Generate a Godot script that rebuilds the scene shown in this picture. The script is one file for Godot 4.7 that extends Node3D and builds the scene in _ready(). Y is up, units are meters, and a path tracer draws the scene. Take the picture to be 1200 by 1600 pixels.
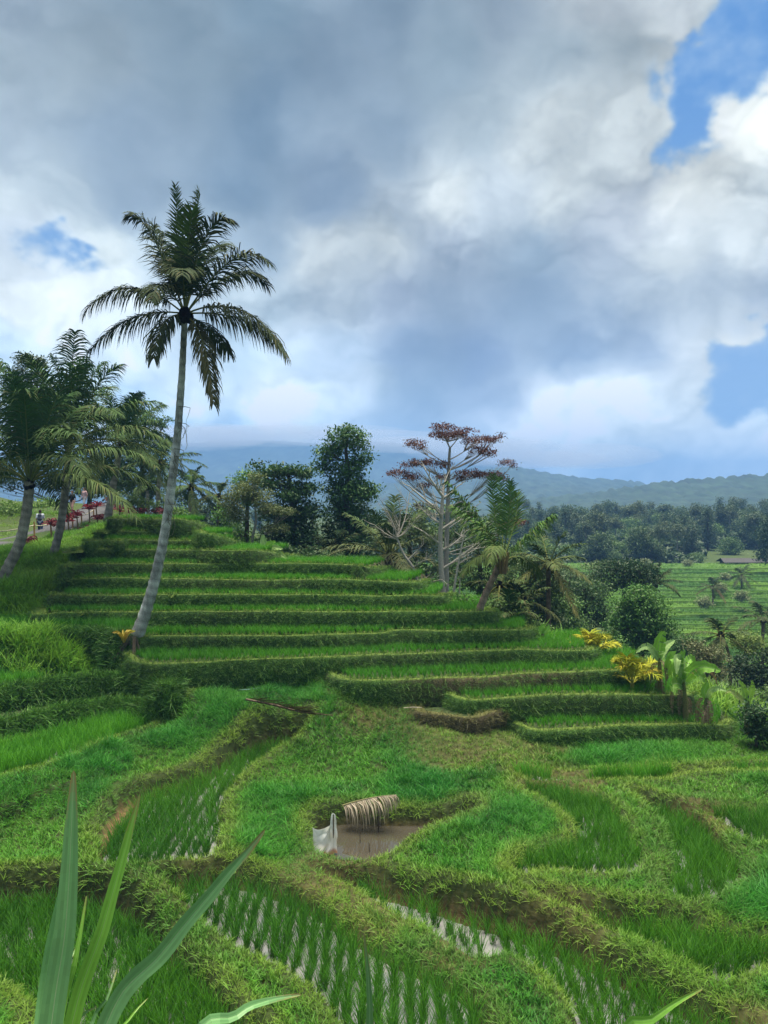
extends Node3D
# A terraced rice valley: stepped hill with a leaning coconut palm, curved paddies and a pond below, trees and hazy mountains behind.

var rng := RandomNumberGenerator.new()
var nz := FastNoiseLite.new()
var used := {}
var M := {}


class Geo:
	var v := PackedVector3Array()
	var n := PackedVector3Array()
	var c := PackedColorArray()
	var f := PackedInt32Array()

	func tri(a: Vector3, b: Vector3, d: Vector3, col: Color) -> void:
		var k := v.size()
		var m := (d - a).cross(b - a).normalized()
		v.append(a); v.append(b); v.append(d)
		for q in 3:
			n.append(m); c.append(col); f.append(k + q)

	func quad(a: Vector3, b: Vector3, d: Vector3, e: Vector3, col: Color) -> void:
		var k := v.size()
		var m := (e - a).cross(b - a).normalized()
		v.append(a); v.append(b); v.append(d); v.append(e)
		for q in 4:
			n.append(m); c.append(col)
		f.append_array([k, k + 1, k + 2, k, k + 2, k + 3])

	func ribbon(p: Array, s: Array, ca: Color, cb: Color) -> void:
		var k := v.size()
		var m := p.size()
		for j in m:
			var along: Vector3 = p[mini(j + 1, m - 1)] - p[maxi(j - 1, 0)]
			var side: Vector3 = s[j]
			var nn := along.cross(side).normalized()
			var col := ca.lerp(cb, float(j) / (m - 1))
			v.append(p[j] - side); v.append(p[j] + side)
			n.append(nn); n.append(nn); c.append(col); c.append(col)
		for j in m - 1:
			var a := k + 2 * j
			f.append_array([a, a + 1, a + 2, a + 1, a + 3, a + 2])

	func tube(p: Array, r: Array, sides: int, ca: Color, cb: Color, rough := 0.0, rg: RandomNumberGenerator = null) -> void:
		var k := v.size()
		var m := p.size()
		var x := Vector3.RIGHT
		for j in m:
			var along: Vector3 = (p[mini(j + 1, m - 1)] - p[maxi(j - 1, 0)]).normalized()
			x = x - along * x.dot(along)
			if x.length() < 0.05:
				x = along.cross(Vector3(0.3, 0.2, 0.9))
			x = x.normalized()
			var y := along.cross(x)
			var col := ca.lerp(cb, float(j) / maxi(m - 1, 1))
			for a in sides:
				var w := TAU * a / sides
				var o := x * cos(w) + y * sin(w)
				var rr: float = r[j]
				if rg:
					rr *= 1.0 + rg.randf_range(-rough, rough)
				v.append(p[j] + o * rr); n.append(o); c.append(col)
		for j in m - 1:
			for a in sides:
				var b := (a + 1) % sides
				var i0 := k + j * sides
				f.append_array([i0 + a, i0 + sides + a, i0 + b, i0 + b, i0 + sides + a, i0 + sides + b])
		if r[m - 1] > 0.004:
			for a in sides - 2:
				var e := k + (m - 1) * sides
				f.append_array([e, e + a + 2, e + a + 1])

	func ball(at: Vector3, r: Vector3, col: Color, rings := 6, sides := 9) -> void:
		var k := v.size()
		for j in rings + 1:
			var w := PI * j / rings
			for a in sides:
				var q := TAU * a / sides
				var o := Vector3(sin(w) * cos(q), cos(w), sin(w) * sin(q))
				v.append(at + o * r); n.append((o / r).normalized()); c.append(col)
		for j in rings:
			for a in sides:
				var b := (a + 1) % sides
				var i0 := k + j * sides
				f.append_array([i0 + a, i0 + b, i0 + sides + a, i0 + b, i0 + sides + b, i0 + sides + a])

	func box(at: Vector3, h: Vector3, col: Color, turn := Basis()) -> void:
		for ax in 3:
			for sg in [-1.0, 1.0]:
				var o := Vector3.ZERO; o[ax] = sg
				var x := Vector3.ZERO; x[(ax + 1) % 3] = 1.0
				var y := o.cross(x)
				var q := []
				for w in [x + y, y - x, -x - y, x - y]:
					q.append(at + turn * ((o + w) * h))
				quad(q[0], q[3], q[2], q[1], col)

	func smooth() -> void:
		n.fill(Vector3.ZERO)
		for t in range(0, f.size(), 3):
			var a := f[t]; var b := f[t + 1]; var d := f[t + 2]
			var m := (v[d] - v[a]).cross(v[b] - v[a])
			n[a] += m; n[b] += m; n[d] += m
		for q in n.size():
			n[q] = n[q].normalized() if n[q].length_squared() > 1e-16 else Vector3.UP

	func mesh() -> ArrayMesh:
		var arr := []
		arr.resize(Mesh.ARRAY_MAX)
		arr[Mesh.ARRAY_VERTEX] = v; arr[Mesh.ARRAY_NORMAL] = n; arr[Mesh.ARRAY_COLOR] = c; arr[Mesh.ARRAY_INDEX] = f
		var am := ArrayMesh.new()
		am.add_surface_from_arrays(Mesh.PRIMITIVE_TRIANGLES, arr)
		return am


func numbered(called: String) -> String:
	var k: int = used.get(called, 0)
	used[called] = k + 1
	return called if k == 0 else "%s_%03d" % [called, k]


func tag(o: Node, label: String, category: String, group := "", kind := "") -> void:
	o.set_meta("label", label); o.set_meta("category", category)
	if group: o.set_meta("group", group)
	if kind: o.set_meta("kind", kind)


func base(called: String, at: Vector3, label: String, category: String, group := "") -> Node3D:
	var o := Node3D.new()
	o.name = numbered(called); o.position = at
	add_child(o)
	tag(o, label, category, group)
	return o


func put(called: String, g: Geo, mat: Material, parent: Node = null) -> MeshInstance3D:
	var o := MeshInstance3D.new()
	o.name = called if parent else numbered(called)
	o.mesh = g.mesh(); o.material_override = mat
	(parent if parent else self).add_child(o, true)
	return o


func scatter(called: String, g: Geo, mat: Material, where: Array, tint: Array, label: String, category: String) -> void:
	if where.is_empty():
		return
	var mm := MultiMesh.new()
	mm.transform_format = MultiMesh.TRANSFORM_3D
	mm.use_colors = true
	mm.mesh = g.mesh()
	mm.instance_count = where.size()
	for k in where.size():
		mm.set_instance_transform(k, where[k])
		mm.set_instance_color(k, tint[k])
	var o := MultiMeshInstance3D.new()
	o.name = numbered(called); o.multimesh = mm; o.material_override = mat
	add_child(o)
	tag(o, label, category, "", "stuff")


func rf(a: float, b: float) -> float:
	return rng.randf_range(a, b)


func gray(seed_: int, freq: float, oct: int, lo: float, hi: float, tint := Color.WHITE) -> NoiseTexture2D:
	var q := FastNoiseLite.new()
	q.seed = seed_; q.frequency = freq; q.fractal_octaves = oct
	var t := NoiseTexture2D.new()
	t.width = 512; t.height = 512; t.seamless = true; t.noise = q
	var r := Gradient.new()
	r.set_color(0, Color(lo * tint.r, lo * tint.g, lo * tint.b)); r.set_color(1, Color(hi * tint.r, hi * tint.g, hi * tint.b))
	t.color_ramp = r
	return t


func mat(rough: float, back := 0.0, tex: Texture2D = null, scale := 1.0, bump: Texture2D = null, deep := 1.0) -> StandardMaterial3D:
	var m := StandardMaterial3D.new()
	m.vertex_color_use_as_albedo = true
	m.roughness = rough
	m.metallic_specular = 0.35
	if back > 0.0:
		m.backlight_enabled = true; m.backlight = Color(back, back, back)
	if tex:
		m.albedo_texture = tex
		m.uv1_triplanar = true; m.uv1_world_triplanar = true; m.uv1_scale = Vector3.ONE * scale
	if bump:
		m.heightmap_enabled = true; m.heightmap_texture = bump; m.heightmap_scale = deep
		m.uv1_triplanar = true; m.uv1_world_triplanar = true; m.uv1_scale = Vector3.ONE * scale
	return m


func curve(p: Array, steps: int, closed := false) -> Array:   # Catmull-Rom through the points
	var out := []
	var m := p.size()
	for k in (m if closed else m - 1):
		var a = p[(k - 1 + m) % m] if closed else p[maxi(k - 1, 0)]
		var d = p[(k + 2) % m] if closed else p[mini(k + 2, m - 1)]
		for s in steps:
			out.append(p[k].cubic_interpolate(p[(k + 1) % m], a, d, float(s) / steps))
	if not closed:
		out.append(p[m - 1])
	return out


func even(p: Array, step: float) -> Array:   # the same line with a point every step metres
	var out := [p[0]]
	var left := step
	for k in p.size() - 1:
		var a: Vector3 = p[k]
		var b: Vector3 = p[k + 1]
		var long := a.distance_to(b)
		var at := left
		while at < long:
			out.append(a.lerp(b, at / long)); at += step
		left = at - long
	out.append(p[p.size() - 1])
	return out


# ---------------------------------------------------------------- the lie of the land
var shore := []      # points of the ground, from which the slopes are interpolated
var lat := PackedFloat32Array()
const LX0 := -70.0
const LZ0 := -165.0
const LNX := 176
const LNZ := 170
var ponds := []      # {poly, level, box, margin}
const FX0 := -21.0
const FZ0 := -28.4
const FD := 0.13
const FNX := 322
const FNZ := 152
var fine := PackedFloat32Array()
var inside := PackedFloat32Array()   # metres inside a paddy (negative: outside)
var lush := PackedFloat32Array()
var spots := []      # [Vector2, radius, lushness]
var dry := []


func idw(x: float, z: float) -> float:
	var sum := 0.0
	var tot := 0.0
	for p: Vector3 in shore:
		var dx := p.x - x
		var dz := p.z - z
		var w := 1.0 / (dx * dx + dz * dz + 0.25)
		w *= w
		sum += w * p.y; tot += w
	return sum / tot


func slope(x: float, z: float) -> float:
	var u := clampf(x - LX0, 0.0, LNX - 1.01)
	var w := clampf(z - LZ0, 0.0, LNZ - 1.01)
	var i := int(u)
	var j := int(w)
	u -= i; w -= j
	var k := j * LNX + i
	return lerpf(lerpf(lat[k], lat[k + 1], u), lerpf(lat[k + LNX], lat[k + LNX + 1], u), w)


func fine_at(a: PackedFloat32Array, x: float, z: float) -> float:
	var u := clampf((x - FX0) / FD, 0.0, FNX - 1.01)
	var w := clampf((z - FZ0) / FD, 0.0, FNZ - 1.01)
	var i := int(u)
	var j := int(w)
	u -= i; w -= j
	var k := j * FNX + i
	return lerpf(lerpf(a[k], a[k + 1], u), lerpf(a[k + FNX], a[k + FNX + 1], u), w)


func in_fine(x: float, z: float) -> bool:
	return x > FX0 and z > FZ0 and x < FX0 + FD * (FNX - 1) and z < FZ0 + FD * (FNZ - 1)


func ground(x: float, z: float) -> float:
	if in_fine(x, z):
		return fine_at(fine, x, z)
	if z < -150.0 or absf(x) > 100.0 or x < -68.0:
		return far_ground(x, z)
	return slope(x, z)


func far_ground(x: float, z: float) -> float:
	var zz := -z
	var h := -14.6
	if zz > 150.0:
		h = lerpf(-14.6, -11.0, clampf((zz - 150.0) / 150.0, 0.0, 1.0))
	if zz > 300.0:
		h = lerpf(-11.0, -14.0, clampf((zz - 300.0) / 400.0, 0.0, 1.0))
	var e := slope(clampf(x, -68.0, 100.0), maxf(z, -160.0))
	return lerpf(e, h, clampf((zz - 130.0) / 30.0, 0.0, 1.0)) if zz > 130.0 else e


func sd(p: PackedVector2Array, q: Vector2) -> float:
	var best := 1e9
	var m := p.size()
	for k in m:
		var a := p[k]
		var e := p[(k + 1) % m] - a
		var t := clampf((q - a).dot(e) / maxf(e.length_squared(), 1e-9), 0.0, 1.0)
		best = minf(best, (q - a - e * t).length_squared())
	best = sqrt(best)
	return best if Geometry2D.is_point_in_polygon(q, p) else -best


func noise2(x: float, y: float, f: float) -> float:
	return nz.get_noise_2d(x * f, y * f)


func build_land() -> void:
	lat.resize(LNX * LNZ)
	for j in LNZ:
		for i in LNX:
			var x := LX0 + i
			var z := LZ0 + j
			lat[j * LNX + i] = under(x, z, idw(x, z))
	fine.resize(FNX * FNZ); inside.resize(FNX * FNZ); lush.resize(FNX * FNZ)
	for j in FNZ:
		for i in FNX:
			var x := FX0 + i * FD
			var z := FZ0 + j * FD
			var k := j * FNX + i
			var edge := minf(minf(i, FNX - 1 - i), minf(j, FNZ - 1 - j)) / 6.0
			var h := slope(x, z)
			var best := -9.0
			var q := Vector2(x, z)
			var near := []
			h = under(x, z, h)
			for p in ponds:
				if p.box.has_point(q):
					var s := sd(p.poly, q) + 0.07 * noise2(x, z, 6.0)
					near.append([p, s])
					if s > best:
						best = s
					if s > -1.6:
						var least: float = p.level + p.rim * (1.0 - smoothstep(0.5, 1.6, -s))
						if s <= 0.12:
							h = maxf(h, least)
			var l := 0.56 + 0.5 * noise2(x, z, 0.9) + 0.45 * noise2(x + 40.0, z, 2.6)
			for s in spots:
				var w: float = 1.0 - smoothstep(0.55, 1.0, q.distance_to(s[0]) / s[1] + 0.7 * noise2(x, z, 1.6))
				l = lerpf(l, s[2], w)
			if best > -0.75:
				l = lerpf(minf(l, 0.1 + 0.5 * absf(noise2(x, z, 1.3))), l, smoothstep(0.15, 0.75, -best))
			lush[k] = clampf(l, 0.0, 1.0)
			h += (0.05 * noise2(x, z, 3.0) + 0.16 * noise2(x + 9.0, z, 1.0) + 0.14 * maxf(0.0, l - 0.3)) * clampf(edge, 0.0, 1.0)
			h += 0.1 * exp(-pow((best + 0.32) / 0.24, 2.0))
			for ps in near:
				if ps[1] > -0.12:
					h = lerpf(h, minf(h, ps[0].level - ps[0].deep), smoothstep(-0.12, 0.12, ps[1]))
			if x < -6.4 and x > -8.6 and z < -16.7 and z > -20.5 and best > 0.0 and best < 0.55:   # bare mud rises out of the water at the field's left end
				h = maxf(h, -8.2 + 0.05 * (1.0 - best / 0.55) + 0.03 * noise2(x, z, 4.0) + 0.01)
			inside[k] = best
			fine[k] = h
	# the sheet of ground: a fine part where the paddies are, coarse around it out to the horizon
	var g := Geo.new()
	for j in FNZ:
		for i in FNX:
			var k := j * FNX + i
			var x := FX0 + i * FD
			var z := FZ0 + j * FD
			g.v.append(Vector3(x, fine[k], z)); g.n.append(Vector3.UP); g.c.append(soil(x, z, inside[k], lush[k]))
	for j in FNZ - 1:
		for i in FNX - 1:
			var k := j * FNX + i
			g.f.append_array([k, k + 1, k + FNX, k + 1, k + FNX + 1, k + FNX])
	g.smooth()
	tag(put("ground", g, M.soil), "grassy earth banks and mud round the curved paddies", "ground", "", "structure")
	var xs := []
	var zs := []
	var x := -1.0
	for q in 60:
		xs.append(FX0 - (1.25 * q + 0.02 * pow(q, 3.1)))
	xs.reverse()
	for q in 30: xs.append(FX0 + (q + 1) * FD * (FNX - 1) / 30.0)
	for q in 59: xs.append(FX0 + FD * (FNX - 1) + 1.25 * (q + 1) + 0.02 * pow(q + 1, 3.1))
	for q in 100: zs.append(FZ0 - 1.3 * q - 0.012 * pow(q, 2.75))
	zs.reverse()
	for q in 12: zs.append(FZ0 + (q + 1) * FD * (FNZ - 1) / 12.0)
	for q in 34: zs.append(FZ0 + FD * (FNZ - 1) + 0.9 * (q + 1) + 0.02 * pow(q, 2.6))
	var o := Geo.new()
	for zz in zs:
		for xx in xs:
			var y := ground(xx, zz)
			if xx > FX0 - 0.1 and xx < FX0 + FD * FNX and zz > FZ0 - 0.1 and zz < FZ0 + FD * FNZ:
				y = slope(xx, zz) if not in_fine(xx, zz) else fine_at(fine, xx, zz)
			o.v.append(Vector3(xx, y, zz)); o.n.append(Vector3.UP)
			var t := noise2(xx, zz, 0.25)
			o.c.append(Color(0.05, 0.1, 0.02).lerp(Color(0.09, 0.13, 0.035), clampf(0.5 + t, 0.0, 1.0)))
	for j in zs.size() - 1:
		for i in xs.size() - 1:
			var cx: float = (xs[i] + xs[i + 1]) * 0.5
			var cz: float = (zs[j] + zs[j + 1]) * 0.5
			if in_fine(cx, cz):
				continue
			var k: int = j * xs.size() + i
			var w := xs.size()
			o.f.append_array([k, k + 1, k + w, k + 1, k + w + 1, k + w])
	o.smooth()
	tag(put("ground", o, M.soil), "green valley floor and slopes reaching to the far hills", "ground", "", "structure")


func soil(x: float, z: float, s: float, l: float) -> Color:
	var mud := Color(0.2, 0.115, 0.06).lerp(Color(0.1, 0.07, 0.045), clampf(0.5 + noise2(x, z, 1.1), 0.0, 1.0))
	var turf := Color(0.06, 0.09, 0.022).lerp(Color(0.02, 0.055, 0.01), l)
	var t := 0.5 + noise2(x + 30.0, z, 1.7)
	for d in dry:
		var w: float = 1.0 - smoothstep(0.4, 1.0, Vector2(x, z).distance_to(d[0]) / d[1] + 0.4 * noise2(x, z, 2.2))
		turf = turf.lerp(Color(0.13, 0.095, 0.045).lerp(Color(0.1, 0.12, 0.035), clampf(t, 0.0, 1.0)), w * d[2])
	return turf.lerp(mud, smoothstep(-0.03, 0.1, s))


func paddy(points: Array, level: float, rim := 0.1, deep := 0.14) -> Dictionary:
	var p := PackedVector2Array(curve(points, 5, true))
	var b := Rect2(p[0], Vector2.ZERO)
	for q in p: b = b.expand(q)
	var d := {"poly": p, "level": level, "box": b.grow(1.7), "rim": rim, "deep": deep}
	ponds.append(d)
	return d


func water(d: Dictionary, label: String, m: Material) -> void:
	var g := Geo.new()
	var poly: PackedVector2Array = d.poly
	if Geometry2D.is_polygon_clockwise(poly): poly.reverse()
	var grown := Geometry2D.offset_polygon(poly, 0.1)
	for ring: PackedVector2Array in grown:
		var ix := Geometry2D.triangulate_polygon(ring)
		var k := g.v.size()
		for q in ring:
			g.v.append(Vector3(q.x, d.level, q.y)); g.n.append(Vector3.UP); g.c.append(Color.WHITE)
		for t in range(0, ix.size(), 3):
			var a := k + ix[t]; var b := k + ix[t + 1]; var e := k + ix[t + 2]
			if (g.v[e] - g.v[a]).cross(g.v[b] - g.v[a]).y < 0.0:
				var w := b; b = e; e = w
			g.f.append_array([a, b, e])
	tag(put("water", g, m), label, "water", "", "structure")


# ---------------------------------------------------------------- terraces cut into the hill
var steps := []      # {lip, poly, drop, ...}
var wall_t := []
var wall_c := []
var turf_t := []
var turf_c := []


func under(x: float, z: float, h: float) -> float:
	for s in steps:
		if s.box.has_point(Vector2(x, z)) and Geometry2D.is_point_in_polygon(Vector2(x, z), s.poly):
			h = minf(h, s.low - 0.35)
	return h


func step_lip(mid: Array, drop: float, l: Vector3, r: Vector3, look: Dictionary) -> void:
	var p: Array = [mid[0] + l, mid[0] + l * 0.45 + Vector3(-0.12, 0, 0.2)] + mid + [mid[mid.size() - 1] + r * 0.45 + Vector3(0.2, 0, 0.25), mid[mid.size() - 1] + r]
	var lip := even(curve(p, 8), 0.24)
	var poly := PackedVector2Array()
	var b := Rect2(Vector2(lip[0].x, lip[0].z), Vector2.ZERO)
	for q: Vector3 in lip:
		poly.append(Vector2(q.x, q.z)); b = b.expand(Vector2(q.x, q.z))
	steps.append({"lip": lip, "poly": poly, "box": b, "drop": drop, "low": mid[0].y, "look": look})


func build_step(k: int) -> void:
	var s: Dictionary = steps[k]
	var lip: Array = s.lip
	var m := lip.size()
	var look: Dictionary = s.look
	var o := Node3D.new()
	o.name = numbered("terrace"); add_child(o)
	tag(o, look.label, "terrace", "", "structure")
	var bank := Geo.new()
	var bed := PackedVector2Array()
	var rows := 10
	for j in m:
		var along: Vector3 = lip[mini(j + 1, m - 1)] - lip[maxi(j - 1, 0)]
		var out := Vector3(along.x, 0, along.z).normalized().cross(Vector3.UP)
		var q: Vector3 = lip[j]
		var wob := 0.22 * noise2(q.x + k * 17.0, q.z, 1.1) + 0.08 * noise2(q.x, q.z + k * 9.0, 5.0)
		q += out * wob + Vector3.UP * (0.07 * noise2(q.x + 50.0, q.z + k * 3.0, 1.8))
		var inner := q - out * 0.34
		bed.append(Vector2(inner.x, inner.z))
		for t in rows:
			var w := q
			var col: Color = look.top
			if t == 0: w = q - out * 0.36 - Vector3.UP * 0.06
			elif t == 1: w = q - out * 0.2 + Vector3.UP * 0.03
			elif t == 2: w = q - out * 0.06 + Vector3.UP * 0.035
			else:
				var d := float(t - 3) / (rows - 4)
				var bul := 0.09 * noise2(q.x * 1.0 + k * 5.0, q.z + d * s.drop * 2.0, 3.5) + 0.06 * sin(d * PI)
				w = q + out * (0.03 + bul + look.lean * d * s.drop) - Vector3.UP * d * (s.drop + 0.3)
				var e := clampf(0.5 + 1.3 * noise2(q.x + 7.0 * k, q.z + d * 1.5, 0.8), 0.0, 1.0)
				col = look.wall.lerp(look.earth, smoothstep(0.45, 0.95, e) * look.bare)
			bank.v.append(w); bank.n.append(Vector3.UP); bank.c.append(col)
			if t > 0:
				for rep in (look.fuzz if t < rows - 1 else 1):
					var a := w + Vector3(rf(-0.13, 0.13), rf(-0.05, 0.05), rf(-0.05, 0.05))
					if t > 2:
						if rng.randf() < look.bare * 0.55 * smoothstep(0.4, 0.9, 0.5 + noise2(q.x + 7.0 * k, q.z, 0.8) * 1.3):
							continue
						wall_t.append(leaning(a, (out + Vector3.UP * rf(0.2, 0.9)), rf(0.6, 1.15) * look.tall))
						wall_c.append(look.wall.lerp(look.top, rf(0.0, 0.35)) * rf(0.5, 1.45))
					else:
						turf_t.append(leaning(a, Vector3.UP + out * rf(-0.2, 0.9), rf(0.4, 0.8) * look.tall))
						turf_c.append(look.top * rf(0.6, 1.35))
	for j in m - 1:
		for t in rows - 1:
			var a := j * rows + t
			bank.f.append_array([a, a + 1, a + rows, a + rows, a + 1, a + rows + 1])
	for t in range(0, bank.f.size(), 3):   # front faces outwards and upwards
		var e := bank.f[t + 1]; bank.f[t + 1] = bank.f[t + 2]; bank.f[t + 2] = e
	bank.smooth()
	var flips := 0
	for t in m: if bank.n[t * rows + 1].y < 0.0: flips += 1
	if flips > m / 2:
		for t in range(0, bank.f.size(), 3):
			var e := bank.f[t + 1]; bank.f[t + 1] = bank.f[t + 2]; bank.f[t + 2] = e
		bank.smooth()
	put("bank", bank, M.bank, o)
	var g := Geo.new()
	var ix := Geometry2D.triangulate_polygon(bed)
	for q in bed:
		g.v.append(Vector3(q.x, s.low - 0.05, q.y)); g.n.append(Vector3.UP); g.c.append(look.floor)
	for t in range(0, ix.size(), 3):
		var a := ix[t]; var b := ix[t + 1]; var e := ix[t + 2]
		if (g.v[e] - g.v[a]).cross(g.v[b] - g.v[a]).y < 0.0:
			var w := b; b = e; e = w
		g.f.append_array([a, b, e])
	if ix.size():
		put("bed", g, M.soil, o)


func leaning(at: Vector3, up: Vector3, size: float) -> Transform3D:
	var y := up.normalized()
	var x := y.cross(Vector3(rf(-1, 1), rf(-0.3, 0.3), rf(-1, 1))).normalized()
	return Transform3D(Basis(x, y, x.cross(y)).scaled(Vector3.ONE * size), at)


func rice_on_step(k: int, called: String, label: String, size: float) -> void:
	var s: Dictionary = steps[k]
	var lip: Array = s.lip
	var where := []
	var tint := []
	var b: Rect2 = s.box
	var z := b.end.y
	while z > b.end.y - 7.5:
		var x := b.position.x
		while x < b.end.x:
			x += 0.16
			var q := Vector2(x + rf(-0.05, 0.05), z + rf(-0.05, 0.05))
			if not Geometry2D.is_point_in_polygon(q, s.poly):
				continue
			var near := 9.0
			for j in range(0, lip.size(), 2):
				near = minf(near, q.distance_squared_to(Vector2(lip[j].x, lip[j].z)))
			if near < 0.4 * 0.4:
				continue
			var hid := false
			for w in steps.size():
				if w != k and steps[w].low > s.low and steps[w].box.has_point(q + Vector2(0, -0.05)) and Geometry2D.is_point_in_polygon(q + Vector2(0, -0.12), steps[w].poly):
					hid = true
					break
			if hid:
				continue
			where.append(leaning(Vector3(q.x, s.low - 0.05, q.y), Vector3.UP + Vector3(rf(-0.08, 0.08), 0, rf(-0.08, 0.08)), size * rf(0.8, 1.15)))
			tint.append(rice_tone(q.x, q.y))
		z -= 0.19
	scatter(called, M.rice_geo, M.leaf, where, tint, label, "rice")


func rice_tone(x: float, z: float) -> Color:
	var t := clampf(0.5 + 0.9 * noise2(x, z, 0.7) + rf(-0.2, 0.2), 0.0, 1.0)
	return Color(0.72, 0.8, 0.8).lerp(Color(1.25, 1.15, 1.0), t)


# ---------------------------------------------------------------- plants
func tuft(count: int, tall: float, spread: float, droop: float, wide: float, ca: Color, cb: Color, foot: float, cuts := 4) -> Geo:
	var g := Geo.new()
	for k in count:
		var w := rf(0, TAU)
		var out := Vector3(cos(w), 0, sin(w))
		var root := Vector3(rf(-1, 1), 0, rf(-1, 1)) * foot
		var h := tall * rf(0.6, 1.1)
		var lean := spread * rf(0.2, 1.0)
		var dr := droop * rf(0.3, 1.2)
		var p := []
		var s := []
		var across := out.cross(Vector3.UP).rotated(Vector3.UP, rf(-0.9, 0.9))
		for j in cuts:
			var t := float(j) / (cuts - 1)
			p.append(root + Vector3.UP * h * (t - dr * 0.45 * t * t) + out * h * (lean * t + dr * 0.6 * t * t))
			s.append(across * wide * (1.0 - 0.88 * t) * (0.6 + t if t < 0.3 else 1.0))
		var col := ca.lerp(cb, rng.randf())
		g.ribbon(p, s, col * rf(0.8, 1.1), col * rf(0.95, 1.2))
	return g


func frond(parent: Node, from: Vector3, c1: Vector3, c2: Vector3, to: Vector3, count: int, leaf: float, droop: float, col: Color, wide := 0.03, bare := 0.2, called := "frond", lift := 0.25) -> void:
	var g := Geo.new()
	var pts := []
	var rad := []
	for j in 13:
		var t := j / 12.0
		pts.append(from.bezier_interpolate(c1, c2, to, t))
		rad.append(lerpf(0.045, 0.008, t) * clampf(wide / 0.03, 0.5, 1.6))
	var rib := Color(0.16, 0.17, 0.05).lerp(col, 0.3)
	g.tube(pts, rad, 5, rib, rib.lerp(col, 0.6))
	for k in count:
		var t := bare + (1.0 - bare) * (k + rf(0.0, 0.8)) / count
		var at := from.bezier_interpolate(c1, c2, to, t)
		var along := (from.bezier_interpolate(c1, c2, to, minf(t + 0.02, 1.02)) - from.bezier_interpolate(c1, c2, to, t - 0.02)).normalized()
		var side := along.cross(Vector3.UP)
		if side.length() < 0.15:
			side = along.cross(Vector3(0.3, 0.1, 1.0))
		side = side.normalized()
		var up := side.cross(along)
		var u := (t - bare) / (1.0 - bare)
		var long := leaf * (0.45 + 0.75 * sin(PI * pow(clampf(u * 0.92 + 0.06, 0, 1), 0.8))) * rf(0.72, 1.12)
		for sg in [-1.0, 1.0]:
			if rng.randf() < 0.07:
				continue
			var dir: Vector3 = (side * sg * 0.8 + along * (0.5 + 0.5 * u) + up * (lift + rf(-0.2, 0.2)) + Vector3(rf(-0.2, 0.2), rf(-0.2, 0.15), rf(-0.2, 0.2))).normalized()
			var p := [at]
			var cut := 3
			for j in cut:
				dir = (dir + Vector3.DOWN * droop * rf(0.6, 1.5) * (0.35 + 0.5 * j)).normalized()
				p.append(p[j] + dir * long / cut)
			var nn := (up + Vector3(rf(-0.4, 0.4), rf(-0.2, 0.2), rf(-0.4, 0.4))).normalized()
			var s := []
			for j in cut + 1:
				var d: Vector3 = (p[mini(j + 1, cut)] - p[maxi(j - 1, 0)]).normalized()
				var w := d.cross(nn)
				if w.length() < 0.2: w = d.cross(along)
				s.append(w.normalized() * wide * [0.7, 1.0, 0.8, 0.08][j])
			var tone: Color = col * rf(0.75, 1.25)
			if rng.randf() < 0.08: tone = tone.lerp(Color(0.14, 0.12, 0.06), 0.5)
			g.ribbon(p, s, tone, tone.lerp(Color(0.09, 0.1, 0.04), 0.2))
	put(called, g, M.palm, parent)


func palm_trunk(o: Node3D, pts: Array, r0: float, r1: float, flare: float, col: Color) -> void:
	var p := even(curve(pts, 8), 0.16)
	var r := []
	for j in p.size():
		var t := float(j) / (p.size() - 1)
		r.append(lerpf(r0, r1, t) * (1.0 + flare * exp(-t * 14.0)) * (1.06 if j % 2 == 0 else 0.97))
	var g := Geo.new()
	g.tube(p, r, 12, col, col * 0.8, 0.06, rng)
	for k in g.c.size():
		g.c[k] = g.c[k] * (0.7 + 0.9 * absf(noise2(g.v[k].x * 3.0, g.v[k].y, 3.0)) + rf(-0.2, 0.2)) * (0.62 if (k / 12) % 2 == 1 else 1.0) * (0.75 + 0.6 * clampf(noise2(g.v[k].x * 2.0 + 5.0, g.v[k].y, 8.0) + 0.4, 0.0, 1.0))
	put("trunk", g, M.bark, o)


func palm_crown(o: Node3D, top: Vector3, count: int, reach: float, low: float, high: float, col: Color, old: Color, leaf := 0.75, droop := 0.35, pairs := 42, wide := 0.028) -> void:
	for k in count:
		var t := (k + 0.5) / count
		var w := k * 2.39996 + rf(-0.3, 0.3)
		var el := lerpf(high, low, t) + rf(-0.12, 0.12)
		var d := Vector3(cos(w) * cos(el), sin(el), sin(w) * cos(el))
		var l := reach * rf(0.82, 1.08) * (0.8 if t < 0.12 else 1.0)
		var flat := Vector3(cos(w), 0, sin(w))
		var sag := lerpf(0.12, 0.55, t) * l
		var tip := top + d * l + Vector3.DOWN * sag + flat * l * 0.05
		frond(o, top + flat * 0.08, top + d * l * 0.35, top + d * l * 0.72 + Vector3.DOWN * sag * 0.25, tip, pairs, leaf, droop * rf(0.7, 1.3), col.lerp(old, t * t), wide)
	var g := Geo.new()
	for k in 7:
		var w := k * 0.9
		g.ball(top + Vector3(cos(w) * 0.17, -0.2 - 0.05 * (k % 3), sin(w) * 0.17), Vector3.ONE * 0.1, Color(0.1, 0.12, 0.03))
	g.ball(top + Vector3.DOWN * 0.05, Vector3(0.2, 0.3, 0.2), Color(0.14, 0.1, 0.05))
	put("crown_heart", g, M.bark, o)


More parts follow.
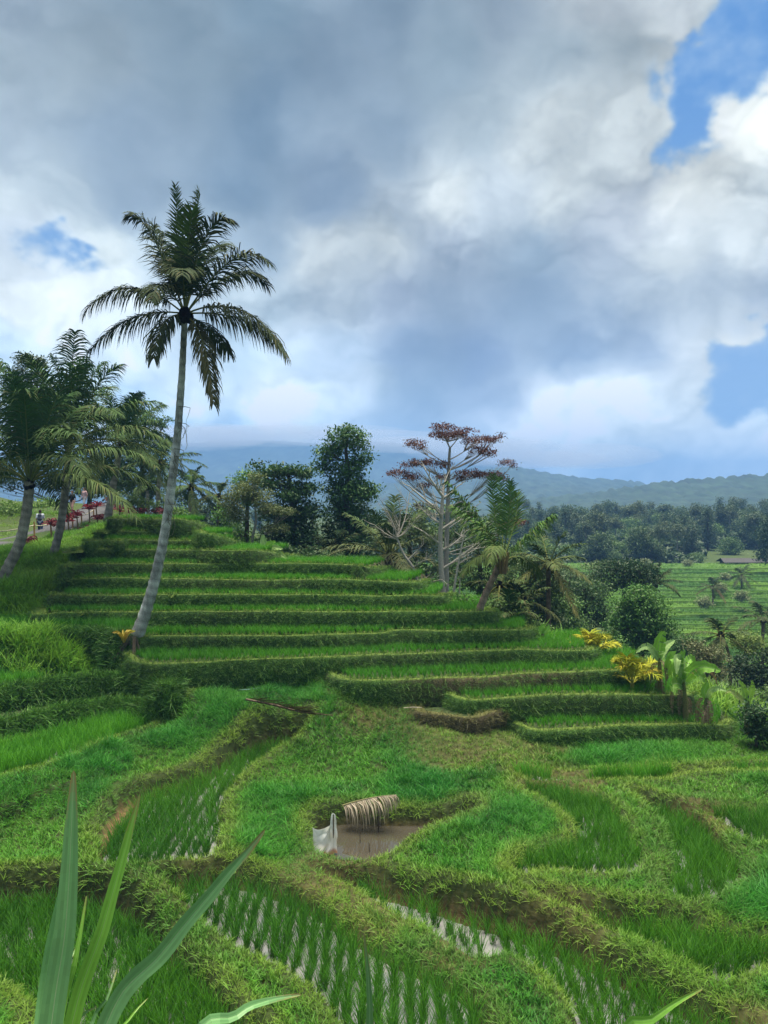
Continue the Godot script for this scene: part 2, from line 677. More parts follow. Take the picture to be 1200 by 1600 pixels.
func tree(called: String, label: String, cat: String, trunk: Array, r0: float, lobes: Array, leaf: float, each: float, ca: Color, cb: Color, wood: Color, group := "", flat := 0.4, long := 1.0) -> Node3D:
	var o := base(called, trunk[0], label, cat, group)
	var off: Vector3 = trunk[0]
	var p := []
	for q: Vector3 in trunk: p.append(q - off)
	p = curve(p, 5)
	var g := Geo.new()
	var r := []
	for j in p.size(): r.append(lerpf(r0, r0 * 0.35, float(j) / (p.size() - 1)))
	g.tube(p, r, 8, wood, wood * 0.9, 0.1, rng)
	var crown := Geo.new()
	for lb in lobes:
		var c: Vector3 = lb[0] - off
		var h: Vector3 = lb[1]
		# the limb leaves the trunk below the lobe
		var from: Vector3 = p[p.size() - 1]
		var fit := 1e9
		for j in range(p.size() / 3, p.size()):
			var q: Vector3 = p[j]
			var cost := q.distance_to(c) + 0.9 * maxf(0.0, q.y - c.y + 0.7 * absf(q.x - c.x))
			if cost < fit: fit = cost; from = q
		var bend := from.lerp(c, 0.5) + Vector3(rf(-0.22, 0.22), rf(-0.34, -0.02), rf(-0.22, 0.22)) * from.distance_to(c)
		var lp := []
		var lr := []
		for j in 7:
			var t := j / 6.0
			lp.append(from.lerp(bend, t).lerp(bend.lerp(c, t), t))
			lr.append(lerpf(r0 * 0.22, r0 * 0.05, t))
		g.tube(lp, lr, 5, wood, wood)
		var n := maxi(6, int(each * 1.8 * (h.x * h.y + h.x * h.z + h.y * h.z)))
		for k in n:
			var d := Vector3(rng.randfn(), rng.randfn(), rng.randfn()).normalized()
			var at := c + d * h * pow(rng.randf(), 0.4)
			if k % 4 == 0:
				var via: Vector3 = lp[3 + k % 4].lerp(at, 0.5) + Vector3.DOWN * 0.1 * h.y
				g.tube([lp[3 + k % 4], via, at], [r0 * 0.1, r0 * 0.07, r0 * 0.03], 3, wood, wood)
			var tone := ca.lerp(cb, clampf(rng.randf() * 0.6 + 0.4 * (0.5 + noise2(at.x, at.y + at.z, 1.1)), 0, 1))
			var spread := leaf * 1.9
			for q in 13:
				var a := at + Vector3(rng.randfn() * spread, rng.randfn() * spread * 0.55, rng.randfn() * spread)
				var nn := Vector3(rng.randfn(), rng.randfn() + flat * 3.0, rng.randfn()).normalized()
				var x := nn.cross(Vector3(rng.randfn(), rng.randfn() * 0.4, rng.randfn())).normalized() * leaf * rf(0.6, 1.15) * long
				var y := nn.cross(x).normalized() * leaf * rf(0.3, 0.5)
				crown.quad(a - x, a + y - x * 0.1, a + x + nn * leaf * -0.3, a - y - x * 0.1, tone * rf(1.05, 1.75))
	put("trunk", g, M.bark, o)
	if crown.v.size():
		put("crown", crown, M.leaf, o)
	return o


func bare_tree(called: String, label: String, trunk: Array, r0: float, tips: Array, wood: Color, twigs := 5) -> Node3D:
	var o := base(called, trunk[0], label, "tree")
	var off: Vector3 = trunk[0]
	var p := []
	for q: Vector3 in trunk: p.append(q - off)
	p = curve(p, 5)
	var g := Geo.new()
	var r := []
	for j in p.size(): r.append(lerpf(r0, r0 * 0.4, float(j) / (p.size() - 1)))
	g.tube(p, r, 7, wood, wood, 0.1, rng)
	var b := Geo.new()
	for t: Vector3 in tips:
		var c := t - off
		var from: Vector3 = p[0]
		var fit := 1e9
		for j in range(p.size() / 4, p.size()):
			var q: Vector3 = p[j]
			var cost := q.distance_to(c) + 1.2 * maxf(0.0, q.y - c.y + 0.8 * absf(q.x - c.x))
			if cost < fit: fit = cost; from = q
		branch(b, from, c, r0 * 0.45, wood, twigs)
	put("trunk", g, M.bark, o)
	put("branches", b, M.bark, o)
	return o


func branch(g: Geo, from: Vector3, to: Vector3, r: float, wood: Color, twigs: int) -> void:
	var l := from.distance_to(to)
	var p := []
	var rr := []
	var bend := from.lerp(to, 0.45) + Vector3(rf(-0.14, 0.14), rf(-0.16, 0.04), rf(-0.14, 0.14)) * l
	for j in 6:
		var t := j / 5.0
		p.append(from.lerp(bend, t).lerp(bend.lerp(to, t), t)); rr.append(lerpf(r, r * 0.3, t))
	g.tube(p, rr, 4, wood, wood)
	if twigs > 0 and l > 0.25:
		for k in twigs:
			var at: Vector3 = p[1 + k % 5]
			var d := (to - from).normalized() + Vector3(rf(-0.9, 0.9), rf(-0.3, 0.9), rf(-0.9, 0.9))
			branch(g, at, at + d.normalized() * l * rf(0.3, 0.55), r * 0.4, wood, twigs - 3)


func broad_leaf(parent: Node, called: String, p: Array, wide: float, col: Color, tears: float, face := Vector3(0, 0.4, 1), m: Material = null, taper := 0.75) -> void:
	# a big strap or paddle leaf: midrib through the points, two halves in a shallow V, torn along the veins
	var g := Geo.new()
	var q := even(curve(p, 8), maxf(0.02, wide * 0.16))
	var n := q.size()
	var rr := []
	for j in n: rr.append(lerpf(wide * 0.06, wide * 0.015, float(j) / n))
	g.tube(q, rr, 5, col.lerp(Color(0.5, 0.55, 0.35), 0.7), col.lerp(Color(0.5, 0.55, 0.35), 0.4))
	for sg in [-1.0, 1.0]:
		var a := []
		for j in n:
			var t := float(j) / (n - 1)
			var along: Vector3 = (q[mini(j + 1, n - 1)] - q[maxi(j - 1, 0)]).normalized()
			var side := along.cross(face).normalized()
			var nn := side.cross(along)
			var w := wide * (pow(sin(PI * clampf(pow(t, taper) * 0.97 + 0.03, 0.0, 1.0)), 0.6))
			a.append([q[j], q[j] + (side * sg + nn * 0.28) * w, t])
		for j in n - 1:
			if rng.randf() < tears:
				continue
			var dr := Vector3(rf(-1, 1), rf(-1, 0.3), rf(-1, 1)) * wide * tears * 0.6
			for u in 3:
				var f0 := u / 3.0
				var f1 := (u + 1) / 3.0
				var sag := Vector3.DOWN * wide * 0.1
				var a0: Vector3 = a[j][0].lerp(a[j][1], f0) + sag * f0 * f0 * sin(j * 0.9)
				var a1: Vector3 = a[j + 1][0].lerp(a[j + 1][1], f0) + sag * f0 * f0 * sin(j * 0.9 + 0.9)
				var e0: Vector3 = a[j][0].lerp(a[j][1], f1) + sag * f1 * f1 * sin(j * 0.9) + dr * f1
				var e1: Vector3 = a[j + 1][0].lerp(a[j + 1][1], f1) + sag * f1 * f1 * sin(j * 0.9 + 0.9) + dr * f1
				var tone: Color = col * ([1.12, 0.9, 1.02][u] + rf(-0.05, 0.05))
				if taper > 1.0: tone = tone.lerp(Color(0.22, 0.17, 0.07), smoothstep(0.9, 1.0, float(j) / n + (0.04 if u == 2 else 0.0)))
				if sg > 0: g.quad(a0, a1, e1, e0, tone)
				else: g.quad(a0, e0, e1, a1, tone)
	put(called, g, m if m else M.leaf, parent)


# ---------------------------------------------------------------- air
var b2: FastNoiseLite


func sky_image() -> Image:
	# cloud tones known in some directions (azimuth, elevation, colour, cloud cover); between them they are blended and broken up by noise
	var known := [[-26.3,29.9,0.58,0.62,0.68,1], [-18.2,31.4,0.55,0.6,0.66,1], [-9.3,32.3,0.52,0.58,0.65,1], [0.0,32.7,0.52,0.57,0.64,1], [9.3,32.3,0.55,0.59,0.65,1], [16.1,31.7,0.68,0.7,0.74,1], [21.6,30.8,0.72,0.74,0.78,1], [24.4,30.3,0.75,0.78,0.82,0.45], [26.3,30.2,0.7,0.7,0.7,0], [-26.3,26.7,0.62,0.66,0.71,1], [-20.3,27.7,0.6,0.64,0.69,1], [-13.9,28.5,0.54,0.59,0.65,1], [-4.7,29.2,0.52,0.57,0.64,1], [4.7,29.2,0.55,0.6,0.66,1], [11.6,28.8,0.62,0.66,0.71,1], [16.1,28.3,0.7,0.73,0.77,1], [19.1,27.9,0.76,0.78,0.81,1], [21.6,27.2,0.8,0.8,0.84,0.15], [23.6,27.5,0.8,0.82,0.84,0.2], [25.7,28.1,0.8,0.82,0.84,0], [26.3,26.0,0.85,0.86,0.88,0.5], [-26.3,23.2,0.6,0.64,0.7,1], [-18.3,24.4,0.54,0.59,0.66,1], [-9.4,25.3,0.5,0.56,0.64,1], [0.0,25.6,0.54,0.59,0.66,1], [7.1,25.4,0.63,0.67,0.72,1], [11.7,25.1,0.74,0.76,0.79,1], [16.1,24.7,0.76,0.78,0.81,1], [18.5,24.2,0.77,0.79,0.82,1], [20.8,24.3,0.8,0.8,0.8,0], [23.0,23.6,0.84,0.85,0.88,1], [25.6,23.3,0.88,0.89,0.9,1], [-26.4,19.6,0.74,0.77,0.81,1], [-22.4,20.1,0.65,0.69,0.74,1], [-18.3,20.6,0.56,0.61,0.68,1], [-11.7,21.2,0.52,0.58,0.66,1], [-4.7,21.6,0.55,0.6,0.68,1], [0.9,20.8,0.7,0.73,0.78,1], [4.7,21.2,0.78,0.8,0.83,1], [9.4,21.4,0.7,0.73,0.78,1], [13.9,21.8,0.79,0.81,0.84,1], [18.3,19.8,0.7,0.72,0.77,1], [22.4,20.9,0.87,0.88,0.9,1], [26.4,19.6,0.8,0.82,0.85,1], [-25.6,17.0,0.78,0.81,0.87,0.9], [-22.9,16.4,0.8,0.83,0.88,0.3], [-20.4,16.8,0.82,0.85,0.88,1], [-15.7,16.8,0.66,0.71,0.77,1], [-9.4,17.7,0.62,0.67,0.74,1], [-4.7,17.4,0.79,0.81,0.84,1], [-0.9,17.5,0.8,0.82,0.85,1], [4.7,17.8,0.68,0.71,0.77,1], [11.7,17.5,0.6,0.65,0.72,1], [16.1,17.2,0.66,0.69,0.75,1], [20.4,16.4,0.77,0.79,0.82,1], [24.5,16.4,0.79,0.81,0.84,1], [-26.4,12.9,0.84,0.86,0.89,1], [-22.5,13.3,0.85,0.87,0.9,1], [-18.3,13.7,0.82,0.85,0.89,1], [-9.4,14.2,0.77,0.81,0.86,1], [-3.8,14.4,0.74,0.77,0.82,1], [0.0,14.4,0.66,0.69,0.76,1], [4.7,14.4,0.6,0.64,0.71,1], [11.7,14.1,0.56,0.61,0.69,1], [18.3,13.7,0.69,0.72,0.77,1], [22.5,13.8,0.66,0.69,0.74,1], [26.4,12.9,0.63,0.66,0.72,1], [-26.5,9.7,0.77,0.83,0.91,0.9], [-18.3,10.3,0.8,0.84,0.91,0.9], [-9.4,10.7,0.74,0.8,0.87,1], [-3.8,10.8,0.66,0.71,0.79,1], [1.0,10.8,0.55,0.6,0.69,1], [7.1,10.7,0.52,0.57,0.67,1], [14.0,10.5,0.55,0.6,0.69,1], [18.3,10.3,0.6,0.64,0.72,1], [20.9,9.7,0.76,0.78,0.82,1], [24.1,9.5,0.8,0.8,0.8,0.05], [26.5,9.7,0.8,0.8,0.8,0.1], [-18.4,7.2,0.75,0.82,0.92,0.8], [-13.1,7.4,0.82,0.86,0.91,1], [-7.1,7.5,0.83,0.85,0.88,1], [-2.4,7.6,0.71,0.75,0.81,1], [2.4,7.6,0.57,0.62,0.7,1], [8.5,7.9,0.58,0.62,0.7,1], [13.1,7.1,0.78,0.8,0.84,1], [17.5,7.2,0.82,0.84,0.87,1], [21.3,6.6,0.82,0.84,0.87,1], [23.9,6.7,0.8,0.82,0.86,0.1], [26.5,5.9,0.8,0.83,0.87,0.5], [-14.0,4.1,0.66,0.76,0.89,1], [-9.4,4.2,0.68,0.76,0.88,1], [-4.7,4.3,0.68,0.74,0.83,1], [0.0,4.3,0.6,0.66,0.75,1], [5.7,4.3,0.65,0.69,0.76,1], [9.4,4.2,0.79,0.81,0.86,1], [14.0,4.1,0.82,0.84,0.87,1], [18.4,4.1,0.82,0.84,0.87,1], [22.6,3.9,0.8,0.82,0.86,1], [26.5,3.8,0.8,0.82,0.86,1], [-11.7,1.4,0.6,0.7,0.85,1], [14.0,1.4,0.72,0.77,0.84,1], [20.5,1.3,0.76,0.79,0.85,1], [26.5,1.3,0.76,0.79,0.85,1]]
	var fx := 91
	var fy := 61
	var field := []
	for j in fy:
		for i in fx:
			var az := -45.0 + i
			var el := -10.0 + j
			var c := Vector3(0.68, 0.72, 0.78) * 0.0008
			var cov := 0.92 * 0.0008
			var tot := 0.0008
			for k in known:
				var dx: float = (az - k[0])
				var dy: float = (el - k[1]) * 1.15
				var d2 := dx * dx + dy * dy
				var w := 1.0 / pow(d2 + 1.2, 1.9)
				c += Vector3(k[2], k[3], k[4]) * w; cov += k[5] * w; tot += w
			field.append([c / tot, cov / tot])
	var a := FastNoiseLite.new()
	a.seed = 5; a.noise_type = FastNoiseLite.TYPE_SIMPLEX_SMOOTH; a.frequency = 0.055; a.fractal_octaves = 6; a.fractal_gain = 0.52
	b2 = FastNoiseLite.new()
	b2.seed = 23; b2.noise_type = FastNoiseLite.TYPE_SIMPLEX_SMOOTH; b2.fractal_type = FastNoiseLite.FRACTAL_RIDGED; b2.frequency = 0.05; b2.fractal_octaves = 5; b2.fractal_gain = 0.5
	var b := FastNoiseLite.new()
	b.seed = 11; b.frequency = 0.03; b.fractal_octaves = 3
	var low := Image.create(512, 256, false, Image.FORMAT_RGB8)
	for y in 256:
		for x in 512:
			low.set_pixel(x, y, cloud_tone((x + 0.5) / 512.0 * 360.0 - 180.0, 90.0 - (y + 0.5) / 256.0 * 180.0, field, fx, fy, a, b))
	low.resize(4096, 2048, Image.INTERPOLATE_CUBIC)
	for y in range(570, 1060):
		for x in range(1660, 2436):
			low.set_pixel(x, y, cloud_tone((x + 0.5) / 4096.0 * 360.0 - 180.0, 90.0 - (y + 0.5) / 2048.0 * 180.0, field, fx, fy, a, b))
	return low


func cloud_tone(az: float, el: float, field: Array, fx: int, fy: int, a: FastNoiseLite, b: FastNoiseLite) -> Color:
	if el < -8.0:
		return Color(0.5, 0.55, 0.6)
	var r := deg_to_rad(az)
	var e := deg_to_rad(el)
	var q := Vector3(sin(r) * cos(e), sin(e) * 1.3, -cos(r) * cos(e)) * 57.3
	var warp := b.get_noise_3dv(q) * 5.0
	var n := a.get_noise_3dv(q + Vector3(warp, warp * 0.6, -warp))
	var n2 := a.get_noise_3dv(q * 2.7 + Vector3(100, warp, 0))
	var u := clampf(az + 45.0 + n * 3.0 + n2 * 1.0, 0.0, fx - 1.01)
	var v := clampf(el + 10.0 + n2 * 1.6 + n * 0.8, 0.0, fy - 1.01)
	var i := int(u)
	var j := int(v)
	u -= i; v -= j
	var k := j * fx + i
	var p: Array = field[k]
	var p1: Array = field[k + 1]
	var p2: Array = field[k + fx]
	var p3: Array = field[k + fx + 1]
	var c: Vector3 = p[0].lerp(p1[0], u).lerp(p2[0].lerp(p3[0], u), v)
	var cov: float = lerpf(lerpf(p[1], p1[1], u), lerpf(p2[1], p3[1], u), v)
	var off := maxf(absf(az) - 40.0, el - 45.0) / 12.0
	if off > 0.0:   # beyond the known directions: the same kind of broken cloud
		off = minf(off, 1.0)
		var t := 0.66 + 0.2 * b.get_noise_3dv(q * 0.8 + Vector3(7, 3, 1)) + 0.1 * n
		c = c.lerp(Vector3(t - 0.03, t + 0.01, t + 0.07), off)
		cov = lerpf(cov, 0.9 + 0.3 * b.get_noise_3dv(q * 0.6), off)
	var n3 := a.get_noise_3dv(q * 6.0 + Vector3(30, 60, warp * 2.0))
	c.x *= 1.0; c.y *= 1.0; c.z *= 0.955
	c = Vector3.ONE * 0.64 + (c - Vector3.ONE * 0.64) * 1.3
	var bright := c.y
	var puff := smoothstep(0.56, 0.82, bright)
	# billows: rounded heaps with darker creases, lit from above and the left
	var heap := -b2.get_noise_3dv(q * 0.8 + Vector3(n, n2, -n) * 2.2)
	var lit := heap + b2.get_noise_3dv((q + Vector3(-0.5, 1.0, 0.2) * 0.75) * 0.8 + Vector3(n, n2, -n) * 2.2)
	c += Vector3.ONE * ((n * 0.07 + n2 * 0.045 + n3 * 0.015) * (0.45 + bright) + (heap + 0.2) * (0.06 + 0.16 * puff) + lit * (0.03 + 0.14 * puff))
	c *= 1.0 + 0.2 * (1.0 - smoothstep(3.0, 15.0, el))
	var blue := Vector3(0.36, 0.54, 0.76).lerp(Vector3(0.58, 0.7, 0.84), clampf(1.0 - (el - 4.0) / 24.0, 0.0, 1.0))
	blue = blue.lerp(Vector3(0.72, 0.78, 0.85), clampf(0.14 + 0.5 * n2 + 0.4 * n3 + 0.3 * n, 0.0, 0.6))
	var ragged := n * 0.5 + n2 * 0.6 + n3 * 0.35 + (heap + 0.3) * 0.45
	var m := smoothstep(0.24, 0.72, cov + ragged * (1.25 - 0.9 * absf(cov - 0.5)))
	m = maxf(m, smoothstep(0.85, 0.97, cov))
	c = blue.lerp(c, m)
	return Color(clampf(c.x, 0, 1), clampf(c.y, 0, 1), clampf(c.z, 0, 1))


func ridge(called: String, label: String, crest: Array, deep: float, foot: float, bump: float, leafy: float, col: Color, step: float) -> void:
	var p := even(curve(crest, 8), step)
	var g := Geo.new()
	var rows := 26
	for q: Vector3 in p:
		for t in rows + 4:
			var d := float(t - 4) / (rows - 1)
			var z := q.z + d * deep
			var y: float = lerpf(q.y, foot, clampf(pow(absf(d), 0.85), 0, 1)) if d >= 0 else q.y + d * 3.0 * deep * 0.1
			y += bump * noise2(q.x * 0.02, z * 0.02, 1.0 / (0.08 * deep) * 10.0) * sin(PI * clampf(d + 0.15, 0, 1))
			y += leafy * (noise2(q.x, z, 10.0 / (leafy * 4.0)) + 0.7 * noise2(q.x + 90.0, z, 10.0 / (leafy * 1.6)))
			g.v.append(Vector3(q.x, y, z)); g.n.append(Vector3.UP)
			g.c.append(col * (0.8 + 0.5 * noise2(q.x, z, 10.0 / (leafy * 9.0)) + 0.35 * noise2(q.x, z + 30.0, 10.0 / (leafy * 2.5))))
	var w := rows + 4
	for j in p.size() - 1:
		for t in w - 1:
			var a := j * w + t
			g.f.append_array([a, a + w, a + 1, a + 1, a + w, a + w + 1])
	g.smooth()
	tag(put(called, g, M.forest), label, "mountain", "", "structure")


func _ready() -> void:
	rng.seed = 20
	nz.seed = 3; nz.frequency = 0.1; nz.fractal_octaves = 3
	var cam := Camera3D.new()
	cam.name = "camera"
	cam.fov = 67.3; cam.near = 0.05; cam.far = 6000.0
	cam.rotation.x = -atan(20.0 / 1202.0)
	add_child(cam)
	cam.current = true
	var e := Environment.new()
	e.background_mode = Environment.BG_SKY
	var pano := PanoramaSkyMaterial.new()
	pano.panorama = ImageTexture.create_from_image(sky_image())
	pano.energy_multiplier = 0.562
	e.sky = Sky.new(); e.sky.sky_material = pano
	e.tonemap_mode = Environment.TONE_MAPPER_LINEAR
	e.tonemap_exposure = 2.3
	e.sky_rotation = Vector3(0, PI, 0)
	e.fog_enabled = true; e.fog_density = 0.00047; e.fog_light_color = Color(0.5, 0.72, 1.0)
	e.sdfgi_enabled = true; e.ssao_enabled = true; e.ssil_enabled = true
	e.volumetric_fog_enabled = true; e.volumetric_fog_density = 0.0
	var we := WorldEnvironment.new()
	we.name = "environment"; we.environment = e
	add_child(we)
	var sun := DirectionalLight3D.new()
	sun.name = "sun"
	sun.light_energy = 1.6; sun.light_angular_distance = 40.0; sun.light_color = Color(1.0, 0.95, 0.86); sun.shadow_enabled = true
	sun.look_at_from_position(Vector3(0.08, 0.95, -0.12), Vector3.ZERO)
	add_child(sun)

	M.soil = mat(0.95, 0.0, gray(1, 0.02, 5, 0.55, 1.0), 0.35, gray(2, 0.03, 5, 0.0, 1.0), 3.0)
	M.bank = mat(0.95, 0.0, gray(3, 0.03, 5, 0.5, 1.0), 0.8, gray(4, 0.04, 5, 0.0, 1.0), 3.0)
	M.leaf = mat(0.55, 0.7)
	M.palm = mat(0.7, 0.24)
	M.palm.metallic_specular = 0.2
	M.blade = mat(0.38, 0.5)
	M.bark = mat(0.9, 0.0, gray(5, 0.035, 5, 0.5, 1.2), 1.6, gray(6, 0.03, 4, 0.0, 1.0), 2.5)
	M.forest = mat(1.0)
	M.cloth = mat(0.85)
	var w := StandardMaterial3D.new()
	w.albedo_color = Color(0.66, 0.67, 0.68); w.roughness = 0.03; w.metallic = 0.45; w.metallic_specular = 0.9
	M.water = w
	var pw := StandardMaterial3D.new()
	pw.albedo_color = Color(0.36, 0.345, 0.3); pw.roughness = 0.02; pw.metallic = 0.55; pw.metallic_specular = 0.8
	M.pond = pw
	M.rice_geo = tuft(24, 0.58, 0.32, 0.4, 0.0095, Color(0.042, 0.19, 0.01), Color(0.1, 0.33, 0.02), 0.045)
	land()
	hill()
	grass()
	far_country()
	trees()
	palms()
	small_plants()
	road_and_people()
	pond_things()
	near_leaves()


func land() -> void:
	shore = [Vector3(-11.52,-7.90,-19.66), Vector3(-9.96,-7.60,-19.82), Vector3(-8.99,-7.50,-21.50), Vector3(-8.18,-7.50,-23.30), Vector3(-7.04,-7.45,-24.76), Vector3(-5.57,-7.35,-26.66), Vector3(-8.26,-7.95,-18.25), Vector3(-6.78,-8.05,-16.85), Vector3(-7.57,-8.10,-15.83), Vector3(-9.26,-8.20,-15.77), Vector3(-8.01,-7.55,-21.75), Vector3(-6.24,-7.75,-21.29), Vector3(-5.17,-7.75,-22.88), Vector3(-4.64,-8.10,-16.26), Vector3(-3.58,-8.10,-17.10), Vector3(-2.11,-8.20,-16.80), Vector3(0.00,-8.25,-16.73), Vector3(-3.06,-8.00,-20.33), Vector3(-1.10,-8.05,-21.86), Vector3(-3.12,-7.70,-24.89), Vector3(0.00,-7.80,-23.92), Vector3(1.87,-7.85,-22.34), Vector3(1.05,-8.10,-20.81), Vector3(2.43,-8.05,-18.13), Vector3(3.29,-8.00,-17.04), Vector3(4.57,-7.90,-21.86), Vector3(5.54,-8.00,-18.36), Vector3(5.32,-8.05,-15.86), Vector3(8.10,-8.10,-17.57), Vector3(7.98,-8.25,-15.86), Vector3(8.44,-7.85,-20.17), Vector3(10.52,-7.80,-20.94), Vector3(5.02,-8.25,-14.96), Vector3(3.97,-8.20,-15.77), Vector3(6.35,-8.40,-12.81), Vector3(1.33,-8.30,-15.83), Vector3(4.15,-8.35,-14.10), Vector3(5.70,-8.40,-12.33), Vector3(-0.52,-8.40,-15.52), Vector3(0.59,-8.40,-14.15), Vector3(1.52,-8.45,-12.88), Vector3(2.25,-8.50,-12.17), Vector3(-4.10,-8.45,-15.25), Vector3(-2.24,-8.50,-13.31), Vector3(-1.24,-8.50,-12.32), Vector3(-6.19,-8.50,-12.48), Vector3(-8.17,-8.40,-13.89), Vector3(2.09,-7.30,-24.96), Vector3(0.43,-6.90,-25.81), Vector3(-2.55,-6.80,-25.44), Vector3(-4.34,-6.40,-25.98), Vector3(-6.47,-6.30,-25.84), Vector3(-1.76,-6.50,-26.38), Vector3(4.51,-7.75,-23.46), Vector3(6.91,-7.90,-23.61), Vector3(10.22,-7.90,-23.50), Vector3(12.48,-7.90,-24.86), Vector3(12.89,-8.20,-23.34), Vector3(11.58,-8.60,-19.74), Vector3(8.36,-8.60,-14.22), Vector3(-0.40,-8.70,-12.02), Vector3(-4.05,-8.70,-12.02), Vector3(3.04,-8.70,-12.02)] + [Vector3(-27.45,-5.50,-30.00), Vector3(-15.22,-4.80,-30.50), Vector3(-25.46,-4.20,-34.00), Vector3(-16.72,-3.90,-33.50), Vector3(-19.47,-2.50,-39.00), Vector3(-16.97,-2.60,-40.00), Vector3(-19.22,-2.40,-42.00), Vector3(-19.52,-2.10,-46.00), Vector3(-19.55,-1.60,-50.00), Vector3(-19.99,-1.20,-54.00), Vector3(-21.21,-0.85,-60.00), Vector3(-23.96,-2.50,-48.00), Vector3(-24.23,-2.30,-52.00), Vector3(-24.23,-1.80,-56.00), Vector3(-25.27,-1.10,-62.00), Vector3(-26.79,-0.40,-70.00), Vector3(-20.87,-2.60,-38.00), Vector3(-25.26,-2.60,-46.00), Vector3(-29.28,-2.60,-44.00), Vector3(-39.93,-2.00,-60.00), Vector3(-34.94,-1.00,-70.00), Vector3(-35.94,-0.20,-80.00), Vector3(-66.56,2.00,-100.00), Vector3(-15.31,-1.40,-46.00), Vector3(-13.39,-1.40,-46.00), Vector3(-11.98,-2.40,-48.00), Vector3(-17.97,-1.60,-60.00), Vector3(-17.47,-3.00,-70.00), Vector3(-9.18,-3.20,-46.00), Vector3(-6.59,-3.60,-44.00), Vector3(-3.49,-4.20,-42.00), Vector3(-1.33,-4.60,-40.00), Vector3(1.58,-5.00,-38.00), Vector3(3.08,-5.10,-37.00), Vector3(4.39,-5.10,-33.00), Vector3(6.19,-5.90,-31.00), Vector3(8.24,-6.40,-30.00), Vector3(9.78,-6.90,-28.00), Vector3(10.58,-7.40,-26.50), Vector3(11.68,-7.90,-26.00), Vector3(12.90,-8.20,-25.00), Vector3(15.57,-9.00,-26.00), Vector3(3.99,-7.00,-48.00), Vector3(7.32,-8.00,-40.00), Vector3(9.48,-9.00,-38.00), Vector3(11.98,-10.00,-36.00), Vector3(14.98,-10.50,-36.00), Vector3(17.97,-10.80,-36.00), Vector3(21.21,-11.00,-34.00), Vector3(13.73,-13.00,-55.00), Vector3(18.72,-13.50,-50.00), Vector3(24.96,-14.00,-50.00), Vector3(33.28,-14.00,-50.00), Vector3(-7.49,-6.00,-60.00), Vector3(-2.00,-8.00,-60.00), Vector3(2.50,-10.00,-60.00), Vector3(-18.72,-6.00,-90.00), Vector3(-8.32,-10.00,-100.00), Vector3(7.07,-15.00,-85.00), Vector3(19.97,-18.00,-80.00), Vector3(29.95,-19.50,-80.00), Vector3(39.93,-19.50,-80.00), Vector3(53.24,-19.50,-80.00), Vector3(9.98,-16.60,-120.00), Vector3(38.27,-17.00,-115.00), Vector3(66.97,-17.00,-115.00), Vector3(49.92,-14.80,-150.00), Vector3(87.35,-14.80,-150.00), Vector3(25.79,-18.00,-62.00), Vector3(36.11,-18.00,-62.00), Vector3(0.00,-13.00,-150.00), Vector3(-37.44,-9.00,-150.00), Vector3(-62.40,-4.00,-150.00), Vector3(-87.35,-0.00,-150.00), Vector3(-59.90,-1.00,-60.00), Vector3(-99.83,-0.00,-100.00), Vector3(-37.44,-4.00,-30.00)] + [Vector3(0, -8.3, -10.5), Vector3(-6, -8.3, -10.5), Vector3(6, -8.3, -10.5), Vector3(14, -8.3, -10.5), Vector3(-14, -8.0, -10.5), Vector3(0, -1.75, 0), Vector3(-8, -1.7, 0.5), Vector3(8, -1.75, 0.5), Vector3(0, -2.1, -1.6), Vector3(-6, -2.1, -1.4), Vector3(6, -2.1, -1.4), Vector3(0, -6, -4), Vector3(-4, -6, -4), Vector3(4, -6, -4), Vector3(-9, -5.5, -4), Vector3(9, -5.5, -4), Vector3(0, -8, -6.5), Vector3(-5, -8, -6.5), Vector3(5, -8, -6.5), Vector3(10, -8, -6.5), Vector3(-10, -7.7, -6.5), Vector3(0, -8.5, -8.5), Vector3(-5, -8.5, -8.5), Vector3(5, -8.5, -8.5), Vector3(10, -8.4, -8.5), Vector3(-10, -8.2, -8.5), Vector3(0, -1.6, 6), Vector3(-20, -1.5, 3), Vector3(25, -1.6, 3), Vector3(30, -8.5, -12), Vector3(-30, -6, -14), Vector3(50, -13, -30), Vector3(60, -16, -60)]
	spots = [[[Vector2(1.95,-23.32)][0], 1.5, 0.1], [[Vector2(2.88,-24.59)][0], 2.6, 0.08], [[Vector2(5.09,-21.70)][0], 1.6, 0.12], [[Vector2(-0.56,-16.69)][0], 1.0, 0.12], [[Vector2(-2.11,-16.75)][0], 0.9, 0.15], [[Vector2(-6.83,-21.48)][0], 1.0, 0.25], [[Vector2(8.35,-20.78)][0], 1.4, 0.15], [[Vector2(7.96,-17.26)][0], 1.0, 0.15], [[Vector2(0.72,-17.10)][0], 0.8, 0.3], [[Vector2(-7.85,-18.36)][0], 1.6, 0.3], [[Vector2(-2.83,-14.05)][0], 0.9, 0.35], [[Vector2(-8.06,-21.89)][0], 1.4, 1.0], [[Vector2(-6.81,-23.61)][0], 1.2, 0.9], [[Vector2(1.06,-21.01)][0], 1.7, 0.95], [[Vector2(-7.64,-15.70)][0], 0.8, 0.95]]
	dry = [[[Vector2(2.00,-23.92)][0], 2.4, 0.6], [[Vector2(0.44,-26.60)][0], 2.4, 1.0], [[Vector2(4.93,-21.80)][0], 1.8, 0.7], [[Vector2(4.46,-24.23)][0], 1.6, 0.8], [[Vector2(-1.12,-16.63)][0], 1.4, 0.6], [[Vector2(0.00,-15.16)][0], 1.2, 0.8], [[Vector2(8.26,-18.96)][0], 1.3, 0.7], [[Vector2(3.46,-14.71)][0], 1.5, 0.5], [[Vector2(1.17,-13.89)][0], 1.0, 0.8], [[Vector2(-4.11,-16.32)][0], 1.2, 0.5], [[Vector2(6.02,-12.33)][0], 0.9, 0.8]]
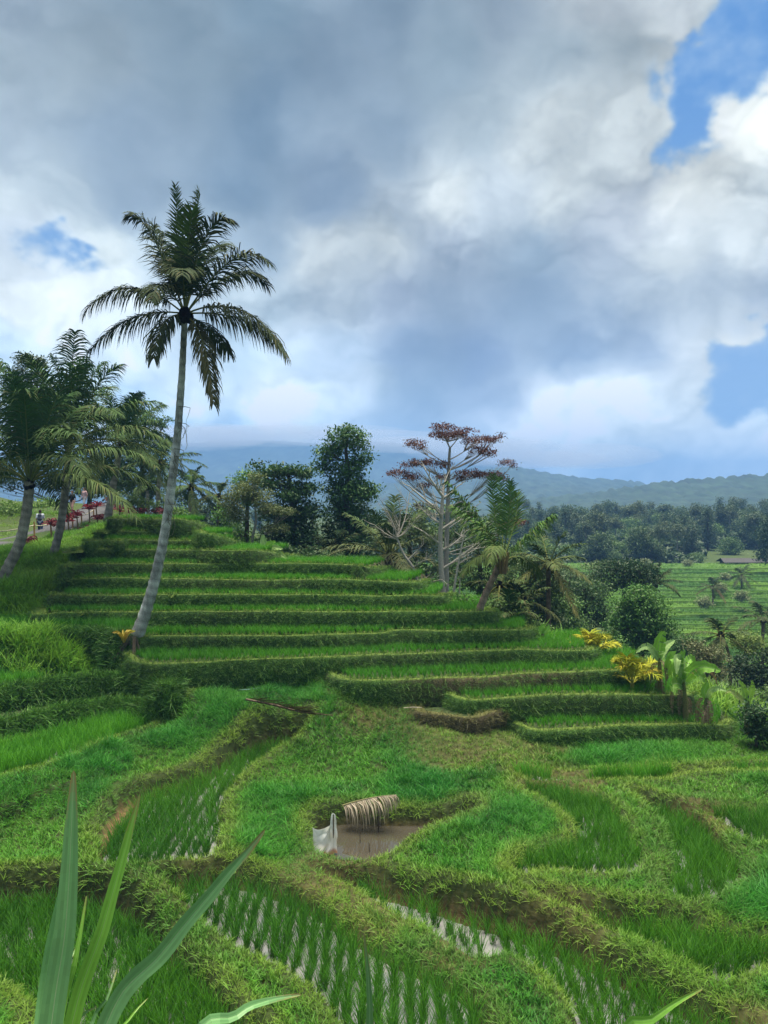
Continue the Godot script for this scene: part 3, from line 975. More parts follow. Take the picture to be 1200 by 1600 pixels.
	step_lip([Vector3(-13.78,-1.03,-38.68), Vector3(-13.29,-1.03,-39.93), Vector3(-11.59,-1.03,-38.68), Vector3(-10.05,-1.03,-37.51)], 0.6, Vector3(-0.4, 0, -4), Vector3(1.0, -0.5, -3), {"label": "topmost short terrace of the stepped hill below the red plants"})
	step_lip([Vector3(-13.79,-1.60,-36.97), Vector3(-13.88,-1.60,-39.23), Vector3(-13.12,-1.60,-38.45), Vector3(-11.20,-1.60,-38.45), Vector3(-9.60,-1.60,-38.45), Vector3(-8.36,-1.60,-35.60)], 0.42, Vector3(-0.5, 0, -4), Vector3(1.2, -0.6, -3), {"label": "second terrace from the top of the stepped hill"})
	step_lip([Vector3(-13.79,-1.97,-35.86), Vector3(-13.39,-1.97,-36.98), Vector3(-12.30,-1.97,-35.86), Vector3(-12.47,-1.97,-36.98), Vector3(-10.47,-1.97,-36.98), Vector3(-8.43,-1.97,-36.41)], 0.44, Vector3(-0.5, 0, -4), Vector3(1.2, -0.6, -3), {"label": "third terrace from the top of the stepped hill"})
	step_lip([Vector3(-14.05,-2.37,-34.71), Vector3(-14.10,-2.37,-36.03), Vector3(-8.89,-2.37,-35.58), Vector3(-8.25,-2.37,-35.14), Vector3(-6.07,-2.37,-34.71)], 0.58, Vector3(-0.5, 0, -4), Vector3(1.8, -0.5, -4), {"label": "fourth terrace down, ending beside the small banana plant"})
	step_lip([Vector3(-13.78,-2.91,-32.96), Vector3(-13.41,-2.91,-34.25), Vector3(-10.90,-2.91,-34.25), Vector3(-10.61,-2.91,-34.25), Vector3(-5.76,-2.91,-34.59), Vector3(-1.70,-2.91,-33.92), Vector3(-1.10,-2.91,-32.96)], 0.58, Vector3(-0.5, 0, -4), Vector3(1.6, -0.4, -4), {"label": "fifth terrace down the stepped hill, with a dark notch"})
	step_lip([Vector3(-13.84,-3.46,-32.70), Vector3(-13.29,-3.46,-33.22), Vector3(-8.24,-3.46,-32.96), Vector3(-2.72,-3.46,-32.70), Vector3(0.80,-3.46,-32.19)], 0.55, Vector3(-0.5, 0, -4), Vector3(1.5, -0.4, -4), {"label": "sixth terrace down the stepped hill"})
	step_lip([Vector3(-13.67,-3.98,-31.42), Vector3(-13.00,-3.98,-31.84), Vector3(-8.75,-3.98,-31.62), Vector3(-8.49,-3.98,-31.62), Vector3(-2.64,-3.98,-31.62), Vector3(1.83,-3.98,-31.42)], 0.53, Vector3(-0.5, 0, -4), Vector3(1.4, -0.4, -4), {"label": "seventh terrace down, level with the foot of the pale forked tree"})
	step_lip([Vector3(-13.60,-4.49,-29.92), Vector3(-12.69,-4.49,-30.43), Vector3(-11.60,-4.49,-30.25), Vector3(-11.42,-4.49,-30.43), Vector3(-5.07,-4.49,-30.43), Vector3(3.57,-4.49,-30.60)], 0.65, Vector3(-0.6, 0, -4), Vector3(1.4, -0.4, -4), {"label": "eighth terrace down, ending at the young coconut palm"})
	step_lip([Vector3(-9.13,-5.12,-28.41), Vector3(-8.61,-5.12,-28.68), Vector3(-7.18,-5.12,-28.68), Vector3(-2.87,-5.12,-28.68), Vector3(-2.40,-5.12,-28.82), Vector3(0.00,-5.12,-29.23), Vector3(0.62,-5.12,-29.65), Vector3(2.45,-5.12,-29.37), Vector3(5.37,-5.12,-29.94)], 0.6, Vector3(-1.5, 0, -3), Vector3(1.2, -0.4, -4), {"label": "ninth terrace down, starting right of the leaning palm's foot"})
	step_lip([Vector3(-8.18,-5.65,-26.34), Vector3(-6.65,-5.65,-26.55), Vector3(-4.47,-5.65,-26.76), Vector3(-2.27,-5.65,-27.19), Vector3(1.17,-5.65,-27.98), Vector3(4.77,-5.65,-28.57), Vector3(7.54,-5.65,-28.69)], 0.62, Vector3(-1.5, 0, -2), Vector3(1.2, -0.4, -4), {"label": "tenth terrace down, whose long green bank runs right from the palm"})
	step_lip([Vector3(-0.87,-6.15,-25.93), Vector3(1.09,-6.15,-26.12), Vector3(2.99,-6.15,-26.50), Vector3(3.43,-6.15,-26.50), Vector3(5.63,-6.15,-26.98), Vector3(5.90,-6.15,-26.98), Vector3(9.26,-6.15,-27.39)], 0.62, Vector3(-1.2, 0, -1.5), Vector3(1.2, -0.4, -4), {"label": "eleventh terrace down, with the brown eroded bank at its left end"})
	step_lip([Vector3(2.99,-6.65,-25.19), Vector3(4.25,-6.65,-25.43), Vector3(6.48,-6.65,-25.85), Vector3(9.94,-6.65,-25.76)], 0.8, Vector3(-1, 0, -1.5), Vector3(1.2, -0.4, -4), {"label": "twelfth terrace down, ending below the banana plants"})
	step_lip([Vector3(5.10,-7.35,-24.43), Vector3(7.21,-7.35,-24.63), Vector3(9.53,-7.35,-24.77), Vector3(10.81,-7.35,-24.63)], 0.7, Vector3(-1, 0, -1.2), Vector3(1.6, -0.5, -3), {"label": "lowest terrace of the stepped hill at the right"})
	step_lip([Vector3(-16.04,-5.00,-28.27), Vector3(-14.43,-5.00,-28.82), Vector3(-13.11,-5.00,-29.10), Vector3(-10.98,-5.00,-29.24), Vector3(-9.79,-5.00,-28.27)], 1.15, Vector3(-3, 0, -3), Vector3(0.5, 0, -3), {"label": "tall grassy bank at the left edge above the overgrown slope"})
	step_lip([Vector3(-13.80,-6.25,-24.29), Vector3(-12.59,-6.25,-25.11), Vector3(-11.08,-6.25,-26.54), Vector3(-9.44,-6.25,-26.93), Vector3(-8.37,-6.25,-26.73), Vector3(-7.29,-6.25,-25.28)], 0.75, Vector3(-2, 0, -2), Vector3(0.3, 0, -1.6), {"label": "overgrown bank below the leaning palm at the left"})
	step_lip([Vector3(-12.87,-6.85,-22.64), Vector3(-11.71,-6.85,-23.35), Vector3(-10.38,-6.85,-24.84), Vector3(-8.86,-6.85,-25.87), Vector3(-7.77,-6.85,-25.46)], 0.6, Vector3(-2, 0, -1.5), Vector3(0.3, 0, -1.2), {"label": "low shaggy bank just above the bright left rice field"})
	step_lip([Vector3(1.36,-7.00,-25.01), Vector3(2.07,-7.00,-24.71), Vector3(2.76,-7.00,-24.42), Vector3(3.33,-7.00,-24.93), Vector3(4.08,-7.00,-25.70), Vector3(5.00,-7.00,-26.27)], 0.38, Vector3(-0.4, 0, -0.8), Vector3(0.4, 0, -0.8), {"label": "small ledge of dry cut grass below the eroded bank"})
	var fields := [
		["front_left", [Vector2(-8.91,-16.09), Vector2(-8.26,-16.40), Vector2(-7.50,-16.56), Vector2(-6.79,-16.50), Vector2(-5.85,-16.22), Vector2(-5.04,-15.60), Vector2(-4.35,-14.81), Vector2(-3.67,-14.09), Vector2(-3.03,-13.36), Vector2(-2.43,-12.55), Vector2(-2.03,-12.04), Vector2(-5.00,-11.88), Vector2(-5.82,-12.81), Vector2(-6.63,-13.36), Vector2(-7.68,-13.84)], 8.9],
		["curved", [Vector2(-6.38,-17.19), Vector2(-6.84,-18.57), Vector2(-6.96,-19.69), Vector2(-6.65,-20.63), Vector2(-6.03,-21.18), Vector2(-5.30,-21.82), Vector2(-4.85,-23.17), Vector2(-4.21,-24.55), Vector2(-3.57,-25.12), Vector2(-2.54,-25.27), Vector2(-2.71,-24.56), Vector2(-3.32,-23.31), Vector2(-3.77,-22.50), Vector2(-4.14,-21.50), Vector2(-4.30,-20.55), Vector2(-4.21,-19.57), Vector2(-4.03,-18.74), Vector2(-3.90,-17.77), Vector2(-3.96,-17.25), Vector2(-4.30,-17.10), Vector2(-4.97,-16.95), Vector2(-5.50,-16.80), Vector2(-5.92,-16.80)], 8.2],
		["bright", [Vector2(-12.07,-21.87), Vector2(-11.32,-22.56), Vector2(-10.09,-24.14), Vector2(-8.68,-25.95), Vector2(-7.04,-27.18), Vector2(-5.97,-28.01), Vector2(-5.93,-27.31), Vector2(-7.28,-25.61), Vector2(-8.35,-23.77), Vector2(-9.14,-21.86), Vector2(-10.27,-20.45), Vector2(-10.86,-19.65)], 7.5],
		["middle", [Vector2(-5.04,-16.61), Vector2(-4.20,-16.69), Vector2(-3.69,-16.94), Vector2(-2.80,-16.69), Vector2(-2.03,-16.17), Vector2(-1.30,-15.53), Vector2(-0.75,-14.83), Vector2(0.00,-14.19), Vector2(0.69,-13.60), Vector2(1.31,-13.03), Vector2(1.56,-12.34), Vector2(1.67,-11.70), Vector2(0.96,-11.35), Vector2(-0.20,-11.61), Vector2(-0.73,-12.46), Vector2(-1.10,-13.07), Vector2(-1.47,-13.42), Vector2(-1.99,-13.92), Vector2(-2.66,-14.41), Vector2(-3.41,-15.05), Vector2(-4.28,-15.94)], 8.6],
		["diagonal", [Vector2(-1.57,-17.00), Vector2(-1.00,-16.97), Vector2(-0.28,-16.94), Vector2(0.55,-16.50), Vector2(1.60,-15.86), Vector2(2.90,-15.03), Vector2(3.63,-14.39), Vector2(4.20,-13.89), Vector2(5.03,-12.99), Vector2(5.53,-12.39), Vector2(5.85,-11.98), Vector2(3.36,-11.74), Vector2(3.20,-12.66), Vector2(3.00,-13.20), Vector2(2.65,-13.73), Vector2(2.24,-14.01), Vector2(1.70,-13.96), Vector2(1.44,-14.28), Vector2(0.75,-14.96), Vector2(0.00,-15.68), Vector2(-0.76,-16.49), Vector2(-1.27,-16.88)], 8.8],
		["right", [Vector2(2.94,-15.80), Vector2(3.62,-15.39), Vector2(4.43,-15.09), Vector2(5.34,-14.97), Vector2(6.17,-14.70), Vector2(6.91,-14.31), Vector2(7.31,-14.16), Vector2(7.00,-13.88), Vector2(6.44,-13.56), Vector2(5.96,-13.37), Vector2(5.48,-13.72), Vector2(4.81,-14.31), Vector2(4.33,-14.72), Vector2(3.82,-15.16), Vector2(3.25,-15.51)], 8.55],
		["crescent", [Vector2(3.80,-21.14), Vector2(4.60,-21.14), Vector2(5.48,-20.45), Vector2(5.83,-19.60), Vector2(5.82,-18.28), Vector2(5.72,-17.19), Vector2(5.57,-16.81), Vector2(5.29,-16.39), Vector2(4.67,-16.36), Vector2(4.12,-16.39), Vector2(3.47,-16.53), Vector2(2.83,-16.43), Vector2(3.29,-17.07), Vector2(4.11,-17.52), Vector2(4.67,-18.08), Vector2(4.69,-18.98), Vector2(4.50,-19.89), Vector2(4.07,-20.68)], 8.15],
		["outer_crescent", [Vector2(6.77,-20.63), Vector2(7.24,-20.09), Vector2(7.72,-19.60), Vector2(7.92,-18.73), Vector2(7.94,-17.86), Vector2(7.84,-17.10), Vector2(7.72,-16.53), Vector2(7.55,-16.30), Vector2(7.11,-15.99), Vector2(6.56,-15.64), Vector2(6.19,-15.52), Vector2(5.93,-15.64), Vector2(5.95,-16.04), Vector2(6.28,-16.52), Vector2(6.57,-17.23), Vector2(6.75,-17.91), Vector2(6.95,-19.06), Vector2(6.89,-19.83)], 8.35],
		["far_right", [Vector2(8.00,-19.58), Vector2(8.97,-19.47), Vector2(9.78,-19.47), Vector2(10.72,-19.39), Vector2(9.87,-17.57), Vector2(8.97,-17.83), Vector2(8.61,-17.87), Vector2(8.52,-18.49), Vector2(8.38,-19.24)], 8.1],
		["upper_right", [Vector2(3.69,-22.88), Vector2(4.08,-21.69), Vector2(5.47,-21.78), Vector2(6.45,-22.04), Vector2(7.91,-22.25), Vector2(9.26,-22.15), Vector2(11.02,-22.14), Vector2(12.22,-22.14), Vector2(12.40,-22.45), Vector2(11.17,-22.44), Vector2(9.78,-22.27), Vector2(8.75,-22.02), Vector2(7.26,-21.68), Vector2(5.90,-21.68), Vector2(4.60,-21.96), Vector2(3.96,-22.34)], 8.0],
	]
	for f in fields:
		paddy(f[1], -f[2], 0.12 if f[0] != "curved" else 0.18)
	var pond := paddy([Vector2(-1.78,-19.29), Vector2(-1.66,-18.37), Vector2(-1.46,-17.79), Vector2(-0.88,-17.57), Vector2(-0.22,-17.57), Vector2(0.15,-17.79), Vector2(0.52,-18.37), Vector2(1.09,-19.07), Vector2(1.73,-19.47), Vector2(2.37,-19.90), Vector2(2.23,-20.46), Vector2(1.51,-19.98), Vector2(0.83,-19.86), Vector2(0.00,-19.90), Vector2(-1.00,-19.98), Vector2(-1.58,-19.82)], -8.5, 0.06, 0.3)
	build_land()
	var say := {"front_left": "front left rice field", "curved": "curved rice field left of the pond", "bright": "bright dense rice field at the left", "middle": "front middle rice field", "diagonal": "diagonal rice field before the pond", "right": "narrow rice field at the lower right", "crescent": "crescent rice field right of the pond", "outer_crescent": "outer crescent rice field", "far_right": "rice field at the right edge", "upper_right": "long rice field under the lowest terrace"}
	for k in fields.size():
		water(ponds[k], "shallow muddy water in the " + say[fields[k][0]], M.water)
	water(pond, "brown still pond water beside the white sack", M.pond)
	for k in fields.size():
		var d: Dictionary = ponds[k]
		var where := []
		var tint := []
		var b: Rect2 = d.box
		var x := b.position.x
		var name_: String = fields[k][0]
		var gap := 0.255 if name_ in ["curved", "diagonal", "middle"] else 0.19
		while x < b.end.x:
			x += gap
			var z := b.position.y
			while z < b.end.y:
				z += 0.13
				var q := Vector2(x + rf(-0.05, 0.05) + 0.04 * sin(z * 0.8), z + rf(-0.05, 0.05))
				var s := fine_at(inside, q.x, q.y)
				if s < 0.03 or not Geometry2D.is_point_in_polygon(q, d.poly):
					continue
				var thin := smoothstep(0.25, 0.6, 0.5 + noise2(q.x + 70.0, q.y, 2.0) * 1.2)
				if rng.randf() > (0.78 + 0.22 * thin) * (0.6 if name_ == "diagonal" and q.x < 2.2 else 1.0):
					continue
				if name_ == "curved" and s < 0.4 and q.x < -6.5:
					continue
				where.append(leaning(Vector3(q.x, d.level - 0.04, q.y), Vector3.UP + Vector3(rf(-0.1, 0.1), 0, rf(-0.1, 0.1)), rf(0.8, 1.25) * (1.1 if name_ in ["front_left", "bright"] else 1.0)))
				tint.append(rice_tone(q.x, q.y) * (1.0 if name_ in ["bright", "upper_right"] else 0.64))
		scatter("rice_plants", M.rice_geo, M.leaf, where, tint, "green rice growing in rows in the " + say[name_], "rice")


func hill() -> void:
	for k in steps.size():
		var lk: Dictionary = steps[k].look
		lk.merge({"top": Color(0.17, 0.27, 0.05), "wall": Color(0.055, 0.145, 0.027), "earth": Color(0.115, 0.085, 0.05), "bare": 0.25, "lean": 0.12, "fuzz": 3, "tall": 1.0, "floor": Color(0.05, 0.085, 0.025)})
		if k in [10]: lk.merge({"earth": Color(0.15, 0.105, 0.07), "bare": 0.75}, true)
		if k in [13, 14, 15]: lk.merge({"bare": 0.1, "lean": 0.35, "fuzz": 5, "tall": 2.0, "wall": Color(0.05, 0.14, 0.022), "top": Color(0.085, 0.21, 0.03)}, true)
		if k in [16]: lk.merge({"top": Color(0.17, 0.18, 0.06), "wall": Color(0.09, 0.09, 0.04), "earth": Color(0.09, 0.07, 0.045), "bare": 0.6}, true)
		build_step(k)
	for k in 13:
		rice_on_step(k, "rice_plants", "bright green rice standing on the " + steps[k].look.label.split(" of ")[0].split(",")[0], 0.58)
	for k in [13, 14]:
		rice_on_step(k, "rice_plants", "rice and grass growing on the " + steps[k].look.label, 0.9)
	var fuzz := tuft(10, 0.16, 0.85, 0.7, 0.009, Color(0.6, 0.68, 0.6), Color(1.35, 1.25, 1.05), 0.07, 3)
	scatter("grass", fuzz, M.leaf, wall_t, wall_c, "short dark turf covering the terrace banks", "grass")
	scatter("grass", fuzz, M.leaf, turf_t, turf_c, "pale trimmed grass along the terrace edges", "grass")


func grass() -> void:
	var short_t := []
	var short_c := []
	var long_t := []
	var long_c := []
	var weed_t := []
	var weed_c := []
	var z := FZ0
	while z < -11.0:
		var half := -z * 0.56 + 1.0
		var n := int(half * 2.0 * 0.1 * lerpf(170.0, 120.0, (-z - 11.0) / 18.0))
		for q in n:
			var x := rf(-half, half)
			var zz := z + rf(0, 0.1)
			if not in_fine(x, zz): continue
			var s := fine_at(inside, x, zz)
			if s > -0.03: continue
			if under(x, zz, 99.0) < 90.0: continue
			var l := fine_at(lush, x, zz)
			var y := fine_at(fine, x, zz)
			var bald := 0.0
			for d in dry:
				bald = maxf(bald, d[2] * (1.0 - smoothstep(0.4, 1.0, Vector2(x, zz).distance_to(d[0]) / d[1] + 0.4 * noise2(x, zz, 2.2))))
			if rng.randf() < bald * 0.45: continue
			var nn := Vector3(fine_at(fine, x - 0.15, zz) - fine_at(fine, x + 0.15, zz), 0.5, fine_at(fine, x, zz - 0.15) - fine_at(fine, x, zz + 0.15)).normalized()
			var up := nn + Vector3.UP * 0.6 + Vector3(rf(-0.35, 0.35) + 0.9 * noise2(x, zz + 20.0, 2.6), 0, rf(-0.35, 0.35) + 0.9 * noise2(x + 33.0, zz, 2.6))
			var tone := Color(0.1, 0.255, 0.02).lerp(Color(0.04, 0.21, 0.018), clampf(l * 1.25 + rf(-0.2, 0.2), 0, 1))
			tone = tone.lerp(Color(0.2, 0.19, 0.055), bald * rf(0.2, 0.7)) * rf(0.55, 1.4)
			var bund := smoothstep(-0.6, -0.25, s) * (0.55 + 0.45 * clampf(0.5 + 1.5 * noise2(x, zz, 1.3), 0.0, 1.0))
			tone = tone.lerp(Color(0.19, 0.285, 0.045) * rf(0.7, 1.3), bund * 0.72)
			tone = tone.lerp(tone * Color(0.62, 0.8, 0.9), smoothstep(0.05, 0.4, noise2(x + 11.0, zz, 1.9)))
			if rng.randf() < 0.03 + 0.07 * smoothstep(0.1, 0.35, noise2(x, zz + 80.0, 2.2)):
				weed_t.append(leaning(Vector3(x, y - 0.01, zz), up, rf(0.5, 1.3) * (0.6 + 0.7 * l))); weed_c.append(tone * Color(0.8, 0.9, 1.0) * rf(0.7, 1.2))
			elif rng.randf() < smoothstep(0.35, 0.75, l):
				long_t.append(leaning(Vector3(x, y - 0.02, zz), up, rf(0.4, 1.15) * (0.4 + 0.6 * l) * (1.0 + 0.6 * noise2(x, zz, 4.0)))); long_c.append(tone)
			else:
				short_t.append(leaning(Vector3(x, y - 0.01, zz), up, rf(0.6, 1.2) * (0.75 + l))); short_c.append(tone)
		z += 0.1
	scatter("grass", tuft(9, 0.15, 0.8, 0.8, 0.0095, Color(0.6, 0.68, 0.62), Color(1.35, 1.25, 1.1), 0.07, 3), M.leaf, short_t, short_c, "short yellow green grass on the paddy banks", "grass")
	scatter("grass", tuft(13, 0.46, 0.45, 0.9, 0.0105, Color(0.6, 0.68, 0.62), Color(1.35, 1.25, 1.1), 0.09, 5), M.leaf, long_t, long_c, "long lush grass drooping in clumps round the pond", "grass")
	scatter("weeds", tuft(8, 0.2, 1.2, 0.9, 0.014, Color(0.85, 0.9, 0.85), Color(1.2, 1.1, 1.0), 0.06, 4), M.leaf, weed_t, weed_c, "broad leaved weeds mixed into the bank grass", "weeds")
	# the road bank at the left and the rough slopes right of the hill
	var t := []
	var c := []
	for q in 40000:
		var zz := rf(-66.0, -27.0)
		var x := rf(0.62, -0.6) * -zz
		if q % 5 > 1:
			zz = rf(-47.0, -28.0); x = -zz * rf(-0.6, -0.33)
		if in_fine(x, zz) and fine_at(inside, x, zz) > -0.1: continue
		if under(x, zz, 99.0) < 90.0 or on_road(x, zz): continue
		var k := clampf(0.5 + noise2(x, zz, 0.6) + rf(-0.2, 0.2), 0, 1)
		t.append(leaning(Vector3(x, ground(x, zz) - 0.04, zz), Vector3.UP + Vector3(rf(-0.3, 0.3) + 0.8 * noise2(x, zz, 1.5), 0.0, rf(-0.2, 0.4)), rf(0.8, 2.0) * (0.4 if x < -9.0 and zz < -35.5 else 1.0)))
		c.append(Color(0.19, 0.33, 0.04).lerp(Color(0.09, 0.25, 0.022), k) * rf(0.7, 1.3) * (1.25 if x < -10.0 and zz > -40.0 else 1.0))
	scatter("grass", tuft(13, 0.45, 0.5, 0.8, 0.019, Color(0.55, 0.65, 0.6), Color(1.35, 1.25, 1.1), 0.16, 4), M.leaf, t, c, "rough tall grass on the road bank and hill edges", "grass")


# ---------------------------------------------------------------- across the valley
func far_country() -> void:
	ridge("hills", "blue wooded ridge closest behind the far wood at the right", [Vector3(-336.99,-14.98,-900.00), Vector3(-149.76,-11.98,-900.00), Vector3(74.88,-8.98,-900.00), Vector3(149.74,-2.25,-900.00), Vector3(187.15,3.74,-900.00), Vector3(239.53,8.98,-900.00), Vector3(299.36,17.21,-900.00), Vector3(359.19,23.94,-900.00), Vector3(411.55,26.93,-900.00), Vector3(493.83,29.93,-900.00), Vector3(673.36,33.66,-900.00)], 330.0, -14.0, 8.0, 3.5, Color(0.035, 0.06, 0.035), 3.5)
	ridge("hills", "hazy middle ridge rising behind the red leaved tree", [Vector3(-873.54,-12.48,-1500.00), Vector3(-374.37,-9.98,-1500.00), Vector3(-124.76,12.47,-1500.00), Vector3(99.77,47.38,-1500.00), Vector3(199.50,62.34,-1500.00), Vector3(261.83,66.07,-1500.00), Vector3(324.22,53.61,-1500.00), Vector3(399.09,43.64,-1500.00), Vector3(480.18,37.41,-1500.00), Vector3(523.89,28.69,-1500.00), Vector3(623.74,18.71,-1500.00), Vector3(873.30,12.47,-1500.00)], 560.0, -14.0, 16.0, 4.0, Color(0.04, 0.065, 0.045), 6.0)
	ridge("mountain", "pale blue mountain whose top is lost in cloud", [Vector3(-1945.41,86.45,-2600.00), Vector3(-1296.49,140.43,-2600.00), Vector3(-864.15,172.81,-2600.00), Vector3(-583.22,194.38,-2600.00), Vector3(-388.80,198.69,-2600.00), Vector3(-216.01,190.07,-2600.00), Vector3(0.00,194.38,-2600.00), Vector3(216.05,162.02,-2600.00), Vector3(432.24,112.37,-2600.00), Vector3(648.56,64.85,-2600.00), Vector3(1081.20,25.95,-2600.00), Vector3(1946.49,0.00,-2600.00)], 1000.0, -14.0, 20.0, 4.0, Color(0.045, 0.07, 0.06), 10.0)
	var puffs := []
	for k in 11:
		var u := k / 10.0
		puffs.append([Vector3(lerpf(-1050.0, 620.0, u) + rf(-60, 60), lerpf(196.0, 128.0, smoothstep(0.45, 1.0, u)) + rf(-12, 16), rf(-2500, -2250)), Vector3(rf(380, 760), rf(45, 95), rf(260, 420)), rf(0.0016, 0.0034), "low cloud on the mountain, %s patch from the left" % ["first", "second", "third", "fourth", "fifth", "sixth", "seventh", "eighth", "ninth", "tenth", "last"][k]])
	for q: Array in puffs:
		var fog := FogVolume.new()
		fog.name = numbered("cloud")
		fog.shape = RenderingServer.FOG_VOLUME_SHAPE_ELLIPSOID
		fog.size = q[1]; fog.position = q[0]
		var fm := FogMaterial.new()
		fm.density = q[2]; fm.albedo = Color(0.97, 0.98, 1.0)
		fog.material = fm
		add_child(fog)
		tag(fog, q[3], "cloud", "", "stuff")
	var t := []
	var c := []
	for k in 23:
		var d := lerpf(18.8, 13.3, k / 22.0)
		var py := lerpf(1045.0, 889.0, pow(k / 22.0, 0.92))
		var z := -d * 1202.0 / (py - 780.0)
		var d2 := lerpf(18.8, 13.3, (k + 1) / 22.0)
		var z2 := -d2 * 1202.0 / (lerpf(1045.0, 889.0, pow((k + 1) / 22.0, 0.92)) - 780.0) if k < 22 else z - 12.0
		var o := Node3D.new()
		o.name = numbered("field_terrace"); add_child(o)
		tag(o, "%s strip of the green terraced fields across the valley" % ["nearest", "second", "third", "fourth", "fifth", "sixth", "seventh", "eighth", "ninth", "tenth", "eleventh", "twelfth", "thirteenth", "fourteenth", "fifteenth", "sixteenth", "seventeenth", "eighteenth", "nineteenth", "twentieth", "twenty first", "twenty second", "farthest"][k], "terrace", "", "structure")
		var g := Geo.new()
		var x := -z * 0.02
		var n := 0
		while x < -z * 0.68:
			var wob := 2.0 * noise2(x, z, 0.5) + 3.0 * noise2(x, 30.0 * k, 0.3)
			var wob2 := 2.0 * noise2(x, z2, 0.5) + 3.0 * noise2(x, 30.0 * (k + 1), 0.3)
			var rise := 0.1 * noise2(x, z, 1.5)
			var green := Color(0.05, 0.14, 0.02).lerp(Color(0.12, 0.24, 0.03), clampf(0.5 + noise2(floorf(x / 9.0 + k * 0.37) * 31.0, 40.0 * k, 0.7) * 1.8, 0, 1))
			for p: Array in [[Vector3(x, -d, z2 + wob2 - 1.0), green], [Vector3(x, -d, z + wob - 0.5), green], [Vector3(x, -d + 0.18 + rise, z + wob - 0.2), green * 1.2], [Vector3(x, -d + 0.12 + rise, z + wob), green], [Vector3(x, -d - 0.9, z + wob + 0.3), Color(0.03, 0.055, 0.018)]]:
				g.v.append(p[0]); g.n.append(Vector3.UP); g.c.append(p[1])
			if n > 0:
				for q in 4:
					var a := (n - 1) * 5 + q
					g.f.append_array([a, a + 5, a + 1, a + 1, a + 5, a + 6])
			for q in 9:
				var s := rng.randf()
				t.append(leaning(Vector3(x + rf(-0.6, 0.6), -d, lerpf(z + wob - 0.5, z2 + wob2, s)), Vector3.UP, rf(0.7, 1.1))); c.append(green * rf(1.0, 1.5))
			x += 1.2; n += 1
		g.smooth()
		put("field", g, M.soil, o)
	scatter("rice_plants", tuft(20, 0.5, 0.9, 0.5, 0.03, Color(0.9, 0.9, 0.9), Color(1.1, 1.1, 1.0), 0.5, 3), M.leaf, t, c, "green rice blurring together on the fields across the valley", "rice")
	# the far wood: five kinds of tree, each copied
	var kinds := []
	var blue := Color(0.03, 0.06, 0.025)
	kinds.append(tree("forest_tree", "round dark broadleaf tree in the far wood across the valley", "tree", [Vector3.ZERO, Vector3(0.2, 3, 0), Vector3(0, 6, 0)], 0.35, [[Vector3(0, 7, 0), Vector3(3, 2.2, 3)], [Vector3(1.8, 5, 0.5), Vector3(2.4, 1.9, 2.4)], [Vector3(-1.8, 5.2, 0.8), Vector3(2.3, 2, 2.3)], [Vector3(0.2, 3, 1.2), Vector3(2.4, 1.6, 2)]], 0.32, 2.4, blue, Color(0.05, 0.085, 0.03), Color(0.12, 0.11, 0.09), "trees of the far wood"))
	kinds.append(tree("forest_tree", "tall far tree with a pale bare trunk under a small crown", "tree", [Vector3.ZERO, Vector3(0.1, 5, 0), Vector3(0.2, 9, 0)], 0.28, [[Vector3(0.2, 9.8, 0), Vector3(2.2, 1.7, 2.2)], [Vector3(1.3, 8.6, 0.3), Vector3(1.6, 1.1, 1.6)], [Vector3(-1.2, 8.4, 0.3), Vector3(1.6, 1.1, 1.6)]], 0.3, 2.6, Color(0.045, 0.07, 0.035), Color(0.06, 0.09, 0.04), Color(0.34, 0.32, 0.28), "trees of the far wood"))
	kinds.append(tree("forest_tree", "lighter green spreading tree in the far wood", "tree", [Vector3.ZERO, Vector3(0.2, 2, 0), Vector3(0, 4.5, 0)], 0.3, [[Vector3(0, 5.4, 0), Vector3(3.6, 1.6, 3)], [Vector3(2.2, 4.2, 0.5), Vector3(2.6, 1.4, 2.2)], [Vector3(-2.4, 4, 0.8), Vector3(2.4, 1.4, 2.2)], [Vector3(0.2, 2.4, 1.2), Vector3(2.8, 1.4, 2)]], 0.3, 2.6, Color(0.055, 0.11, 0.03), Color(0.08, 0.14, 0.04), Color(0.2, 0.18, 0.14), "trees of the far wood"))
	kinds.append(tree("forest_tree", "narrow pointed dark tree standing in the far wood", "tree", [Vector3.ZERO, Vector3(0, 4, 0), Vector3(0, 9, 0)], 0.3, [[Vector3(0, 9, 0), Vector3(1.1, 1.8, 1.1)], [Vector3(0.2, 6.8, 0), Vector3(1.7, 1.8, 1.7)], [Vector3(-0.2, 4.4, 0.3), Vector3(2.1, 1.8, 2)], [Vector3(0.1, 2.2, 0.3), Vector3(2.2, 1.5, 2)]], 0.3, 2.4, Color(0.028, 0.055, 0.03), Color(0.045, 0.075, 0.035), Color(0.14, 0.12, 0.1), "trees of the far wood"))
	kinds.append(tree("forest_tree", "low rounded bushy tree along the edge of the far wood", "tree", [Vector3.ZERO, Vector3(0, 1, 0), Vector3(0, 2.2, 0)], 0.25, [[Vector3(0, 3, 0), Vector3(2.2, 1.5, 2)], [Vector3(1.4, 2, 0.5), Vector3(1.8, 1.4, 1.6)], [Vector3(-1.4, 1.8, 0.6), Vector3(1.8, 1.4, 1.6)], [Vector3(0, 0.9, 1), Vector3(2.2, 1, 1.6)]], 0.26, 3.2, Color(0.05, 0.1, 0.03), Color(0.075, 0.13, 0.04), Color(0.2, 0.17, 0.13), "trees of the far wood"))
	var n := 0
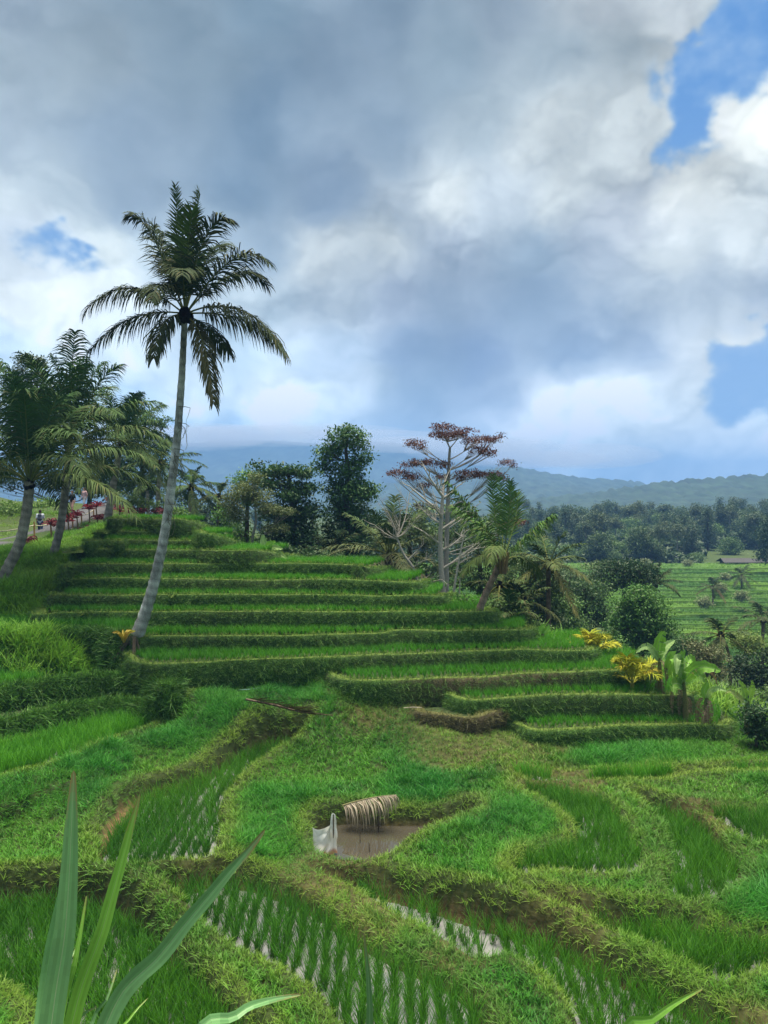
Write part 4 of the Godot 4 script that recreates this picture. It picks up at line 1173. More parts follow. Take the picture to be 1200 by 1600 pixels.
	for k in 270:
		var z := lerpf(166.0, 320.0, pow(rng.randf(), 1.25))
		var px := rf(770, 1215) if k > 30 else rf(260, 780)
		var x := (px - 600.0) / 1202.0 * z
		if z < 200.0 and px > 1090.0: continue
		var kind := int([0, 1, 2, 3, 0, 1, 0, 3][rng.randi() % 8])
		if z < 178.0: kind = [4, 2, 4, 0][rng.randi() % 4]
		var o: Node3D = kinds[kind] if n < 5 and kinds[n] == kinds[kind] else copy(kinds[kind])
		o.position = Vector3(x, ground(x, -z) - 0.3, -z)
		o.rotation.y = rf(0, TAU)
		var zone: String = ["", "left end", "above the white pole", "above the dark round tree", "left of the sheds", "right end"][0 if px < 780.0 else clampi(int((px - 780.0) / 88.0) + 1, 1, 5)]
		var row: String = ["front edge", "second rank", "deep inside", "skyline rank"][clampi(int((z - 166.0) / 38.0), 0, 3)]
		var look: String = ["round dark tree", "tall pale trunked tree", "light green spreading tree", "narrow pointed tree", "low bushy tree"][kind]
		o.set_meta("label", "%s in the far wood, %s, %s" % [look, row, zone] if px >= 780.0 else "%s of the far wood, %s, behind the near trees" % [look, row])
		var s := rf(0.75, 1.15) * (0.9 if z > 200.0 else 0.75)
		o.scale = Vector3(s * rf(0.9, 1.15), s * rf(0.85, 1.2), s)
		n += 1
	for k in 5:
		if kinds[k].position.length() < 1.0:
			var px := 860.0 + 70.0 * k
			kinds[k].position = Vector3((px - 600.0) / 1202.0 * 190.0, ground((px - 600.0) / 1202.0 * 190.0, -190.0) - 0.3, -190.0)
	var clump := Geo.new()
	for k in 260:
		var dd := Vector3(rng.randfn(), absf(rng.randfn()) * 0.8, rng.randfn()).normalized() * Vector3(2.2, 2.4, 2.2) * pow(rng.randf(), 0.4)
		var nn := Vector3(rng.randfn(), rng.randfn() + 1.2, rng.randfn()).normalized()
		var xx := nn.cross(Vector3(rng.randfn(), rng.randfn(), rng.randfn())).normalized() * rf(0.25, 0.5)
		var yy := nn.cross(xx).normalized() * rf(0.12, 0.25)
		clump.quad(dd - xx, dd + yy, dd + xx, dd - yy, Color(1, 1, 1) * rf(0.7, 1.3))
	t = []
	c = []
	for k in 1500:
		var z := lerpf(163.0, 325.0, rng.randf())
		var px := rf(560, 1240)
		if z < 205.0 and px > 1085.0: continue
		var x := (px - 600.0) / 1202.0 * z
		t.append(leaning(Vector3(x, ground(x, -z) - 0.3, -z), Vector3.UP, rf(0.7, 2.3) * (0.65 if z < 180.0 else 1.0)))
		c.append(Color(0.03, 0.065, 0.028).lerp(Color(0.085, 0.145, 0.045), rng.randf() * rng.randf()))
	scatter("undergrowth", clump, M.leaf, t, c, "dense undergrowth filling the far wood between its trees", "undergrowth")
	# smaller growth dotted over the fields
	var bush := tree("field_bush", "grey green bush among the far rice fields right of the big green tree", "bush", [Vector3(43.77,-14.88,-105.00), Vector3(43.77,-14.18,-105.00), Vector3(43.85,-13.65,-105.00)], 0.12, [[Vector3(43.77,-13.83,-105.00), Vector3(0.79,0.52,0.79)], [Vector3(44.30,-14.35,-105.00), Vector3(0.61,0.35,0.61)], [Vector3(43.33,-14.44,-105.00), Vector3(0.52,0.35,0.52)]], 0.16, 14.0, Color(0.1, 0.13, 0.06), Color(0.14, 0.17, 0.08), Color(0.35, 0.33, 0.28))
	for q: Array in [[1160, 938, 108, "pale bush in the far fields below the thin palm"], [1135, 908, 132, "yellow green bush on the field edge below the sheds"], [1075, 885, 152, "small bush by the far field edge left of the sheds"], [1010, 884, 150, "bush on the far field rim above the dark round tree"], [1128, 925, 118, "small dark bush between two field palms"]]:
		var o := copy(bush)
		o.set_meta("label", q[3])
		var x: float = (q[0] - 600.0) / 1202.0 * q[2]
		o.position = Vector3(x, -(q[1] - 780.0) / 1202.0 * q[2] - 0.2, -q[2]); o.rotation.y = rf(0, 6)
	for q: Array in [[1130, 893, 158, 1.0, "grey roofed open shed beside the far fields"], [1176, 890, 160, 0.85, "second grey roofed shed at the right edge of the far fields"]]:
		shed(Vector3((q[0] - 600.0) / 1202.0 * q[2] + 2.6, maxf(ground((q[0] - 600.0) / 1202.0 * q[2], -q[2]), -(q[1] - 780.0) / 1202.0 * q[2]), -q[2]), q[3] * 0.85, q[4])
	for q: Array in [[883, 892, 866, 165, "white utility pole standing left in front of the far wood"], [937, 893, 872, 168, "thin grey utility pole in front of the dark wood"], [1060, 893, 868, 165, "thin utility pole near the far sheds"]]:
		var at := Vector3((q[0] - 600.0) / 1202.0 * q[3], ground((q[0] - 600.0) / 1202.0 * q[3], -q[3]) - 0.4, -q[3])
		var h: float = -(q[2] - 780.0) / 1202.0 * q[3] - at.y
		var o := base("utility_pole", at, q[4], "utility pole")
		var g := Geo.new()
		g.tube([Vector3.ZERO, Vector3(0, h, 0)], [0.17, 0.13], 8, Color(0.75, 0.75, 0.73), Color(0.75, 0.75, 0.73))
		put("shaft", g, M.cloth, o)
		var a := Geo.new()
		a.box(Vector3(0, h - 0.25, 0), Vector3(0.6, 0.06, 0.06), Color(0.5, 0.5, 0.48))
		put("crossarm", a, M.cloth, o)


func copy(o: Node3D) -> Node3D:
	var r: Node3D = o.duplicate()
	r.name = numbered(String(o.name).rstrip("0123456789").trim_suffix("_"))
	add_child(r)
	return r


func shed(at: Vector3, s: float, label: String) -> void:
	var o := base("shed", at, label, "shed")
	var w := Geo.new()
	w.box(Vector3(0, 0.9, -0.6) * s, Vector3(2.9, 1.0, 1.4) * s, Color(0.1, 0.09, 0.075))
	put("wall", w, M.bank, o)
	for x in [-2.9, -1.0, 1.0, 2.9]:
		var p := Geo.new()
		p.box(Vector3(x * s, 0.95 * s, 1.7 * s), Vector3(0.09, 0.95 * s, 0.09), Color(0.3, 0.28, 0.25))
		put("post", p, M.bark, o)
	var r := Geo.new()
	for sg in [-1.0, 1.0]:
		var a := Vector3(-3.6, 2.75, 0) * s
		var b := Vector3(3.6, 2.75, 0) * s
		var e := Vector3(3.8, 1.85, 2.3 * sg) * s
		var f := Vector3(-3.8, 1.85, 2.3 * sg) * s
		if sg > 0: r.quad(a, b, e, f, Color(0.13, 0.13, 0.135))
		else: r.quad(a, f, e, b, Color(0.13, 0.13, 0.135))
		var dn := Vector3.DOWN * 0.1
		r.quad(f, e, e + dn, f + dn, Color(0.15, 0.14, 0.14))
	put("roof", r, M.bank, o)


func rooted(p: Array) -> Array:
	var y := ground(p[0].x, p[0].z) - 0.15
	if y < p[0].y: p[0].y = y
	return p


func trees() -> void:
	var bark := Color(0.13, 0.11, 0.085)
	var pale := Color(0.4, 0.38, 0.33)
	tree("broadleaf_tree", "tall dense green tree rising above the middle of the hill's skyline", "tree", rooted([Vector3(-2.08,-4.80,-48.00), Vector3(-2.20,-2.80,-48.00), Vector3(-2.36,-0.40,-48.00), Vector3(-2.27,1.60,-48.00), Vector3(-2.39,3.19,-48.00)]), 0.28, [[Vector3(-2.39,3.75,-48.00), Vector3(1.36,0.88,1.36)], [Vector3(-3.39,2.87,-48.00), Vector3(0.88,0.72,0.88)], [Vector3(-1.36,2.71,-48.00), Vector3(0.64,0.88,0.64)], [Vector3(-2.39,1.80,-48.00), Vector3(1.20,0.72,1.20)], [Vector3(-3.87,2.07,-48.00), Vector3(0.56,0.40,0.56)], [Vector3(-2.00,0.80,-48.00), Vector3(1.04,0.64,1.04)], [Vector3(-2.08,0.20,-48.00), Vector3(1.52,0.88,1.52)], [Vector3(-0.88,0.48,-48.00), Vector3(0.64,0.48,0.64)], [Vector3(-2.72,-1.00,-48.00), Vector3(1.20,1.04,1.20)], [Vector3(-1.52,-1.60,-48.00), Vector3(1.12,1.12,1.12)], [Vector3(-2.20,-2.80,-48.00), Vector3(1.60,1.20,1.60)], [Vector3(-3.19,0.80,-48.00), Vector3(0.56,0.48,0.56)]], 0.13, 17.0, Color(0.022, 0.06, 0.018), Color(0.05, 0.115, 0.03), bark)
	tree("layered_tree", "dark tree with flat layered boughs left of the tall dense tree", "tree", rooted([Vector3(-5.29,-4.60,-46.00), Vector3(-5.36,-2.30,-46.00), Vector3(-5.55,0.00,-46.00), Vector3(-5.74,1.72,-46.00)]), 0.25, [[Vector3(-7.53,1.99,-46.00), Vector3(0.38,0.19,0.38)], [Vector3(-6.81,1.61,-46.00), Vector3(0.77,0.31,0.77)], [Vector3(-5.93,1.72,-46.00), Vector3(0.92,0.31,0.92)], [Vector3(-4.89,1.61,-46.00), Vector3(0.84,0.31,0.84)], [Vector3(-6.50,0.92,-46.00), Vector3(1.00,0.31,1.00)], [Vector3(-4.67,0.69,-46.00), Vector3(0.92,0.34,0.92)], [Vector3(-5.55,0.19,-46.00), Vector3(1.30,0.46,1.30)], [Vector3(-6.12,-0.77,-46.00), Vector3(1.53,0.54,1.53)], [Vector3(-4.59,-0.77,-46.00), Vector3(1.00,0.69,1.00)], [Vector3(-5.55,-1.91,-46.00), Vector3(1.68,0.84,1.68)], [Vector3(-6.51,-2.87,-46.00), Vector3(1.30,0.77,1.30)], [Vector3(-4.60,-2.68,-46.00), Vector3(1.30,1.00,1.30)]], 0.14, 16.0, Color(0.016, 0.045, 0.016), Color(0.035, 0.08, 0.025), bark)
	tree("feathery_tree", "grey green feathery tree with pale forked trunk beside the small banana", "tree", rooted([Vector3(-7.27,-3.29,-43.00), Vector3(-7.37,-2.33,-43.00), Vector3(-7.16,-1.25,-43.00), Vector3(-7.23,-0.36,-43.00)]), 0.11, [[Vector3(-7.87,0.43,-43.00), Vector3(0.93,0.64,0.93)], [Vector3(-7.08,0.18,-43.00), Vector3(0.93,0.57,0.93)], [Vector3(-8.59,-0.18,-43.00), Vector3(0.57,0.50,0.57)], [Vector3(-6.44,-0.54,-43.00), Vector3(0.79,0.36,0.79)], [Vector3(-8.16,-0.72,-43.00), Vector3(0.79,0.50,0.79)], [Vector3(-7.15,1.25,-43.00), Vector3(0.50,0.36,0.50)], [Vector3(-5.55,-0.72,-43.00), Vector3(0.64,0.21,0.64)], [Vector3(-6.08,-1.61,-43.00), Vector3(0.79,0.21,0.79)]], 0.075, 34.0, Color(0.06, 0.085, 0.035), Color(0.1, 0.13, 0.05), pale)
	tree("leafy_tree", "bright green rounded tree top left of the dark layered tree", "tree", rooted([Vector3(-8.42,-3.60,-47.00), Vector3(-8.37,-1.17,-47.00), Vector3(-8.28,1.17,-47.00)]), 0.18, [[Vector3(-8.21,1.48,-47.00), Vector3(0.63,0.35,0.63)], [Vector3(-8.79,1.09,-47.00), Vector3(0.55,0.39,0.55)], [Vector3(-7.62,0.98,-47.00), Vector3(0.63,0.47,0.63)], [Vector3(-8.41,0.20,-47.00), Vector3(0.86,0.70,0.86)], [Vector3(-9.78,-0.78,-47.00), Vector3(0.55,0.63,0.55)], [Vector3(-9.00,-2.15,-47.00), Vector3(1.02,0.86,1.02)]], 0.12, 16.0, Color(0.05, 0.12, 0.025), Color(0.09, 0.18, 0.035), bark)
	tree("red_leaved_tree", "tall flat topped tree with rusty red leaves and pale trunk", "tree", rooted([Vector3(3.04,-5.32,-38.00), Vector3(3.07,-3.80,-38.00), Vector3(3.10,-1.90,-38.00), Vector3(3.16,0.00,-38.00), Vector3(3.19,1.42,-38.00), Vector3(3.25,2.53,-38.00)]), 0.16, [[Vector3(2.84,3.53,-38.00), Vector3(0.70,0.19,0.70)], [Vector3(3.85,3.35,-38.00), Vector3(0.76,0.19,0.76)], [Vector3(4.58,2.90,-38.00), Vector3(0.82,0.22,0.82)], [Vector3(5.37,2.97,-38.00), Vector3(0.51,0.16,0.51)], [Vector3(5.84,3.16,-38.00), Vector3(0.25,0.09,0.25)], [Vector3(5.21,2.34,-38.00), Vector3(0.57,0.19,0.57)], [Vector3(4.67,2.46,-38.00), Vector3(0.63,0.19,0.63)], [Vector3(1.52,2.78,-38.00), Vector3(0.57,0.16,0.57)], [Vector3(1.74,2.59,-38.00), Vector3(0.38,0.13,0.38)], [Vector3(3.16,3.16,-38.00), Vector3(1.07,0.19,1.07)], [Vector3(1.90,1.83,-38.00), Vector3(0.82,0.16,0.82)], [Vector3(1.26,1.71,-38.00), Vector3(0.51,0.13,0.51)], [Vector3(0.79,1.33,-38.00), Vector3(0.57,0.16,0.57)], [Vector3(1.26,1.11,-38.00), Vector3(0.70,0.16,0.70)], [Vector3(0.38,1.26,-38.00), Vector3(0.25,0.09,0.25)], [Vector3(2.84,1.71,-38.00), Vector3(0.57,0.16,0.57)], [Vector3(4.26,1.26,-38.00), Vector3(0.89,0.19,0.89)], [Vector3(5.21,1.20,-38.00), Vector3(0.76,0.16,0.76)], [Vector3(6.00,1.83,-38.00), Vector3(0.44,0.13,0.44)], [Vector3(6.32,1.71,-38.00), Vector3(0.19,0.09,0.19)], [Vector3(5.69,1.01,-38.00), Vector3(0.57,0.13,0.57)], [Vector3(2.84,1.11,-38.00), Vector3(0.51,0.16,0.51)], [Vector3(1.90,0.73,-38.00), Vector3(0.44,0.13,0.44)], [Vector3(3.79,1.01,-38.00), Vector3(0.44,0.13,0.44)], [Vector3(1.74,-0.32,-38.00), Vector3(0.32,0.09,0.32)], [Vector3(6.49,-1.23,-39.00), Vector3(0.65,0.16,0.65)], [Vector3(6.98,-1.10,-39.00), Vector3(0.39,0.13,0.39)], [Vector3(4.38,-0.81,-39.00), Vector3(0.39,0.16,0.39)], [Vector3(3.79,-0.25,-38.00), Vector3(0.25,0.13,0.25)], [Vector3(6.16,-0.19,-38.00), Vector3(0.25,0.09,0.25)]], 0.06, 30.0, Color(0.055, 0.022, 0.02), Color(0.1, 0.046, 0.034), Color(0.42, 0.4, 0.37), "", 0.3)
	bare_tree("bare_tree", "bare whitish tree with two stems in front of the red leaved tree", rooted([Vector3(2.86,-5.05,-36.50), Vector3(2.74,-3.65,-36.50), Vector3(2.67,-2.13,-36.50), Vector3(2.73,-0.61,-36.50), Vector3(2.79,0.15,-36.50)]), 0.17, [Vector3(1.95,1.35,-36.00), Vector3(1.21,0.61,-36.50), Vector3(3.49,0.61,-36.50), Vector3(2.22,-0.30,-35.50), Vector3(3.95,-0.61,-36.50), Vector3(1.80,-1.50,-36.00), Vector3(3.94,-1.54,-37.00), Vector3(3.08,1.23,-37.00), Vector3(1.69,-0.31,-37.00), Vector3(4.35,-2.10,-36.00)], Color(0.5, 0.48, 0.43), 6)
	bare_tree("bare_tree", "leaning bare grey tree between the shaggy palm and the red leaved tree", rooted([Vector3(1.71,-4.35,-36.00), Vector3(1.44,-3.45,-36.00), Vector3(0.90,-2.55,-36.00), Vector3(0.60,-1.80,-36.00)]), 0.1, [Vector3(0.00,-0.30,-36.00), Vector3(0.76,-0.30,-36.50), Vector3(1.48,-0.89,-35.50), Vector3(1.23,0.31,-37.00), Vector3(0.15,-1.50,-36.00), Vector3(1.86,-2.10,-36.00), Vector3(2.62,-3.65,-35.00), Vector3(2.07,-2.66,-35.50), Vector3(-0.45,-1.20,-36.00)], Color(0.42, 0.4, 0.36), 6)
	bare_tree("bare_tree", "slim bare pale stem right of the two stemmed white tree", rooted([Vector3(3.12,-4.95,-36.00), Vector3(3.36,-3.75,-36.00), Vector3(3.54,-2.70,-36.00), Vector3(3.72,-1.80,-36.00)]), 0.07, [Vector3(4.19,-1.20,-36.00), Vector3(3.74,-0.75,-36.00), Vector3(3.30,-1.50,-36.00), Vector3(4.35,-2.10,-36.00), Vector3(4.05,-2.70,-36.00)], Color(0.5, 0.48, 0.43), 5)
	bare_tree("bare_tree", "thin grey pole like stem beside the young palm", rooted([Vector3(3.48,-4.95,-36.00), Vector3(3.54,-4.20,-36.00), Vector3(3.57,-3.45,-36.00)]), 0.05, [Vector3(3.75,-3.15,-36.00), Vector3(3.36,-3.00,-36.00)], Color(0.42, 0.4, 0.36), 2)
	tree("thicket", "mid green thicket behind the shaggy palm", "bush", rooted([Vector3(1.57,-4.70,-47.00), Vector3(1.57,-3.52,-47.00), Vector3(1.57,-2.35,-47.00)]), 0.2, [[Vector3(1.56,-1.96,-47.00), Vector3(1.33,1.02,1.33)], [Vector3(0.39,-2.74,-47.00), Vector3(1.02,1.02,1.02)], [Vector3(2.74,-2.54,-47.00), Vector3(1.17,1.17,1.17)], [Vector3(2.15,-0.78,-47.00), Vector3(0.94,0.63,0.94)], [Vector3(-0.59,-3.13,-47.00), Vector3(0.70,0.94,0.70)], [Vector3(1.57,-3.91,-47.00), Vector3(1.56,0.78,1.56)], [Vector3(3.52,-4.31,-47.00), Vector3(1.17,0.94,1.17)]], 0.12, 10.0, Color(0.045, 0.08, 0.03), Color(0.075, 0.115, 0.04), bark)
	tree("thicket", "dense green thicket behind the young palm and white trunks", "bush", rooted([Vector3(5.63,-5.63,-45.00), Vector3(5.62,-4.12,-45.00), Vector3(5.43,-2.62,-45.00)]), 0.2, [[Vector3(5.25,-2.62,-45.00), Vector3(1.50,0.97,1.50)], [Vector3(3.75,-1.87,-45.00), Vector3(1.12,0.90,1.12)], [Vector3(6.75,-3.37,-45.00), Vector3(1.27,1.12,1.27)], [Vector3(4.69,-4.50,-45.00), Vector3(1.50,0.97,1.50)], [Vector3(6.37,-4.87,-45.00), Vector3(1.50,0.97,1.50)], [Vector3(7.50,-3.75,-45.00), Vector3(0.97,1.12,0.97)], [Vector3(4.31,-0.75,-45.00), Vector3(0.90,0.60,0.90)], [Vector3(6.18,-1.50,-45.00), Vector3(0.97,0.60,0.97)], [Vector3(7.50,-5.44,-45.00), Vector3(1.27,0.75,1.27)]], 0.12, 10.0, Color(0.04, 0.08, 0.025), Color(0.07, 0.12, 0.035), bark)
	tree("thicket", "dark hedge of shrubs behind the small banana plant", "bush", rooted([Vector3(-4.55,-3.85,-42.00), Vector3(-4.55,-3.15,-42.00), Vector3(-4.55,-2.80,-42.00)]), 0.15, [[Vector3(-5.60,-2.97,-42.00), Vector3(0.84,0.63,0.84)], [Vector3(-4.20,-3.22,-42.00), Vector3(1.05,0.63,1.05)], [Vector3(-2.80,-3.43,-42.00), Vector3(0.98,0.56,0.98)], [Vector3(-1.57,-3.67,-42.00), Vector3(0.91,0.49,0.91)], [Vector3(-0.35,-4.02,-42.00), Vector3(0.84,0.49,0.84)], [Vector3(0.70,-4.37,-42.00), Vector3(0.77,0.42,0.77)], [Vector3(-6.64,-2.45,-42.00), Vector3(0.56,0.63,0.56)]], 0.11, 14.0, Color(0.018, 0.045, 0.016), Color(0.04, 0.08, 0.025), bark)
	tree("thicket", "low shrubs along the hill edge right of the white trunks", "bush", rooted([Vector3(4.68,-4.81,-33.00), Vector3(4.73,-4.54,-33.00), Vector3(4.81,-4.35,-33.00)]), 0.08, [[Vector3(3.30,-4.26,-33.00), Vector3(0.33,0.25,0.33)], [Vector3(4.68,-4.46,-33.00), Vector3(0.49,0.38,0.49)], [Vector3(5.50,-4.68,-33.00), Vector3(0.49,0.38,0.49)], [Vector3(6.19,-5.09,-33.00), Vector3(0.44,0.33,0.44)], [Vector3(3.85,-4.40,-33.00), Vector3(0.27,0.22,0.27)], [Vector3(6.74,-5.64,-33.00), Vector3(0.55,0.27,0.55)]], 0.08, 22.0, Color(0.04, 0.085, 0.025), Color(0.08, 0.14, 0.035), bark)
	tree("shaggy_tree", "shaggy dark green tree draped with palm leaves right of the young palm", "tree", rooted([Vector3(8.62,-7.71,-42.00), Vector3(8.58,-6.30,-42.00), Vector3(8.47,-4.55,-42.00)]), 0.2, [[Vector3(8.40,-3.95,-42.00), Vector3(0.84,0.56,0.84)], [Vector3(7.98,-4.72,-42.00), Vector3(0.84,0.70,0.84)], [Vector3(9.03,-5.08,-42.00), Vector3(0.84,0.84,0.84)], [Vector3(8.33,-5.95,-42.00), Vector3(1.12,0.91,1.12)], [Vector3(9.28,-6.48,-42.00), Vector3(0.77,0.77,0.77)], [Vector3(7.71,-6.83,-42.00), Vector3(0.77,0.70,0.77)], [Vector3(8.76,-7.36,-42.00), Vector3(1.12,0.56,1.12)]], 0.11, 18.0, Color(0.03, 0.06, 0.022), Color(0.06, 0.1, 0.03), bark)
	tree("round_tree", "large bright green rounded tree below the far terraced fields", "tree", rooted([Vector3(15.81,-9.81,-47.00), Vector3(15.76,-8.23,-47.00), Vector3(15.68,-6.86,-47.00), Vector3(15.75,-5.88,-47.00)]), 0.22, [[Vector3(15.67,-5.80,-47.00), Vector3(1.02,0.55,1.02)], [Vector3(15.09,-6.46,-47.00), Vector3(1.02,0.70,1.02)], [Vector3(16.54,-6.58,-47.00), Vector3(1.02,0.70,1.02)], [Vector3(14.50,-7.64,-47.00), Vector3(0.94,0.86,0.94)], [Vector3(15.68,-7.45,-47.00), Vector3(1.33,0.94,1.33)], [Vector3(17.09,-7.76,-47.00), Vector3(0.86,0.94,0.86)], [Vector3(14.12,-8.63,-47.00), Vector3(0.63,0.55,0.63)], [Vector3(15.30,-8.82,-47.00), Vector3(1.17,0.70,1.17)], [Vector3(16.67,-8.82,-47.00), Vector3(1.09,0.63,1.09)]], 0.12, 20.0, Color(0.03, 0.085, 0.018), Color(0.065, 0.145, 0.03), bark)
	tree("round_tree", "dark round topped tree behind the bright green tree", "tree", rooted([Vector3(19.39,-9.31,-62.00), Vector3(19.38,-7.75,-62.00), Vector3(19.37,-6.20,-62.00)]), 0.25, [[Vector3(19.11,-5.42,-62.00), Vector3(1.65,0.52,1.65)], [Vector3(20.40,-5.68,-62.00), Vector3(1.75,0.72,1.75)], [Vector3(18.60,-6.46,-62.00), Vector3(1.55,0.93,1.55)], [Vector3(20.67,-6.82,-62.00), Vector3(1.44,0.83,1.44)]], 0.14, 11.0, Color(0.014, 0.035, 0.014), Color(0.03, 0.065, 0.022), bark)
	tree("round_tree", "dark green tree low between the draped tree and the bright tree", "tree", rooted([Vector3(14.72,-9.58,-56.00), Vector3(14.71,-7.94,-56.00), Vector3(14.70,-6.77,-56.00)]), 0.22, [[Vector3(14.23,-6.30,-56.00), Vector3(1.02,0.56,1.02)], [Vector3(15.40,-7.00,-56.00), Vector3(1.21,1.02,1.21)], [Vector3(13.77,-7.70,-56.00), Vector3(1.21,0.93,1.21)], [Vector3(15.88,-8.40,-56.00), Vector3(1.21,1.02,1.21)], [Vector3(14.25,-9.11,-56.00), Vector3(1.40,0.93,1.40)], [Vector3(13.08,-9.11,-56.00), Vector3(1.02,0.84,1.02)]], 0.13, 12.0, Color(0.02, 0.05, 0.018), Color(0.045, 0.085, 0.028), bark)
	tree("round_tree", "grey green tree left behind the dark round trees", "tree", rooted([Vector3(18.13,-10.00,-75.00), Vector3(18.13,-8.44,-75.00), Vector3(18.12,-7.18,-75.00)]), 0.22, [[Vector3(18.12,-7.50,-75.00), Vector3(1.62,0.62,1.62)], [Vector3(19.69,-7.81,-75.00), Vector3(1.50,0.62,1.50)], [Vector3(16.88,-8.44,-75.00), Vector3(1.50,0.87,1.50)], [Vector3(18.75,-9.06,-75.00), Vector3(1.87,0.75,1.87)], [Vector3(21.24,-6.56,-75.00), Vector3(1.87,0.44,1.87)]], 0.15, 8.0, Color(0.05, 0.085, 0.035), Color(0.08, 0.12, 0.045), bark)
	tree("thicket", "brown tinged shrub behind the banana plants", "bush", rooted([Vector3(16.87,-9.18,-40.00), Vector3(16.86,-8.51,-40.00), Vector3(16.86,-7.84,-40.00)]), 0.1, [[Vector3(16.09,-7.61,-40.00), Vector3(0.40,0.33,0.40)], [Vector3(16.69,-7.94,-40.00), Vector3(0.67,0.53,0.67)], [Vector3(17.43,-8.18,-40.00), Vector3(0.67,0.53,0.67)], [Vector3(16.53,-8.68,-40.00), Vector3(0.80,0.47,0.80)], [Vector3(17.37,-9.02,-40.00), Vector3(0.73,0.40,0.73)]], 0.085, 24.0, Color(0.06, 0.075, 0.035), Color(0.1, 0.11, 0.045), bark)
	tree("round_tree", "yellow green small tree at the right below the far fields", "tree", rooted([Vector3(22.64,-10.82,-48.00), Vector3(22.64,-9.81,-48.00), Vector3(22.63,-9.01,-48.00)]), 0.14, [[Vector3(22.63,-8.65,-48.00), Vector3(0.96,0.36,0.96)], [Vector3(23.23,-9.01,-48.00), Vector3(0.72,0.36,0.72)], [Vector3(22.03,-8.97,-48.00), Vector3(0.64,0.36,0.64)], [Vector3(22.91,-9.53,-48.00), Vector3(1.04,0.36,1.04)]], 0.09, 20.0, Color(0.075, 0.12, 0.03), Color(0.12, 0.17, 0.04), bark)
	tree("round_tree", "very dark bush under the yellow green tree at the right", "tree", rooted([Vector3(20.17,-10.70,-42.00), Vector3(20.17,-9.82,-42.00), Vector3(20.16,-9.29,-42.00)]), 0.16, [[Vector3(19.63,-8.90,-42.00), Vector3(0.63,0.42,0.63)], [Vector3(20.51,-9.19,-42.00), Vector3(0.77,0.49,0.77)], [Vector3(19.82,-9.75,-42.00), Vector3(0.77,0.49,0.77)], [Vector3(20.87,-10.00,-42.00), Vector3(0.63,0.56,0.63)], [Vector3(19.11,-9.47,-42.00), Vector3(0.42,0.35,0.42)], [Vector3(21.21,-8.59,-42.00), Vector3(0.56,0.49,0.56)]], 0.11, 18.0, Color(0.012, 0.03, 0.014), Color(0.03, 0.055, 0.022), bark)
	tree("thicket", "dim undergrowth between the bananas and the right edge", "bush", rooted([Vector3(16.39,-10.20,-37.00), Vector3(16.38,-9.74,-37.00), Vector3(16.38,-9.43,-37.00)]), 0.1, [[Vector3(15.76,-9.27,-37.00), Vector3(0.62,0.37,0.62)], [Vector3(16.69,-9.43,-37.00), Vector3(0.62,0.31,0.62)], [Vector3(17.62,-9.58,-37.00), Vector3(0.68,0.37,0.68)], [Vector3(18.55,-9.58,-37.00), Vector3(0.55,0.43,0.55)], [Vector3(14.83,-9.12,-37.00), Vector3(0.49,0.37,0.49)], [Vector3(13.75,-8.65,-37.00), Vector3(0.49,0.43,0.49)], [Vector3(12.67,-8.18,-37.00), Vector3(0.55,0.37,0.55)]], 0.1, 16.0, Color(0.03, 0.065, 0.02), Color(0.06, 0.1, 0.03), bark)
	tree("dark_tree", "dark tree cut off by the right edge below the ridge", "tree", rooted([Vector3(70.56,-12.83,-140.00), Vector3(70.53,-9.33,-140.00), Vector3(70.50,-5.83,-140.00)]), 0.3, [[Vector3(70.26,-4.08,-140.00), Vector3(1.40,1.16,1.40)], [Vector3(69.70,-6.76,-140.00), Vector3(1.63,1.63,1.63)], [Vector3(70.88,-9.33,-140.00), Vector3(2.10,1.86,2.10)], [Vector3(68.79,-10.49,-140.00), Vector3(1.16,1.40,1.16)]], 0.26, 4.0, blue_green(0.8), blue_green(1.3), bark)
	tree("shrub", "glossy dark leaved shrub at the right edge above the terrace end", "bush", rooted([Vector3(11.92,-7.58,-24.50), Vector3(11.92,-7.17,-24.50), Vector3(11.92,-6.86,-24.50)]), 0.05, [[Vector3(11.83,-6.71,-24.50), Vector3(0.33,0.29,0.33)], [Vector3(12.20,-6.86,-24.50), Vector3(0.33,0.33,0.33)], [Vector3(11.88,-7.17,-24.50), Vector3(0.37,0.29,0.37)], [Vector3(12.29,-7.33,-24.50), Vector3(0.29,0.29,0.29)], [Vector3(11.63,-7.00,-24.50), Vector3(0.20,0.20,0.20)], [Vector3(11.84,-7.50,-24.50), Vector3(0.33,0.20,0.33)], [Vector3(12.19,-7.62,-24.50), Vector3(0.29,0.16,0.29)]], 0.075, 46.0, Color(0.015, 0.045, 0.018), Color(0.04, 0.08, 0.03), bark, "", 0.5)
	tree("leafy_tree", "fresh green tree between the shaggy tree and the dark low tree", "tree", rooted([Vector3(11.68,-9.18,-50.00), Vector3(11.68,-7.92,-50.00), Vector3(11.67,-6.88,-50.00)]), 0.15, [[Vector3(11.34,-6.46,-50.00), Vector3(0.83,0.58,0.83)], [Vector3(12.09,-6.88,-50.00), Vector3(0.75,0.67,0.75)], [Vector3(11.47,-7.50,-50.00), Vector3(1.00,0.75,1.00)], [Vector3(12.30,-8.13,-50.00), Vector3(0.92,0.67,0.92)]], 0.11, 20.0, Color(0.045, 0.1, 0.025), Color(0.09, 0.16, 0.04), bark)
